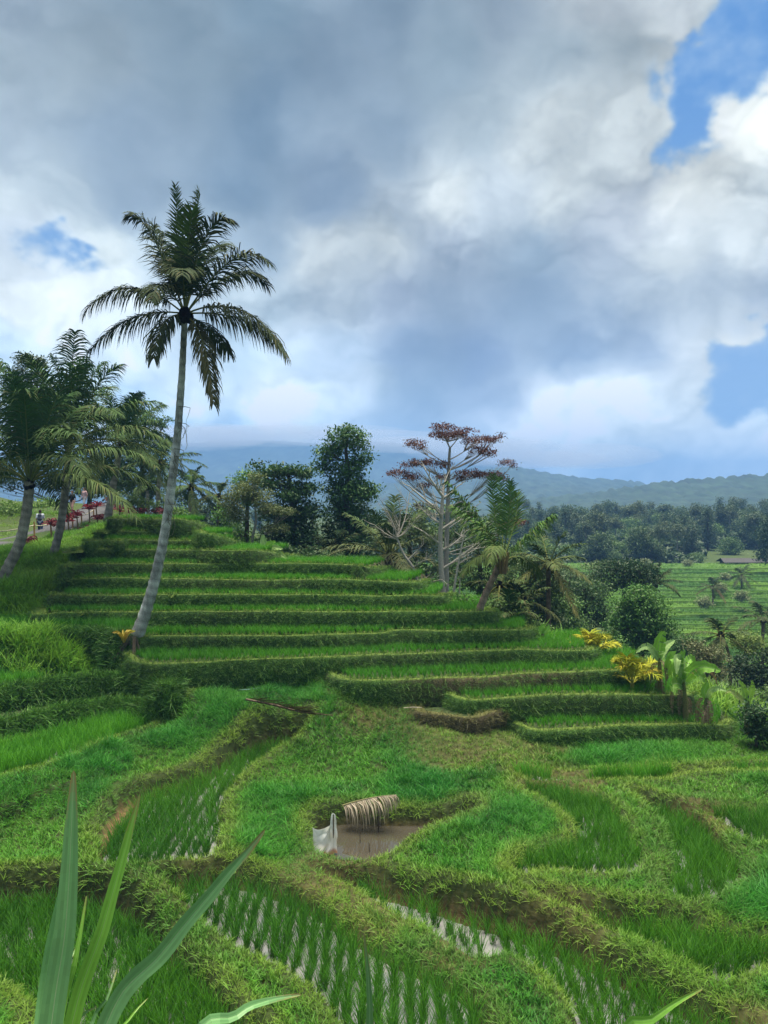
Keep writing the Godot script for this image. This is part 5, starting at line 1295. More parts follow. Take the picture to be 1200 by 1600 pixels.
	tree("leafy_tree", "olive green tree on the valley side under the white utility pole", "tree", rooted([Vector3(18.75,-9.75,-90.00), Vector3(18.75,-8.62,-90.00), Vector3(18.74,-7.50,-90.00)]), 0.2, [[Vector3(17.62,-7.35,-90.00), Vector3(1.80,0.90,1.80)], [Vector3(19.49,-7.80,-90.00), Vector3(1.80,0.90,1.80)], [Vector3(16.12,-7.87,-90.00), Vector3(1.65,1.05,1.65)], [Vector3(20.99,-8.25,-90.00), Vector3(1.20,0.60,1.20)], [Vector3(18.37,-8.62,-90.00), Vector3(2.25,0.75,2.25)]], 0.16, 9.0, Color(0.055, 0.1, 0.03), Color(0.09, 0.14, 0.045), bark)
	tree("leafy_tree", "bright leafy tree just below the bright rounded tree, behind the yellow palm", "tree", rooted([Vector3(11.10,-8.25,-38.00), Vector3(11.10,-7.61,-38.00), Vector3(11.10,-7.13,-38.00)]), 0.12, [[Vector3(10.78,-6.97,-38.00), Vector3(0.57,0.38,0.57)], [Vector3(11.42,-7.23,-38.00), Vector3(0.57,0.44,0.57)], [Vector3(10.47,-7.55,-38.00), Vector3(0.57,0.38,0.57)], [Vector3(11.26,-7.77,-38.00), Vector3(0.76,0.38,0.76)]], 0.09, 26.0, Color(0.04, 0.1, 0.02), Color(0.08, 0.16, 0.035), bark)
	tree("leafy_tree", "broad green tree low at the right under the slim field palm", "tree", rooted([Vector3(22.21,-12.15,-56.00), Vector3(22.20,-10.98,-56.00), Vector3(22.19,-10.28,-56.00)]), 0.16, [[Vector3(21.49,-10.28,-56.00), Vector3(0.84,0.47,0.84)], [Vector3(22.52,-10.42,-56.00), Vector3(0.84,0.47,0.84)], [Vector3(21.97,-10.98,-56.00), Vector3(1.12,0.56,1.12)], [Vector3(21.03,-10.98,-56.00), Vector3(0.75,0.56,0.75)]], 0.11, 18.0, Color(0.035, 0.085, 0.022), Color(0.07, 0.13, 0.035), bark)
	# left of the leaning palm
	tree("light_tree", "thin crowned tree showing above the left palms", "tree", rooted([Vector3(-27.72,-2.00,-60.00), Vector3(-27.67,3.99,-60.00), Vector3(-27.48,8.96,-60.00), Vector3(-27.37,10.45,-60.00)]), 0.14, [[Vector3(-27.62,10.85,-60.00), Vector3(1.10,0.45,1.10)], [Vector3(-26.97,10.45,-60.00), Vector3(0.80,0.50,0.80)], [Vector3(-28.37,9.85,-60.00), Vector3(1.00,0.50,1.00)], [Vector3(-27.13,9.21,-60.00), Vector3(1.00,0.70,1.00)], [Vector3(-28.63,7.97,-60.00), Vector3(1.30,1.00,1.30)], [Vector3(-26.90,6.97,-60.00), Vector3(1.30,1.20,1.30)]], 0.13, 12.0, Color(0.05, 0.075, 0.04), Color(0.08, 0.11, 0.05), bark)
	tree("leafy_tree", "leafy green tree behind the leaning trunk of the tall palm", "tree", rooted([Vector3(-20.76,-1.10,-66.00), Vector3(-20.74,2.19,-66.00), Vector3(-20.62,4.93,-66.00)]), 0.3, [[Vector3(-21.64,7.67,-66.00), Vector3(1.21,0.99,1.21)], [Vector3(-20.39,6.85,-66.00), Vector3(1.10,0.77,1.10)], [Vector3(-19.29,6.47,-66.00), Vector3(0.88,0.44,0.88)], [Vector3(-21.11,5.48,-66.00), Vector3(1.43,1.10,1.43)], [Vector3(-19.47,4.93,-66.00), Vector3(0.99,0.77,0.99)], [Vector3(-22.48,4.39,-66.00), Vector3(1.21,1.32,1.21)], [Vector3(-20.57,3.29,-66.00), Vector3(1.87,1.10,1.87)], [Vector3(-22.77,2.19,-66.00), Vector3(1.43,1.32,1.43)], [Vector3(-20.58,1.10,-66.00), Vector3(1.87,1.10,1.87)], [Vector3(-18.52,6.85,-66.00), Vector3(0.38,0.22,0.38)]], 0.15, 9.0, Color(0.03, 0.07, 0.025), Color(0.065, 0.115, 0.04), bark)
	tree("thicket", "dark trees massed behind the left palms above the road", "tree", rooted([Vector3(-27.55,-0.60,-72.00), Vector3(-27.54,1.20,-72.00), Vector3(-27.54,2.39,-72.00)]), 0.25, [[Vector3(-28.13,2.69,-72.00), Vector3(1.80,1.20,1.80)], [Vector3(-25.74,2.69,-72.00), Vector3(1.80,1.32,1.80)], [Vector3(-29.33,2.09,-72.00), Vector3(1.80,1.20,1.80)], [Vector3(-26.94,1.20,-72.00), Vector3(2.64,1.08,2.64)], [Vector3(-30.53,1.80,-72.00), Vector3(1.80,1.08,1.80)], [Vector3(-24.55,1.08,-72.00), Vector3(1.80,0.96,1.80)], [Vector3(-32.32,2.69,-72.00), Vector3(1.80,1.32,1.80)], [Vector3(-34.72,2.39,-72.00), Vector3(2.16,1.56,2.16)], [Vector3(-37.11,2.39,-72.00), Vector3(1.80,1.80,1.80)]], 0.2, 4.0, Color(0.018, 0.045, 0.018), Color(0.04, 0.075, 0.028), bark)
	tree("shrub", "pale green shrub behind the red plants at the hill top", "bush", rooted([Vector3(-16.66,-1.21,-52.00), Vector3(-16.66,-0.65,-52.00), Vector3(-16.65,-0.22,-52.00)]), 0.08, [[Vector3(-17.52,-0.09,-52.00), Vector3(0.69,0.43,0.69)], [Vector3(-16.65,-0.17,-52.00), Vector3(0.87,0.43,0.87)], [Vector3(-15.79,-0.35,-52.00), Vector3(0.61,0.39,0.61)], [Vector3(-18.17,0.22,-52.00), Vector3(0.43,0.43,0.43)]], 0.1, 18.0, Color(0.06, 0.11, 0.03), Color(0.1, 0.16, 0.045), bark)
	tree("shrub", "yellow green shrub right of the leaning trunk at the hill top", "bush", rooted([Vector3(-10.79,-1.88,-41.00), Vector3(-10.78,-1.36,-41.00), Vector3(-10.78,-1.02,-41.00)]), 0.06, [[Vector3(-10.92,-0.68,-41.00), Vector3(0.48,0.34,0.48)], [Vector3(-10.51,-1.19,-41.00), Vector3(0.48,0.34,0.48)], [Vector3(-11.09,-1.43,-41.00), Vector3(0.41,0.27,0.41)], [Vector3(-10.07,-1.71,-41.00), Vector3(0.34,0.27,0.34)]], 0.075, 32.0, Color(0.06, 0.13, 0.025), Color(0.11, 0.19, 0.04), bark)
	tree("thicket", "dark trees behind the hill between the palm trunk and the feathery tree", "tree", rooted([Vector3(-17.49,-4.37,-75.00), Vector3(-17.48,-2.50,-75.00), Vector3(-17.47,-1.25,-75.00)]), 0.25, [[Vector3(-19.34,-0.62,-75.00), Vector3(1.50,1.25,1.50)], [Vector3(-17.60,-1.25,-75.00), Vector3(1.50,1.12,1.50)], [Vector3(-15.92,-1.87,-75.00), Vector3(1.37,1.50,1.37)], [Vector3(-18.73,-2.81,-75.00), Vector3(1.87,1.25,1.87)], [Vector3(-16.55,-3.75,-75.00), Vector3(1.62,1.25,1.62)], [Vector3(-20.27,0.62,-75.00), Vector3(0.87,1.00,0.87)], [Vector3(-16.85,-0.31,-75.00), Vector3(0.62,0.75,0.62)]], 0.18, 6.0, Color(0.02, 0.05, 0.02), Color(0.05, 0.085, 0.035), bark)
	for q: Array in [[20, 800, 62, "sunlit grassy bush beyond the road at the left edge"], [75, 795, 68, "bright bush beyond the road behind the walker"]]:
		tree("bush", q[3], "bush", rooted([at_px(q[0], q[1] + 30, q[2]), at_px(q[0], q[1] + 15, q[2]), at_px(q[0], q[1], q[2])]), 0.1, [[at_px(q[0], q[1], q[2]), Vector3(1.6, 1.0, 1.2)], [at_px(q[0] - 25, q[1] + 10, q[2]), Vector3(1.6, 1.0, 1.2)], [at_px(q[0] + 15, q[1] + 18, q[2]), Vector3(1.5, 0.8, 1.0)]], 0.13, 14.0, Color(0.07, 0.14, 0.025), Color(0.12, 0.2, 0.035), bark)


func blue_green(k: float) -> Color:
	return Color(0.022, 0.05, 0.026) * k


func at_px(px: float, py: float, z: float) -> Vector3:   # a point z metres ahead, from bearings measured at the viewpoint
	return Vector3((px - 600.0) / 1202.0 * z, (780.0 - py) / 1202.0 * z, -z)


func fronds(o: Node3D, off: Vector3, list: Array, count: int, leaf: float, droop: float, col: Color, wide: float, lift := 0.25, bare := 0.18) -> void:
	for q: Array in list:
		frond(o, q[0] - off, q[1] - off, q[2] - off, q[3] - off, int(count * 1.5), leaf * 1.25, droop * 1.2, col * rf(0.85, 1.15), wide * 0.8, bare, "frond", lift)


func palms() -> void:
	var dark := Color(0.024, 0.046, 0.018)
	var old := Color(0.075, 0.07, 0.032)
	# the tall leaning palm
	var foot: Vector3 = Vector3(-9.38,-5.82,-28.60)
	var o := base("coconut_palm", foot, "tall slender coconut palm leaning right from the terrace edge, standing alone against the clouds", "palm tree")
	var pts := []
	for q: Vector3 in [Vector3(-9.38,-5.87,-28.60), Vector3(-9.21,-5.13,-28.60), Vector3(-8.92,-4.29,-28.60), Vector3(-8.56,-3.10,-28.60), Vector3(-8.19,-1.43,-28.60), Vector3(-7.90,0.48,-28.60), Vector3(-7.67,2.38,-28.60), Vector3(-7.50,4.51,-28.60), Vector3(-7.42,5.93,-28.60), Vector3(-7.37,6.82,-28.60)]:
		pts.append(q - foot)
	palm_trunk(o, pts, 0.215, 0.105, 0.55, Color(0.72, 0.73, 0.68))
	var roots := Geo.new()
	for k in 26:
		var w := rf(0, TAU)
		var d := Vector3(cos(w), 0, sin(w) * 0.8)
		roots.tube([Vector3(0.05, 0.75, 0.1) + d * 0.2, d * 0.38 + Vector3(-0.05, 0.45, 0.1), d * rf(0.5, 0.85) + Vector3(-0.2, 0.0, 0.15)], [0.06, 0.05, 0.03], 5, Color(0.16, 0.13, 0.1), Color(0.1, 0.08, 0.06))
	put("root", roots, M.bark, o)
	var top: Vector3 = Vector3(-7.37,6.87,-28.60)
	fronds(o, foot, [[Vector3(-7.37,6.87,-28.60), Vector3(-7.51,8.31,-28.70), Vector3(-7.72,10.04,-28.90), Vector3(-7.81,11.76,-29.00)]], 46, 0.42, 0.12, Color(0.045, 0.08, 0.025), 0.028, 0.7)
	fronds(o, foot, [[Vector3(-7.35,6.92,-28.60), Vector3(-7.37,8.37,-28.90), Vector3(-7.24,10.14,-29.20), Vector3(-6.95,11.55,-29.30)], [Vector3(-7.35,6.92,-28.60), Vector3(-7.17,8.20,-28.30), Vector3(-7.08,9.43,-27.80), Vector3(-6.77,10.15,-27.30)]], 60, 0.75, 0.15, Color(0.055, 0.1, 0.02), 0.03, 0.55)
	fronds(o, foot, [[Vector3(-7.35,6.92,-28.60), Vector3(-7.05,8.34,-28.40), Vector3(-6.43,10.53,-28.00), Vector3(-5.52,10.00,-27.80)], [Vector3(-7.35,6.92,-28.60), Vector3(-7.16,8.16,-29.00), Vector3(-6.66,10.10,-29.80), Vector3(-6.24,9.93,-30.40)], [Vector3(-7.37,6.92,-28.60), Vector3(-7.59,8.40,-29.00), Vector3(-8.19,9.93,-30.00), Vector3(-8.67,9.24,-31.00)], [Vector3(-7.37,6.92,-28.60), Vector3(-7.23,7.88,-28.00), Vector3(-7.10,8.49,-27.00), Vector3(-6.71,7.47,-25.80)]], 60, 0.78, 0.35, dark, 0.03)
	fronds(o, foot, [[Vector3(-7.30,6.92,-28.60), Vector3(-6.54,7.82,-28.20), Vector3(-5.14,9.47,-27.60), Vector3(-4.07,8.33,-27.20)], [Vector3(-7.30,6.92,-28.60), Vector3(-6.77,7.80,-29.00), Vector3(-5.39,9.43,-29.60), Vector3(-4.55,8.32,-30.00)]], 64, 0.85, 0.4, dark, 0.032)
	fronds(o, foot, [[Vector3(-7.30,6.87,-28.60), Vector3(-6.19,7.29,-28.20), Vector3(-4.49,7.14,-27.80), Vector3(-3.50,5.09,-27.40)], [Vector3(-7.30,6.87,-28.60), Vector3(-6.41,7.11,-29.20), Vector3(-5.06,7.11,-29.80), Vector3(-4.08,6.01,-30.20)]], 64, 0.95, 0.6, dark.lerp(old, 0.15), 0.032)
	fronds(o, foot, [[Vector3(-7.32,6.78,-28.60), Vector3(-6.73,6.38,-28.00), Vector3(-6.22,5.34,-27.40), Vector3(-6.01,3.34,-27.20)]], 60, 0.75, 0.6, dark.lerp(old, 0.6), 0.032)
	fronds(o, foot, [[Vector3(-7.32,6.78,-28.60), Vector3(-6.85,6.73,-29.00), Vector3(-6.42,6.37,-29.80), Vector3(-6.10,5.75,-30.40)], [Vector3(-7.42,6.82,-28.60), Vector3(-7.77,6.77,-28.00), Vector3(-8.03,6.22,-27.30), Vector3(-8.00,4.89,-26.80)]], 50, 0.75, 0.75, dark.lerp(old, 0.3), 0.032)
	fronds(o, foot, [[Vector3(-7.42,6.87,-28.60), Vector3(-8.23,6.99,-28.40), Vector3(-9.70,6.82,-28.20), Vector3(-10.66,5.39,-28.00)], [Vector3(-7.42,6.87,-28.60), Vector3(-8.11,7.48,-28.40), Vector3(-9.57,8.45,-28.20), Vector3(-10.83,6.82,-28.00)]], 64, 0.9, 0.75, dark.lerp(old, 0.2), 0.03)
	fronds(o, foot, [[Vector3(-7.39,6.92,-28.60), Vector3(-7.81,8.11,-28.40), Vector3(-8.58,10.49,-28.20), Vector3(-9.17,10.23,-28.00)], [Vector3(-7.39,6.92,-28.60), Vector3(-7.88,8.16,-29.00), Vector3(-8.45,9.55,-29.60), Vector3(-8.93,10.62,-30.00)], [Vector3(-7.39,6.92,-28.60), Vector3(-7.65,7.53,-28.00), Vector3(-7.93,8.04,-27.00), Vector3(-7.80,6.67,-26.00)]], 60, 0.75, 0.4, dark, 0.03)
	var nuts := Geo.new()
	for k in 9:
		var w := k * 0.75
		nuts.ball(top - foot + Vector3(cos(w) * 0.22, -0.12 - 0.08 * (k % 3), sin(w) * 0.22), Vector3(0.11, 0.14, 0.11), Color(0.1, 0.12, 0.04))
	nuts.ball(top - foot + Vector3(0, -0.05, 0), Vector3(0.24, 0.34, 0.24), Color(0.1, 0.075, 0.04))
	put("coconuts", nuts, M.bark, o)
	var vine := Geo.new()
	for k in 16:
		var a: Vector3 = [Vector3(-7.74,1.42,-28.40), Vector3(-7.57,3.07,-28.40), Vector3(-7.99,-0.47,-28.40)][k % 3] - foot + Vector3(0, rf(-0.6, 0.6), 0)
		var p := [a]
		for j in 5: p.append(p[j] + Vector3(rf(-0.05, 0.28) * (1 if j < 2 else -0.5), rf(-0.35, 0.02), rf(-0.05, 0.08)))
		vine.tube(p, [0.014, 0.012, 0.012, 0.01, 0.008, 0.006], 4, Color(0.2, 0.18, 0.13), Color(0.16, 0.17, 0.08))
	put("vine", vine, M.bark, o)
	# the palms by the road
	for q: Array in [
		[[Vector3(-17.15,-4.47,-33.50), Vector3(-16.52,-3.21,-33.50), Vector3(-15.90,-1.95,-33.50), Vector3(-15.55,-0.42,-33.50), Vector3(-15.43,0.78,-33.50)], 0.24, 0.2, 30, 6.4, 0.2, 1.5, 1.1, "big dark coconut palm at the left edge with curved ringed trunk"],
		[[Vector3(-16.59,-3.36,-38.00), Vector3(-16.20,-2.21,-38.00), Vector3(-15.87,-0.63,-38.00), Vector3(-15.67,1.11,-38.00), Vector3(-15.53,2.84,-38.00)], 0.2, 0.16, 28, 6.2, 0.0, 1.5, 1.1, "bushy coconut palm beside the road fence, second from the left edge"],
		[[Vector3(-18.06,-1.46,-50.00), Vector3(-17.72,0.21,-50.00), Vector3(-17.33,2.29,-50.00), Vector3(-17.03,3.82,-50.00)], 0.24, 0.18, 22, 4.3, -0.5, 1.4, 1.0, "coconut palm with pale trunk just above the red leaved plants"],
		[[Vector3(-17.63,-1.60,-60.00), Vector3(-17.62,0.00,-60.00), Vector3(-17.51,1.75,-60.00), Vector3(-17.45,2.89,-60.00)], 0.16, 0.13, 15, 3.4, -0.6, 1.2, 0.7, "dark small palm behind the hill top left of the leaning trunk"],
		[[Vector3(-19.60,-1.86,-64.00), Vector3(-19.65,-0.53,-64.00), Vector3(-19.69,1.06,-64.00)], 0.16, 0.13, 11, 2.6, -0.6, 1.1, 0.6, "second dark small palm behind the hill top, lower and further left"],
		[[Vector3(-14.68,-2.90,-58.00), Vector3(-14.62,-0.97,-58.00), Vector3(-14.57,0.96,-58.00)], 0.16, 0.13, 12, 2.6, -0.7, 1.2, 0.6, "ragged palm with yellowing fronds right behind the leaning trunk"],
	]:
		var p: Array = rooted(q[0])
		var t := base("coconut_palm", p[0], q[8], "palm tree")
		var l := []
		for z: Vector3 in p: l.append(z - p[0])
		palm_trunk(t, l, q[1], q[2], 0.15, Color(0.6, 0.54, 0.46))
		palm_crown(t, l[l.size() - 1], q[3], q[4], q[5], q[6], Color(0.036, 0.09, 0.027), Color(0.055, 0.09, 0.028), q[7], 0.5, 70, 0.027)
	# the young palm at the terrace end
	foot = Vector3(3.75,-4.96,-31.00)
	foot.y = minf(foot.y, ground(foot.x, foot.z))
	o = base("coconut_palm", foot, "young coconut palm with upright fronds at the right end of the eighth terrace", "palm tree")
	pts = []
	for q: Vector3 in [Vector3(3.75,-4.96,-31.00), Vector3(3.93,-4.26,-31.00), Vector3(4.26,-3.49,-31.00), Vector3(4.57,-2.84,-31.00), Vector3(4.75,-2.27,-31.00)]: pts.append(q - foot)
	palm_trunk(o, pts, 0.15, 0.12, 0.2, Color(0.42, 0.32, 0.24))
	var fresh := Color(0.05, 0.11, 0.025)
	fronds(o, foot, [[Vector3(4.78,-2.45,-31.00), Vector3(4.59,-1.29,-31.00), Vector3(4.37,-0.26,-31.30), Vector3(4.43,1.00,-31.50)], [Vector3(4.78,-2.45,-31.00), Vector3(4.88,-1.31,-31.50), Vector3(4.90,-0.27,-32.00), Vector3(4.81,0.94,-32.30)], [Vector3(4.78,-2.45,-31.00), Vector3(4.91,-1.28,-30.70), Vector3(5.07,-0.25,-30.50), Vector3(4.96,0.71,-30.30)], [Vector3(4.80,-2.45,-31.00), Vector3(5.26,-1.45,-31.60), Vector3(5.64,-0.53,-32.00), Vector3(5.61,0.27,-32.40)]], 40, 0.42, 0.14, fresh * 1.25, 0.024, 0.4, 0.28)
	fronds(o, foot, [[Vector3(4.75,-2.45,-31.00), Vector3(4.33,-1.40,-30.60), Vector3(3.47,-0.50,-30.20), Vector3(2.49,0.65,-30.00)], [Vector3(4.75,-2.45,-31.00), Vector3(4.41,-1.70,-31.50), Vector3(3.86,-0.93,-32.00), Vector3(2.87,-0.27,-32.60)], [Vector3(4.80,-2.45,-31.00), Vector3(5.32,-1.79,-30.70), Vector3(6.02,-1.14,-30.40), Vector3(6.58,-0.65,-30.20)]], 52, 0.7, 0.55, fresh * 1.2, 0.028)
	fronds(o, foot, [[Vector3(4.75,-2.53,-31.00), Vector3(4.19,-2.08,-30.50), Vector3(3.55,-2.00,-30.00), Vector3(3.01,-2.91,-29.60)], [Vector3(4.83,-2.53,-31.00), Vector3(5.38,-2.15,-31.50), Vector3(6.18,-2.34,-32.00), Vector3(6.66,-3.38,-32.50)], [Vector3(4.75,-2.53,-31.00), Vector3(4.32,-1.72,-29.50), Vector3(4.02,-1.42,-28.40), Vector3(3.84,-2.32,-27.80)]], 36, 0.5, 0.65, fresh.lerp(old, 0.35), 0.03)
	var sheath := Geo.new()
	for k in 9:
		var w := k * 0.7
		var b: Vector3 = Vector3(4.75,-2.69,-31.00) - foot
		sheath.tube([b + Vector3(cos(w) * 0.12, -0.3, sin(w) * 0.12), b + Vector3(cos(w) * 0.2, 0.15, sin(w) * 0.2), b + Vector3(cos(w) * 0.3, 0.55, sin(w) * 0.3)], [0.08, 0.06, 0.03], 5, Color(0.2, 0.13, 0.08), Color(0.3, 0.22, 0.08))
	put("leaf_sheath", sheath, M.bark, o)
	for q: Array in [
		[[Vector3(0.23,-4.39,-39.00), Vector3(0.23,-3.57,-39.00), Vector3(0.26,-2.79,-39.00)], 0.2, 0.18, 20, 3.5, -0.5, 1.45, 0.75, "shaggy palm with drooping grey fronds left of the leaning bare tree", Color(0.045, 0.085, 0.03), Color(0.16, 0.14, 0.09)],
		[[Vector3(5.51,-5.64,-33.00), Vector3(5.50,-5.28,-33.00), Vector3(5.50,-5.12,-33.00)], 0.08, 0.07, 9, 1.5, 0.5, 1.45, 0.45, "small stemless palm beside the young coconut palm", Color(0.03, 0.075, 0.022), Color(0.06, 0.09, 0.03)],
		[[Vector3(8.82,-7.01,-41.00), Vector3(8.78,-5.13,-41.00), Vector3(8.78,-3.41,-41.00)], 0.14, 0.12, 13, 2.6, -0.8, 1.2, 0.6, "palm crown pushing out of the shaggy dark tree", Color(0.035, 0.075, 0.025), Color(0.13, 0.12, 0.04)],
		[[Vector3(-3.00,-4.05,-45.00), Vector3(-2.96,-3.37,-45.00), Vector3(-2.92,-3.07,-45.00)], 0.12, 0.1, 12, 2.2, 0.2, 1.35, 0.6, "dark low palm at the foot of the tall dense tree", Color(0.015, 0.04, 0.018), Color(0.03, 0.05, 0.02)],
		[[Vector3(23.33,-8.80,-66.00), Vector3(23.32,-7.98,-66.00), Vector3(23.32,-7.26,-66.00)], 0.16, 0.14, 14, 2.3, 0.0, 1.35, 0.55, "palm behind the top of the bright green rounded tree", Color(0.025, 0.055, 0.022), Color(0.05, 0.07, 0.03)],
		[[Vector3(58.14,-16.15,-125.00), Vector3(58.23,-14.06,-125.00), Vector3(58.22,-12.39,-125.00)], 0.12, 0.1, 13, 2.6, -0.9, 1.2, 0.7, "slim palm with drooping crown in the far fields below the sheds", Color(0.03, 0.06, 0.03), Color(0.07, 0.08, 0.035)],
		[[Vector3(47.99,-14.75,-112.00), Vector3(47.98,-13.53,-112.00), Vector3(47.98,-12.79,-112.00)], 0.13, 0.1, 12, 2.3, -0.4, 1.2, 0.6, "small palm standing midway across the far fields", Color(0.03, 0.065, 0.03), Color(0.12, 0.09, 0.04)],
		[[Vector3(35.56,-13.21,-72.00), Vector3(35.56,-12.31,-72.00), Vector3(35.61,-11.29,-72.00)], 0.16, 0.13, 14, 2.9, -0.6, 1.2, 0.7, "grey green palm cut by the right edge in front of the far fields", Color(0.03, 0.06, 0.025), Color(0.1, 0.09, 0.04)],
		[[Vector3(20.83,-11.72,-46.00), Vector3(20.73,-9.60,-46.00), Vector3(20.19,-8.13,-46.00)], 0.1, 0.08, 11, 1.9, -0.8, 1.1, 0.5, "thin palm with hanging fronds above the dark bush at the right", Color(0.035, 0.07, 0.025), Color(0.1, 0.1, 0.04)],
		[[Vector3(-12.99,-2.50,-60.00), Vector3(-12.93,-1.00,-60.00), Vector3(-12.88,0.25,-60.00)], 0.1, 0.08, 11, 2.2, -0.4, 1.2, 0.5, "feathery palm left of the grey green feathery tree", Color(0.05, 0.09, 0.035), Color(0.16, 0.15, 0.05)],
		[[Vector3(5.70,-5.54,-38.00), Vector3(5.70,-4.75,-38.00), Vector3(5.73,-4.27,-38.00)], 0.1, 0.08, 10, 1.8, -0.6, 1.0, 0.5, "low palm behind the young palm's trunk", Color(0.035, 0.07, 0.02), Color(0.1, 0.1, 0.03)],
		[[Vector3(7.16,-6.02,-39.00), Vector3(7.15,-5.53,-39.00), Vector3(7.15,-5.20,-39.00)], 0.1, 0.08, 10, 1.7, -0.3, 1.3, 0.5, "low dark palm between the young palm and the shaggy tree", Color(0.028, 0.06, 0.02), Color(0.07, 0.08, 0.03)],
	]:
		var p: Array = rooted(q[0])
		var t := base("palm", p[0], q[8], "palm tree")
		var l := []
		for z: Vector3 in p: l.append(z - p[0])
		palm_trunk(t, l, q[1], q[2], 0.1, Color(0.24, 0.18, 0.13))
		palm_crown(t, l[l.size() - 1], q[3], q[4], q[5], q[6], q[9], q[10], q[7], 0.4, 34, 0.03)
	for q: Array in [[Vector3(8.65,-6.60,-26.70), 1.35, 13, "bright yellow young palm beside the banana plants"], [Vector3(8.27,-6.36,-30.50), 1.25, 10, "smaller yellow green young palm at the end of the tenth terrace"]]:
		var p: Vector3 = q[0]
		p.y = maxf(minf(p.y, ground(p.x, p.z) + 0.1), p.y - 0.1)
		var t := base("yellow_palm", p, q[3], "palm")
		for k in q[2]:
			var w: float = k * 2.4
			var el := rf(0.35, 1.35)
			var d := Vector3(cos(w) * cos(el), sin(el), sin(w) * cos(el))
			var r: float = q[1] * rf(0.8, 1.1)
			var h := Vector3(0, 0.25, 0)
			frond(t, h, h + d * r * 0.4, h + d * r * 0.8, h + d * r + Vector3.DOWN * 0.3 * r, 40, 0.42, 0.25, Color(0.42, 0.36, 0.025).lerp(Color(0.3, 0.36, 0.03), rng.randf()), 0.014)
		var g := Geo.new()
		g.tube([Vector3(0, -0.4, 0), Vector3(0, 0.3, 0)], [0.08, 0.07], 7, Color(0.25, 0.2, 0.08), Color(0.35, 0.3, 0.06))
		put("stem", g, M.bark, t)


func banana(label: String, stem: Array, leaves: Array, skirt: int, wide: float) -> void:
	var p := rooted(stem)
	var o := base("banana_plant", p[0], label, "banana plant")
	var off: Vector3 = p[0]
	var l := []
	for q: Vector3 in p: l.append(q - off)
	l = curve(l, 5)
	var g := Geo.new()
	var r := []
	for j in l.size(): r.append(lerpf(0.11, 0.05, float(j) / (l.size() - 1)))
	g.tube(l, r, 9, Color(0.2, 0.16, 0.08), Color(0.2, 0.24, 0.08), 0.08, rng)
	put("stem", g, M.bark, o)
	for q: Array in leaves:
		var w := []
		for z: Vector3 in q[0]: w.append(z - off)
		broad_leaf(o, "leaf", w, q[1] * 1.35, q[2], q[3] if q.size() > 3 else 0.05, Vector3(0.1, 0.35, 1))
	for k in skirt:
		var t: Vector3 = l[int(l.size() * rf(0.4, 0.95))]
		var w := rf(0, TAU)
		var d := Vector3(cos(w), 0, sin(w)) * rf(0.15, 0.4)
		broad_leaf(o, "dead_leaf", [t, t + d * 0.7 + Vector3(0, -0.1, 0), t + d + Vector3(0, -0.5, 0), t + d * 0.9 + Vector3(0, -rf(0.7, 1.1), 0)], wide * 0.6, Color(0.17, 0.125, 0.08) * rf(0.7, 1.3), 0.25)


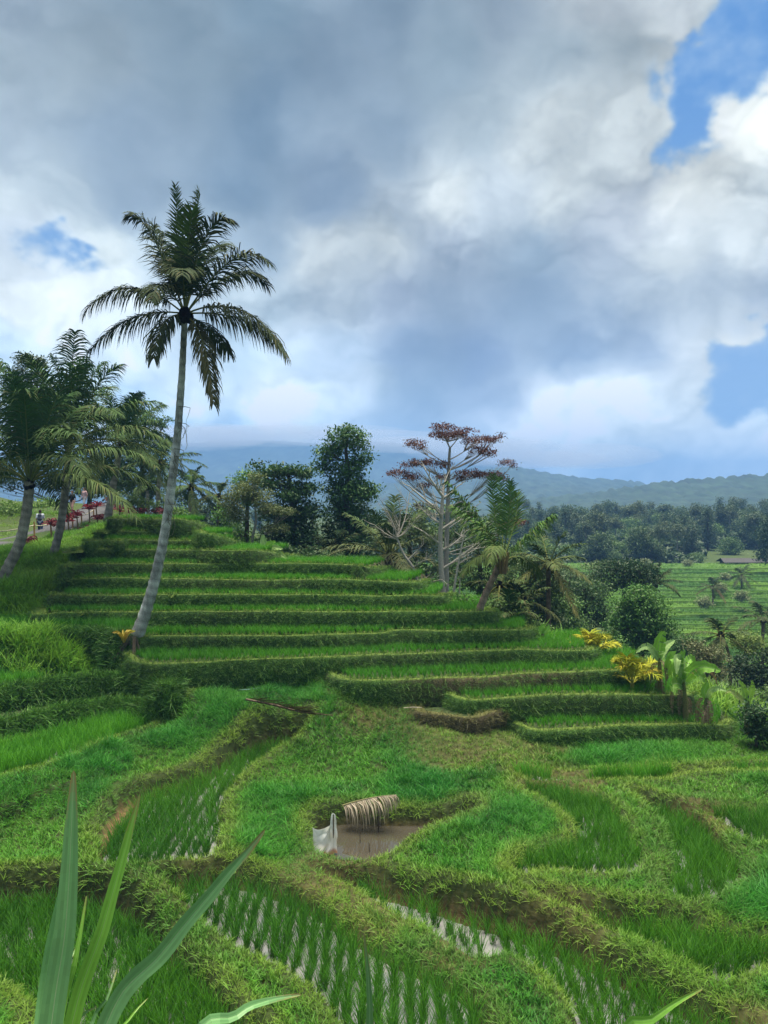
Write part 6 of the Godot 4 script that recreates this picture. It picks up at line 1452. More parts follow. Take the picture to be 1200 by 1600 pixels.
func small_plants() -> void:
	var lf := Color(0.15, 0.33, 0.04)
	var pl := Color(0.24, 0.38, 0.13)
	banana("banana plant with a single tall upright leaf, left of the big banana clump", [Vector3(9.45,-6.70,-26.30), Vector3(9.47,-6.15,-26.30), Vector3(9.44,-5.44,-26.30)], [[[Vector3(9.44,-5.49,-26.30), Vector3(9.39,-5.27,-26.30), Vector3(9.42,-4.81,-26.20), Vector3(9.54,-4.48,-26.10)], 0.17, lf], [[Vector3(9.44,-5.49,-26.30), Vector3(9.73,-5.09,-26.50), Vector3(10.17,-4.92,-26.80)], 0.1, pl], [[Vector3(9.44,-5.55,-26.30), Vector3(9.00,-5.03,-26.00), Vector3(8.71,-5.01,-25.90), Vector3(8.48,-5.17,-25.80)], 0.1, pl]], 4, 0.1)
	banana("big banana plant with broad arching leaves and a brown skirt of dead ones", [Vector3(10.06,-7.39,-25.40), Vector3(10.00,-6.79,-25.40), Vector3(9.93,-6.07,-25.40)], [[[Vector3(9.89,-6.11,-25.40), Vector3(9.64,-5.68,-25.20), Vector3(9.60,-5.22,-25.00), Vector3(9.77,-4.90,-24.90)], 0.16, lf], [[Vector3(9.89,-6.11,-25.40), Vector3(9.82,-5.38,-25.80), Vector3(9.70,-5.53,-26.00), Vector3(9.65,-6.17,-26.20)], 0.17, lf], [[Vector3(9.91,-6.07,-25.40), Vector3(9.64,-5.32,-25.00), Vector3(9.44,-5.15,-24.70), Vector3(9.35,-5.60,-24.50)], 0.13, pl], [[Vector3(9.95,-6.02,-25.40), Vector3(10.10,-5.62,-25.10), Vector3(10.39,-5.45,-24.90), Vector3(10.85,-5.53,-24.70)], 0.17, lf, 0.04], [[Vector3(9.93,-6.02,-25.40), Vector3(10.13,-5.56,-25.60), Vector3(10.42,-5.42,-26.00), Vector3(10.67,-5.75,-26.30)], 0.14, lf], [[Vector3(9.95,-6.11,-25.40), Vector3(10.51,-5.99,-26.00), Vector3(10.98,-6.13,-26.40), Vector3(11.28,-6.54,-26.80)], 0.13, lf * 0.8], [[Vector3(9.89,-6.19,-25.40), Vector3(9.56,-6.01,-25.00), Vector3(9.32,-6.02,-24.70), Vector3(9.29,-6.26,-24.50)], 0.14, lf * 0.7], [[Vector3(9.95,-5.98,-25.40), Vector3(10.55,-5.71,-25.80), Vector3(11.12,-5.90,-26.00), Vector3(11.42,-6.39,-26.20)], 0.05, Color(0.25, 0.15, 0.06), 0.3]], 6, 0.12)
	banana("short banana plant right of the big one, wrapped in dead leaves", [Vector3(10.55,-7.35,-25.00), Vector3(10.53,-6.89,-25.00), Vector3(10.51,-6.47,-25.00)], [[[Vector3(10.51,-6.52,-25.00), Vector3(10.46,-6.26,-25.00), Vector3(10.50,-6.10,-25.00), Vector3(10.56,-5.95,-25.00)], 0.11, lf], [[Vector3(10.53,-6.52,-25.00), Vector3(10.56,-6.21,-24.80), Vector3(10.73,-6.08,-24.60), Vector3(10.99,-6.14,-24.50)], 0.07, pl], [[Vector3(10.55,-7.27,-25.00), Vector3(10.61,-7.17,-24.80), Vector3(10.71,-6.98,-24.70)], 0.06, lf]], 6, 0.12)
	banana("yellow green banana plant behind the glossy shrub at the right edge", [Vector3(12.15,-7.27,-25.60), Vector3(12.15,-6.95,-25.60), Vector3(12.15,-6.74,-25.60)], [[[Vector3(12.15,-6.80,-25.60), Vector3(12.01,-6.50,-25.50), Vector3(11.88,-6.19,-25.40), Vector3(11.70,-5.98,-25.30)], 0.09, Color(0.22, 0.4, 0.06), 0.12], [[Vector3(12.15,-6.80,-25.60), Vector3(12.16,-6.50,-25.50), Vector3(12.18,-6.26,-25.40), Vector3(12.15,-5.98,-25.30)], 0.1, Color(0.22, 0.4, 0.06), 0.12], [[Vector3(12.13,-6.84,-25.60), Vector3(11.73,-6.55,-25.30), Vector3(11.36,-6.29,-25.10), Vector3(11.13,-6.33,-25.00)], 0.08, Color(0.24, 0.3, 0.09), 0.12]], 0, 0.1)
	banana("small pale banana plant at the right end of the fourth terrace", [Vector3(-5.64,-3.08,-37.00), Vector3(-5.67,-2.71,-37.00), Vector3(-5.70,-2.46,-37.00)], [[[Vector3(-5.70,-2.53,-37.00), Vector3(-5.76,-2.22,-37.00), Vector3(-5.82,-1.94,-37.00), Vector3(-5.79,-1.69,-37.00)], 0.13, pl], [[Vector3(-5.67,-2.53,-37.00), Vector3(-5.52,-2.21,-36.80), Vector3(-5.30,-2.07,-36.60), Vector3(-5.14,-2.01,-36.50)], 0.12, lf * 1.2], [[Vector3(-5.67,-2.53,-37.00), Vector3(-5.39,-2.33,-36.80), Vector3(-5.09,-2.32,-36.60), Vector3(-4.79,-2.36,-36.40)], 0.11, pl], [[Vector3(-5.67,-2.65,-37.00), Vector3(-5.24,-2.50,-36.60), Vector3(-4.85,-2.67,-36.40), Vector3(-4.52,-2.83,-36.20)], 0.11, pl], [[Vector3(-5.70,-2.59,-37.00), Vector3(-5.88,-2.39,-36.80), Vector3(-6.03,-2.38,-36.60), Vector3(-6.12,-2.55,-36.40)], 0.09, lf]], 1, 0.1)
	banana("tiny banana shoot near the edge of the ninth terrace", [Vector3(6.41,-5.69,-31.00), Vector3(6.41,-5.53,-31.00), Vector3(6.41,-5.43,-31.00)], [[[Vector3(6.41,-5.48,-31.00), Vector3(6.36,-5.33,-31.00), Vector3(6.39,-5.17,-31.00), Vector3(6.52,-5.07,-31.00)], 0.1, lf * 1.3], [[Vector3(6.41,-5.48,-31.00), Vector3(6.52,-5.33,-31.00), Vector3(6.62,-5.22,-31.00), Vector3(6.67,-5.07,-31.00)], 0.09, lf * 1.3]], 0, 0.1)
	for q: Array in [[Vector3(-1.62,-3.18,-36.00), "pale flowering bush on the edge of the fifth terrace"], [Vector3(2.48,-4.35,-33.00), "yellow green sprout by the foot of the white forked tree"], [Vector3(1.29,-4.08,-34.50), "yellow green weed at the right end of the sixth terrace"]]:
		var p: Vector3 = q[0]
		tree("weed", q[1], "weed", [p + Vector3(0, -0.5, 0), p + Vector3(0, -0.2, 0), p], 0.02, [[p, Vector3(0.32, 0.14, 0.3)], [p + Vector3(0.3, -0.1, 0), Vector3(0.26, 0.12, 0.3)]], 0.06, 60.0, Color(0.2, 0.3, 0.06), Color(0.36, 0.42, 0.16), Color(0.2, 0.25, 0.1))
	# yellow bromeliad at the palm's foot
	var at: Vector3 = Vector3(-9.49,-5.14,-28.00)
	var o := base("yellow_plant", at, "small bright yellow plant at the foot of the leaning palm", "plant")
	for k in 11:
		var w: float = k * 2.4
		var d := Vector3(cos(w), 0, sin(w))
		broad_leaf(o, "leaf", [Vector3(0, -0.1, 0), d * 0.1 + Vector3(0, 0.15, 0), d * 0.25 + Vector3(0, 0.3, 0), d * 0.42 + Vector3(0, 0.3, 0)], 0.045, Color(0.5, 0.45, 0.03).lerp(Color(0.3, 0.2, 0.03), rng.randf()), 0.0)
	# red cordylines along the road
	for q: Array in [[106, 840, 811, 47, "red topped plant on two thin stems by the road fence, leftmost of the fence plants"], [120, 838, 806, 48.5, "red plant right beside the leftmost fence plant"], [139, 826, 796, 51, "tall purple and red plant by the fence, near the hill top"], [150, 818, 793, 53, "bright red plant just right of the tall purple one"], [133, 836, 829, 48, "low dark red plant on the bank under the fence"], [152, 826, 812, 51, "red brown plant halfway down the bank by the hill top"], [79, 846, 820, 44, "thin reddish plant behind the second palm's trunk"], [42, 856, 849, 41, "low red plant on the road edge left of the tall post"], [186, 806, 797, 55, "first dark red bush in the row along the hill top"], [204, 807, 798, 54, "second dark red bush in the row along the hill top"], [222, 808, 800, 53, "third dark red bush in the row along the hill top"], [245, 808, 801, 52, "fourth dark red bush in the row along the hill top"], [264, 810, 803, 51, "red bush next to the leaning palm trunk at the hill top"], [175, 800, 786, 57, "tall pinkish red plant below the pale palm trunk"]]:
		cordyline(q[0], q[1], q[2], q[3], q[4])


func cordyline(px: float, foot: float, head: float, z: float, label: String) -> void:
	var at := at_px(px, foot, z)
	at.y = minf(at.y, ground(at.x, at.z))
	var top := at_px(px, head, z) - at
	var o := base("cordyline", at, label, "red plant", "red plants by the road")
	var g := Geo.new()
	g.tube([Vector3(0, -0.15, 0), top * 0.5 + Vector3(0.04, 0, 0), top], [0.06, 0.05, 0.04], 6, Color(0.3, 0.2, 0.12), Color(0.3, 0.2, 0.12))
	put("stem", g, M.bark, o)
	var c := Color(0.3, 0.02, 0.035) if px in [106.0, 120.0, 139.0, 150.0] else Color(0.16, 0.02, 0.03)
	var n := 2 if px < 180.0 else 3
	for h in n:
		var b := top + (Vector3.ZERO if h == 0 else Vector3(rf(-0.35, 0.35), rf(-0.25, 0.1), rf(-0.3, 0.3)))
		for k in 12:
			var w: float = k * 2.4
			var d := Vector3(cos(w), 0, sin(w)) * rf(0.25, 0.42)
			var up := rf(0.05, 0.45)
			broad_leaf(o, "leaf", [b, b + d * 0.4 + Vector3(0, up * 0.7, 0), b + d + Vector3(0, up * 0.8, 0), b + d * 1.25 + Vector3(0, up * 0.45, 0)], 0.05, c.lerp(Color(0.05, 0.015, 0.02), rng.randf() * 0.6), 0.0)


# ---------------------------------------------------------------- the road, its fence and the walkers
var road := PackedVector2Array()


func on_road(x: float, z: float) -> bool:
	if road.is_empty():
		for q: Vector3 in road_edge(): road.append(Vector2(q.x, q.z))
		var far := road_far()
		far.reverse()
		for q: Vector3 in far: road.append(Vector2(q.x, q.z))
	return Geometry2D.is_point_in_polygon(Vector2(x, z), road)


func road_edge() -> Array:
	return curve([Vector3(-20.11,-2.68,-35.00), Vector3(-19.72,-2.59,-37.00), Vector3(-19.74,-2.53,-39.50), Vector3(-19.46,-2.44,-42.50), Vector3(-19.53,-2.07,-46.00), Vector3(-19.75,-1.60,-50.50), Vector3(-20.37,-1.19,-55.00), Vector3(-22.08,-0.83,-62.00), Vector3(-26.08,-0.50,-75.00)], 4)


func road_far() -> Array:
	return curve([Vector3(-23.56,-2.53,-41.00), Vector3(-22.91,-2.43,-43.00), Vector3(-22.98,-2.41,-46.00), Vector3(-23.08,-2.22,-49.50), Vector3(-23.60,-1.80,-54.00), Vector3(-24.15,-1.13,-59.00), Vector3(-24.92,-0.69,-64.00), Vector3(-25.74,-0.41,-70.00), Vector3(-28.99,-0.14,-82.00)], 4)


func road_and_people() -> void:
	var a := road_edge()
	var b := road_far()
	var g := Geo.new()
	for k in a.size():
		for p: Vector3 in [a[k] + Vector3(0.35, -1.2, 0.35), a[k] + Vector3(0, 0.05, 0), a[k].lerp(b[k], 0.33) + Vector3(0, 0.1, 0), a[k].lerp(b[k], 0.66) + Vector3(0, 0.1, 0), b[k] + Vector3(0, 0.05, 0), b[k] + Vector3(-0.35, -1.2, -0.35)]:
			g.v.append(p); g.n.append(Vector3.UP); g.c.append(Color(0.13, 0.135, 0.15))
	for k in a.size() - 1:
		for t in 5:
			var q := k * 6 + t
			g.f.append_array([q, q + 1, q + 6, q + 6, q + 1, q + 7])
	g.smooth()
	if g.n[2].y < 0:
		for t in range(0, g.f.size(), 3):
			var e := g.f[t + 1]; g.f[t + 1] = g.f[t + 2]; g.f[t + 2] = e
		g.smooth()
	tag(put("road", g, M.soil), "narrow grey paved road climbing at the left behind the palms", "road", "", "structure")
	# posts and rails
	var tops := []
	for q: Array in [[-20, 866, 826, 38.3, "bamboo fence post at the left edge of the road"], [53, 853, 815, 42.5, "tall orange brown bamboo fence post in front of the walker"], [79, 842, 813, 45, "bamboo fence post beside the second palm's trunk"], [100, 834, 808, 47, "bamboo fence post under the leftmost red plant"], [113, 830, 805, 48.2, "thin bamboo fence post between the red plants"], [127, 824, 802, 50, "bamboo fence post below the tall purple plant"], [146, 813, 794, 53.5, "last bamboo fence post near the hill top"]]:
		var at := at_px(q[0], q[1], q[3])
		var h: float = (q[1] - q[2]) / 1202.0 * q[3]
		var o := base("fence_post", at, q[4], "fence post", "posts of the road fence")
		var s := Geo.new()
		s.tube([Vector3(0, -0.4, 0), Vector3(0.01, h * 0.5, 0), Vector3(0, h, 0)], [0.055, 0.05, 0.05], 8, Color(0.5, 0.27, 0.11), Color(0.56, 0.33, 0.14))
		put("pole", s, M.bark, o)
		tops.append([at, h])
	for k in 2:
		var s := Geo.new()
		var p := []
		for t in tops: p.append(t[0] + Vector3(0, t[1] * (0.85 if k == 0 else 0.18), 0.06))
		var l := []
		for j in p.size() - 1:
			for u in 5:
				var w := u / 5.0
				l.append(p[j].lerp(p[j + 1], w) + Vector3.DOWN * 0.08 * sin(PI * w))
		l.append(p[p.size() - 1])
		var r := []
		for j in l: r.append(0.03)
		s.tube(l, r, 6, Color(0.55, 0.52, 0.42), Color(0.55, 0.52, 0.42))
		tag(put("fence_rail", s, M.bark), ["upper pale rail of the road fence", "lower pale rail of the road fence near the ground"][k], "fence rail")
	person(Vector3(-22.58,-2.44,-50.50), 0.25, 1.62, "person walking up the road in pale shirt and blue trousers with dark backpack", Color(0.5, 0.55, 0.66), Color(0.03, 0.045, 0.11), true, false)
	person(Vector3(-21.83,-2.48,-46.50), -0.5, 1.5, "person in a red skirt half hidden behind the big left palm's trunk", Color(0.6, 0.58, 0.55), Color(0.42, 0.05, 0.04), false, true)
	person(Vector3(-23.71,-1.12,-58.50), 2.9, 1.65, "person in black with bare legs on the road behind the red plants", Color(0.012, 0.012, 0.015), Color(0.42, 0.25, 0.2), false, false)
	person(Vector3(-23.95,-0.87,-61.50), 2.6, 1.68, "person in a pink and white top furthest up the road", Color(0.55, 0.36, 0.38), Color(0.45, 0.46, 0.5), false, false)


func capsule(p: Vector3, a: Vector3, b: Vector3, ra: float, rb: float) -> float:
	var e := b - a
	var t := clampf((p - a).dot(e) / maxf(e.length_squared(), 1e-9), 0.0, 1.0)
	return p.distance_to(a + e * t) - lerpf(ra, rb, t)


func nets(g: Geo, bones: Array, cell: float, soft: float, col: Color) -> void:
	# joins the tapered bones with a smooth minimum and meshes the surface (surface nets)
	var lo := Vector3.ONE * 99.0
	var hi := -lo
	for q in bones:
		for s in 2:
			var r: float = q[2 + s] + cell * 2.0
			lo = lo.min(q[s] - Vector3.ONE * r); hi = hi.max(q[s] + Vector3.ONE * r)
	var n := Vector3i(((hi - lo) / cell).ceil()) + Vector3i.ONE
	var d := PackedFloat32Array()
	d.resize(n.x * n.y * n.z)
	d.fill(9.0)
	var sums := {}
	for q in bones:
		var r: float = maxf(q[2], q[3]) + cell * 2.5 + soft
		var c0 := Vector3i(((q[0].min(q[1]) - Vector3.ONE * r - lo) / cell).floor()).clamp(Vector3i.ZERO, n - Vector3i.ONE)
		var c1 := Vector3i(((q[0].max(q[1]) + Vector3.ONE * r - lo) / cell).ceil()).clamp(Vector3i.ZERO, n - Vector3i.ONE)
		for z in range(c0.z, c1.z + 1):
			for y in range(c0.y, c1.y + 1):
				for x in range(c0.x, c1.x + 1):
					var k := (z * n.y + y) * n.x + x
					var v := capsule(lo + Vector3(x, y, z) * cell, q[0], q[1], q[2], q[3])
					var h := maxf(soft - absf(d[k] - v), 0.0) / soft
					d[k] = minf(d[k], v) - h * h * soft * 0.25
	var at := {}
	var first := g.v.size()
	for z in n.z - 1:
		for y in n.y - 1:
			for x in n.x - 1:
				var k := (z * n.y + y) * n.x + x
				var sum := Vector3.ZERO
				var cnt := 0
				var neg := 0
				for c in 8:
					var kk := k + (c & 1) + ((c >> 1) & 1) * n.x + (c >> 2) * n.x * n.y
					if d[kk] < 0.0: neg += 1
				if neg == 0 or neg == 8:
					continue
				for e: Array in [[0, 1], [2, 3], [4, 5], [6, 7], [0, 2], [1, 3], [4, 6], [5, 7], [0, 4], [1, 5], [2, 6], [3, 7]]:
					var a: int = e[0]
					var b: int = e[1]
					var va := d[k + (a & 1) + ((a >> 1) & 1) * n.x + (a >> 2) * n.x * n.y]
					var vb := d[k + (b & 1) + ((b >> 1) & 1) * n.x + (b >> 2) * n.x * n.y]
					if (va < 0.0) != (vb < 0.0):
						sum += Vector3(a & 1, (a >> 1) & 1, a >> 2).lerp(Vector3(b & 1, (b >> 1) & 1, b >> 2), va / (va - vb))
						cnt += 1
				at[k] = g.v.size()
				var p := lo + (Vector3(x, y, z) + sum / cnt) * cell
				g.v.append(p); g.n.append(Vector3.ZERO); g.c.append(col)
	var sy := n.x
	var sz := n.x * n.y
	for k: int in at:
		for ax in 3:
			var s: int = [1, sy, sz][ax]
			var u: int = [sy, sz, 1][ax]
			var w: int = [sz, 1, sy][ax]
			if not (at.has(k - u) and at.has(k - w) and at.has(k - u - w)) or (d[k] < 0.0) == (d[k + s] < 0.0):
				continue
			var q := [at[k], at[k - u], at[k - u - w], at[k - w]]
			if d[k] < 0.0: g.f.append_array([q[0], q[2], q[1], q[0], q[3], q[2]])
			else: g.f.append_array([q[0], q[1], q[2], q[0], q[2], q[3]])
	for t in range(0, g.f.size(), 3):
		if g.f[t] < first: continue
		var a := g.f[t]; var b := g.f[t + 1]; var c := g.f[t + 2]
		var m := (g.v[c] - g.v[a]).cross(g.v[b] - g.v[a])
		g.n[a] += m; g.n[b] += m; g.n[c] += m
	for k in range(first, g.n.size()): g.n[k] = g.n[k].normalized()


func person(at: Vector3, yaw: float, tall: float, label: String, top: Color, low: Color, pack: bool, skirt: bool) -> void:
	var o := base("person", at + Vector3(0, 0.1, 0), label, "person")
	o.rotation.y = yaw
	var k := tall / 1.7
	o.scale = Vector3.ONE * k
	var skin := Color(0.4, 0.24, 0.17)
	# facing -z; left leg forward, arms swinging the other way
	var hip := [Vector3(-0.09, 0.9, 0), Vector3(0.09, 0.9, 0)]
	var knee := [Vector3(-0.1, 0.48, -0.13), Vector3(0.1, 0.47, 0.02)]
	var foot := [Vector3(-0.1, 0.07, -0.16), Vector3(0.1, 0.1, 0.24)]
	var toe := [Vector3(-0.11, 0.03, -0.32), Vector3(0.11, 0.03, 0.1)]
	var sh := [Vector3(-0.18, 1.38, 0), Vector3(0.18, 1.38, 0)]
	var el := [Vector3(-0.24, 1.1, 0.08), Vector3(0.24, 1.1, -0.05)]
	var wr := [Vector3(-0.23, 0.87, 0.02), Vector3(0.23, 0.88, -0.2)]
	var body := [[Vector3(0, 0.95, 0), Vector3(0, 1.2, 0.01), 0.13, 0.12], [Vector3(-0.06, 1.28, 0), Vector3(0.06, 1.28, 0), 0.125, 0.125], [sh[0], sh[1], 0.06, 0.06], [Vector3(0, 1.36, 0.01), Vector3(0, 1.52, -0.01), 0.055, 0.05], [Vector3(0, 1.59, -0.01), Vector3(0, 1.64, 0), 0.088, 0.085], [hip[0], hip[1], 0.1, 0.1]]
	for s in 2:
		body.append_array([[hip[s], knee[s], 0.085, 0.055], [knee[s], foot[s], 0.055, 0.036], [foot[s] + Vector3(0, -0.01, 0.03), toe[s], 0.04, 0.03], [sh[s], el[s], 0.05, 0.038], [el[s], wr[s], 0.038, 0.026]])
	var g := Geo.new()
	nets(g, body, 0.034, 0.04, skin)
	var face := [[Vector3(0, 1.61, 0), Vector3(0, 1.63, 0), 0.092, 0.09], [Vector3(0, 1.54, -0.035), Vector3(0, 1.56, -0.03), 0.05, 0.06], [Vector3(0, 1.6, -0.09), Vector3(0, 1.575, -0.105), 0.01, 0.014], [Vector3(-0.09, 1.6, 0), Vector3(-0.095, 1.575, 0), 0.014, 0.011], [Vector3(0.09, 1.6, 0), Vector3(0.095, 1.575, 0), 0.014, 0.011]]
	nets(g, face, 0.016, 0.02, skin)
	for s in 2:
		var d: Vector3 = (wr[s] - el[s]).normalized()
		var across := Vector3(0, 0, 1) - d * d.z
		across = across.normalized()
		var palm: Vector3 = wr[s] + d * 0.07
		var hand := [[wr[s], palm, 0.022, 0.03]]
		for q in 4:
			var f0: Vector3 = palm + across * (q - 1.5) * 0.02 + d * 0.01
			var f1: Vector3 = f0 + d * (0.04 - 0.006 * absf(q - 1.3))
			hand.append_array([[f0, f1, 0.009, 0.0085], [f1, f1 + d * 0.03 + Vector3(0.012 - 0.024 * s, 0, 0), 0.0085, 0.0075]])
		hand.append([wr[s] + d * 0.03 - across * 0.02, palm - across * 0.045, 0.011, 0.009])
		nets(g, hand, 0.008, 0.006, skin)
	put("body", g, M.cloth, o)
	var shirt := Geo.new()
	nets(shirt, [[Vector3(0, 0.93, 0), Vector3(0, 1.2, 0.01), 0.16, 0.145], [Vector3(-0.06, 1.28, 0), Vector3(0.06, 1.28, 0), 0.145, 0.145], [sh[0], sh[1], 0.078, 0.078], [sh[0], el[0].lerp(sh[0], 0.25), 0.07, 0.062], [sh[1], el[1].lerp(sh[1], 0.25), 0.07, 0.062]], 0.034, 0.04, top)
	put("shirt", shirt, M.cloth, o)
	var trousers := Geo.new()
	if skirt:
		nets(trousers, [[Vector3(0, 0.95, 0), Vector3(0, 0.45, 0), 0.15, 0.24], [hip[0], hip[1], 0.125, 0.125]], 0.04, 0.04, low)
	else:
		nets(trousers, [[hip[0], hip[1], 0.118, 0.118], [hip[0], knee[0], 0.105, 0.078], [knee[0], foot[0] + Vector3(0, 0.03, 0), 0.078, 0.065], [hip[1], knee[1], 0.105, 0.078], [knee[1], foot[1] + Vector3(0, 0.03, 0), 0.078, 0.065]], 0.034, 0.03, low)
	put("skirt" if skirt else "trousers", trousers, M.cloth, o)
	var hair := Geo.new()
	nets(hair, [[Vector3(0, 1.65, 0.015), Vector3(0, 1.62, 0.03), 0.1, 0.1], [Vector3(0, 1.58, 0.06), Vector3(0, 1.5, 0.06), 0.07, 0.05]], 0.022, 0.03, Color(0.02, 0.016, 0.014))
	put("hair", hair, M.cloth, o)
	for s in 2:
		var shoe := Geo.new()
		nets(shoe, [[foot[s] + Vector3(0, -0.02, 0.04), toe[s], 0.05, 0.042]], 0.02, 0.02, Color(0.05, 0.045, 0.045))
		put("shoe", shoe, M.cloth, o)
	if pack:
		var bag := Geo.new()
		nets(bag, [[Vector3(-0.06, 1.1, 0.2), Vector3(0.06, 1.1, 0.2), 0.11, 0.11], [Vector3(-0.05, 1.36, 0.18), Vector3(0.05, 1.36, 0.18), 0.09, 0.09], [Vector3(0, 1.1, 0.2), Vector3(0, 1.36, 0.18), 0.12, 0.1]], 0.03, 0.04, Color(0.05, 0.06, 0.085))
		put("backpack", bag, M.cloth, o)


# ---------------------------------------------------------------- by the pond
func pond_things() -> void:
	# the white sack pulled over a stick
	var at: Vector3 = Vector3(-1.41,-8.59,-18.30)
	at.y = -8.6
	var o := base("sack", at, "torn white plastic sack with rusty hem pulled over a stick in the pond", "sack")
	var rim: Array = [Vector3(-1.72,-7.86,-18.30), Vector3(-1.63,-7.91,-18.30), Vector3(-1.49,-7.91,-18.30), Vector3(-1.36,-7.85,-18.30), Vector3(-1.30,-7.79,-18.30), Vector3(-1.26,-7.66,-18.30), Vector3(-1.27,-7.57,-18.30), Vector3(-1.23,-7.51,-18.30), Vector3(-1.16,-7.57,-18.30), Vector3(-1.13,-7.72,-18.30)]
	var hem: Array = [Vector3(-1.67,-8.50,-18.30), Vector3(-1.66,-8.57,-18.30), Vector3(-1.58,-8.51,-18.30), Vector3(-1.49,-8.53,-18.30), Vector3(-1.41,-8.48,-18.30), Vector3(-1.35,-8.51,-18.30), Vector3(-1.29,-8.47,-18.30), Vector3(-1.23,-8.50,-18.30), Vector3(-1.17,-8.45,-18.30), Vector3(-1.12,-8.48,-18.30)]
	rim = curve(rim, 4); hem = curve(hem, 4)
	var g := Geo.new()
	var w: int = rim.size()
	for side in [1.0, -1.0]:
		var k0 := g.v.size()
		for j in 22:
			for i in w:
				var u := float(i) / (w - 1)
				var t := j / 21.0
				var p: Vector3 = rim[i].lerp(hem[i], t) - at
				var belly := 0.13 * pow(sin(PI * u), 0.5) * 0.8 * t * t
				var fold := 0.035 * sin(u * 19.0 + t * 3.0) * sin(PI * u) + 0.05 * noise2(u * 9.0, t * 6.0 + side * 5.0, 3.0) * sin(PI * u)
				p += Vector3(0.012 * sin(t * 9.0 + u * 4.0), 0.0, side * belly + fold)
				var white := Color(0.8, 0.83, 0.82).lerp(Color(0.66, 0.62, 0.5), clampf(noise2(u * 8.0, t * 8.0, 2.0) + u * 0.35 * t, 0, 1))
				var rust := smoothstep(0.83, 0.93, t + 0.05 * noise2(u * 14.0, 3.0, 3.0) - 0.05 * (1.0 - u))
				g.v.append(p); g.n.append(Vector3.UP); g.c.append(white.lerp(Color(0.38, 0.16, 0.045), rust * 0.85))
		for j in 21:
			for i in w - 1:
				var a := k0 + j * w + i
				if side > 0: g.f.append_array([a, a + 1, a + w, a + 1, a + w + 1, a + w])
				else: g.f.append_array([a, a + w, a + 1, a + 1, a + w, a + w + 1])
	g.smooth()
	var sheet := mat(0.45, 0.9)
	put("cloth", g, sheet, o)
	var s := Geo.new()
	var peak: Vector3 = Vector3(-1.21,-7.52,-18.30) - at
	s.tube([Vector3(peak.x, -0.3, 0), Vector3(peak.x, peak.y - 0.03, 0)], [0.016, 0.013], 6, Color(0.2, 0.15, 0.1), Color(0.2, 0.15, 0.1))
	put("stick", s, M.bark, o)
	# the frond hung on a pole
	at = Vector3(-0.14,-8.95,-18.90)
	at.y = -8.9
	o = base("pole", at, "dark wet pole standing in the pond that carries the dead palm frond", "pole")
	s = Geo.new()
	var head: Vector3 = Vector3(-0.16,-7.65,-19.60) - at
	s.tube([Vector3(0, 0, -0.6), head * 0.5 + Vector3(0.01, 0, -0.3), head + Vector3(0, 0.02, 0)], [0.022, 0.02, 0.014], 7, Color(0.045, 0.035, 0.03), Color(0.2, 0.17, 0.13))
	put("shaft", s, M.bark, o)
	at = Vector3(-1.04,-7.88,-19.70)
	o = base("dead_frond", at, "grey dead palm frond hung over the pond as a scarecrow", "palm frond")
	var f: Array = [Vector3(-1.07,-7.90,-19.70), Vector3(-0.66,-7.75,-19.70), Vector3(-0.16,-7.62,-19.65), Vector3(0.30,-7.58,-19.60)]
	frond(o, f[0] - at, f[1] - at, f[2] - at, f[3] - at, 60, 0.72, 1.9, Color(0.36, 0.32, 0.25), 0.011, 0.02, "frond", 0.0)
	frond(o, f[0] - at + Vector3(0, 0.01, 0.02), f[1] - at, f[2] - at, f[3] - at, 44, 0.6, 2.2, Color(0.26, 0.22, 0.17), 0.011, 0.02, "frond", 0.0)
	for q: Array in [[562, 1290, 18.9, 0.95, 0.011, "thin pale stick standing in the pond left of the pole"], [577, 1312, 18.4, 0.62, 0.014, "short dark stick in the pond beside the pole"], [549, 1296, 19.6, 0.5, 0.009, "small stick poking from the water near the sack"]]:
		var x := at_px(q[0], q[1], q[2])
		var b := base("stick", Vector3(x.x, -9.0, x.z), q[5], "stick")
		var t := Geo.new()
		t.tube([Vector3.ZERO, Vector3(0.01, q[3] * 0.5, 0), Vector3(-0.01, q[3] + 0.1, 0)], [q[4], q[4], q[4] * 0.7], 6, Color(0.1, 0.08, 0.06), Color(0.17, 0.14, 0.1))
		put("shaft", t, M.bark, b)
	# fallen frond in the grass
	at = Vector3(-2.88,-6.75,-23.76)
	o = base("fallen_frond", at + Vector3(0, 0.12, 0), "brown fallen palm frond lying on the grass below the tenth terrace", "palm frond")
	var a: Vector3 = Vector3(-4.29,-6.55,-24.42) - at
	var c: Vector3 = Vector3(-3.34,-6.60,-23.79) - at
	var d: Vector3 = Vector3(-2.55,-6.75,-23.48) - at
	var e: Vector3 = Vector3(-1.56,-6.80,-23.38) - at
	var strips := Geo.new()
	var way := [a, c, d, e]
	for k in 110:
		var t := rf(0.0, 0.72)
		var l := rf(0.12, 0.3)
		var off := Vector3(rf(-0.03, 0.03), rf(0.0, 0.14), rf(-0.16, 0.16))
		var p := []
		var s2 := []
		for j in 5:
			var u := minf(t + l * j / 4.0, 1.0)
			p.append(way[0].bezier_interpolate(way[1], way[2], way[3], u) + off * (0.4 + j * 0.35) + Vector3(0, 0.05, 0))
			s2.append(Vector3(rf(-0.2, 0.2), 0.6, 1).normalized() * 0.017 * [0.7, 1.0, 1.0, 0.7, 0.1][j])
		var tone := Color(0.16, 0.11, 0.08).lerp(Color(0.06, 0.045, 0.035), rng.randf())
		strips.ribbon(p, s2, tone, tone * 1.1)
	put("leaflets", strips, M.palm, o)
	var rib := Geo.new()
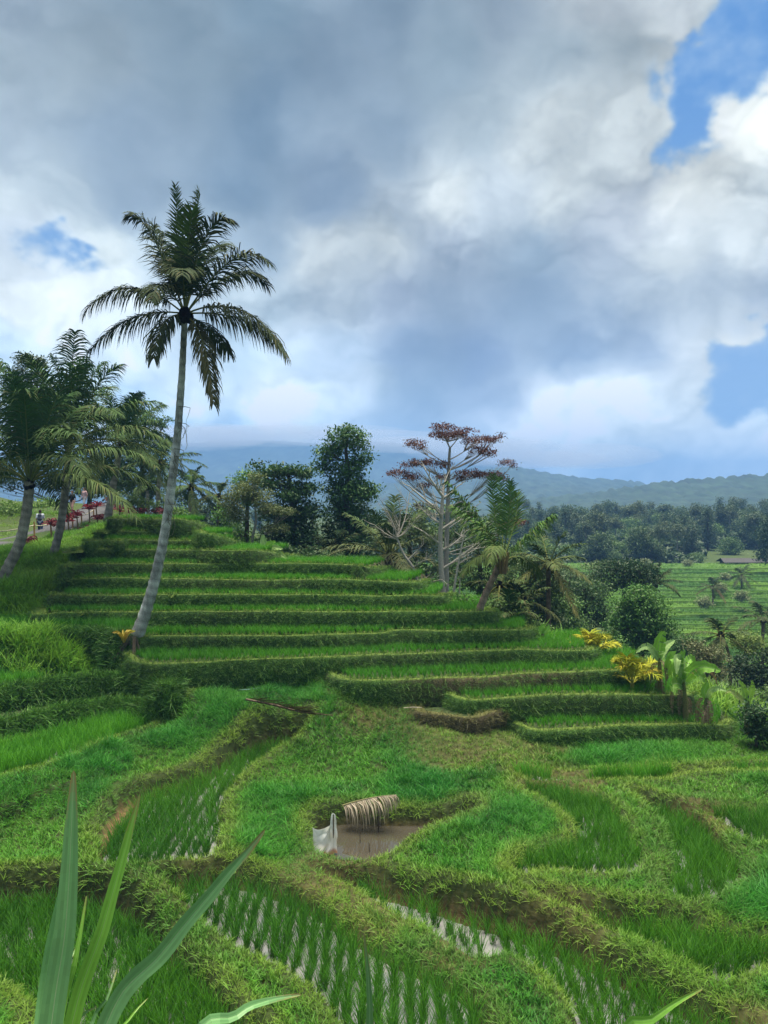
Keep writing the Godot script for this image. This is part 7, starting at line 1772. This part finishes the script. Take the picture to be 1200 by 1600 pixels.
	rib.tube([a + Vector3(-0.1, 0.05, 0), c + Vector3(0, 0.08, 0), d + Vector3(0, 0.1, 0), e + Vector3(0, 0.08, 0)], [0.035, 0.03, 0.022, 0.01], 6, Color(0.2, 0.15, 0.11), Color(0.14, 0.1, 0.07))
	put("midrib", rib, M.bark, o)
	var st: Vector3 = Vector3(0.94,-6.95,-25.05)
	s = Geo.new()
	s.tube([Vector3(-0.3, 0.12, 0), Vector3(0, 0.15, 0.02), Vector3(0.3, 0.13, 0)], [0.015, 0.018, 0.014], 6, Color(0.42, 0.38, 0.3), Color(0.42, 0.38, 0.3))
	o = base("stick", st, "pale stick lying on the brown eroded bank", "stick")
	put("shaft", s, M.bark, o)


# ---------------------------------------------------------------- leaves close to the viewpoint
func near_leaves() -> void:
	var c := Color(0.12, 0.27, 0.1)
	var y := Color(0.16, 0.36, 0.05)
	var root := Vector3(-0.75, -1.95, -1.5)
	var o := base("tall_grass", root, "clump of long strap like grass leaves rising at the lower left, closest to the viewpoint", "grass plant")
	for q: Array in [[[root, Vector3(-0.75,-1.23,-1.70), Vector3(-0.73,-0.97,-1.75), Vector3(-0.73,-0.64,-1.80)], 0.026, c], [[root, Vector3(-0.81,-1.30,-1.80), Vector3(-0.80,-1.07,-1.85), Vector3(-0.75,-0.84,-1.85)], 0.022, c * 1.35], [[root, Vector3(-0.73,-1.27,-1.75), Vector3(-0.66,-1.00,-1.80), Vector3(-0.59,-0.71,-1.85)], 0.018, y], [[root, Vector3(-0.82,-1.38,-1.90), Vector3(-0.79,-1.18,-1.95), Vector3(-0.78,-1.04,-2.00)], 0.009, y], [[root, Vector3(-0.64,-1.23,-1.70), Vector3(-0.50,-1.03,-1.75), Vector3(-0.28,-0.78,-1.80)], 0.021, c], [[root, Vector3(-0.86,-1.39,-1.90), Vector3(-0.87,-1.28,-1.95), Vector3(-0.89,-1.18,-2.00)], 0.006, y * 0.8], [[root, Vector3(-0.75,-1.39,-1.90), Vector3(-0.71,-1.28,-1.95), Vector3(-0.70,-1.23,-2.00)], 0.007, c * 0.9], [[root, Vector3(-0.83,-1.39,-1.90), Vector3(-0.83,-1.25,-1.95), Vector3(-0.82,-1.19,-2.05)], 0.006, c], [[root, Vector3(-0.67,-1.39,-1.90), Vector3(-0.65,-1.33,-1.95), Vector3(-0.62,-1.31,-2.00)], 0.006, y * 0.9], [[root, Vector3(-0.75,-1.33,-1.80), Vector3(-0.72,-1.23,-1.80), Vector3(-0.68,-1.20,-1.80)], 0.008, c * 1.2]]:
		var p := []
		for v: Vector3 in q[0]: p.append(v - root)
		broad_leaf(o, "leaf", p, q[1], q[2], 0.0, Vector3(0.25, 0.3, 1), M.blade, 1.25)
	root = Vector3(-0.35, -1.95, -1.6)
	o = base("tall_grass", root, "single arching grass leaf along the bottom edge right of the tall clump", "grass plant")
	var p := []
	for v: Vector3 in [root, Vector3(-0.40,-1.19,-1.60), Vector3(-0.32,-1.12,-1.65), Vector3(-0.26,-1.12,-1.70), Vector3(-0.19,-1.14,-1.75)]: p.append(v - root)
	broad_leaf(o, "leaf", p, 0.013, c, 0.0, Vector3(0.0, 0.8, 1), M.blade, 1.25)
	root = Vector3(-0.05, -1.9, -1.5)
	o = base("tall_grass", root, "short upright grass blade at the middle of the bottom edge", "grass plant")
	p = []
	for v: Vector3 in [root, Vector3(-0.03,-1.11,-1.50), Vector3(-0.03,-0.96,-1.50), Vector3(-0.04,-0.85,-1.50)]: p.append(v - root)
	broad_leaf(o, "leaf", p, 0.009, c * 0.8, 0.0, Vector3(0.0, 0.3, 1), M.blade, 1.25)
	root = Vector3(0.45, -1.9, -1.5)
	o = base("tall_grass", root, "grass blade tip leaning right at the bottom edge on the right", "grass plant")
	p = []
	for v: Vector3 in [root, Vector3(0.49,-1.19,-1.60), Vector3(0.57,-1.09,-1.60), Vector3(0.69,-1.06,-1.65)]: p.append(v - root)
	broad_leaf(o, "leaf", p, 0.011, y, 0.0, Vector3(0.0, 0.3, 1), M.blade, 1.25)
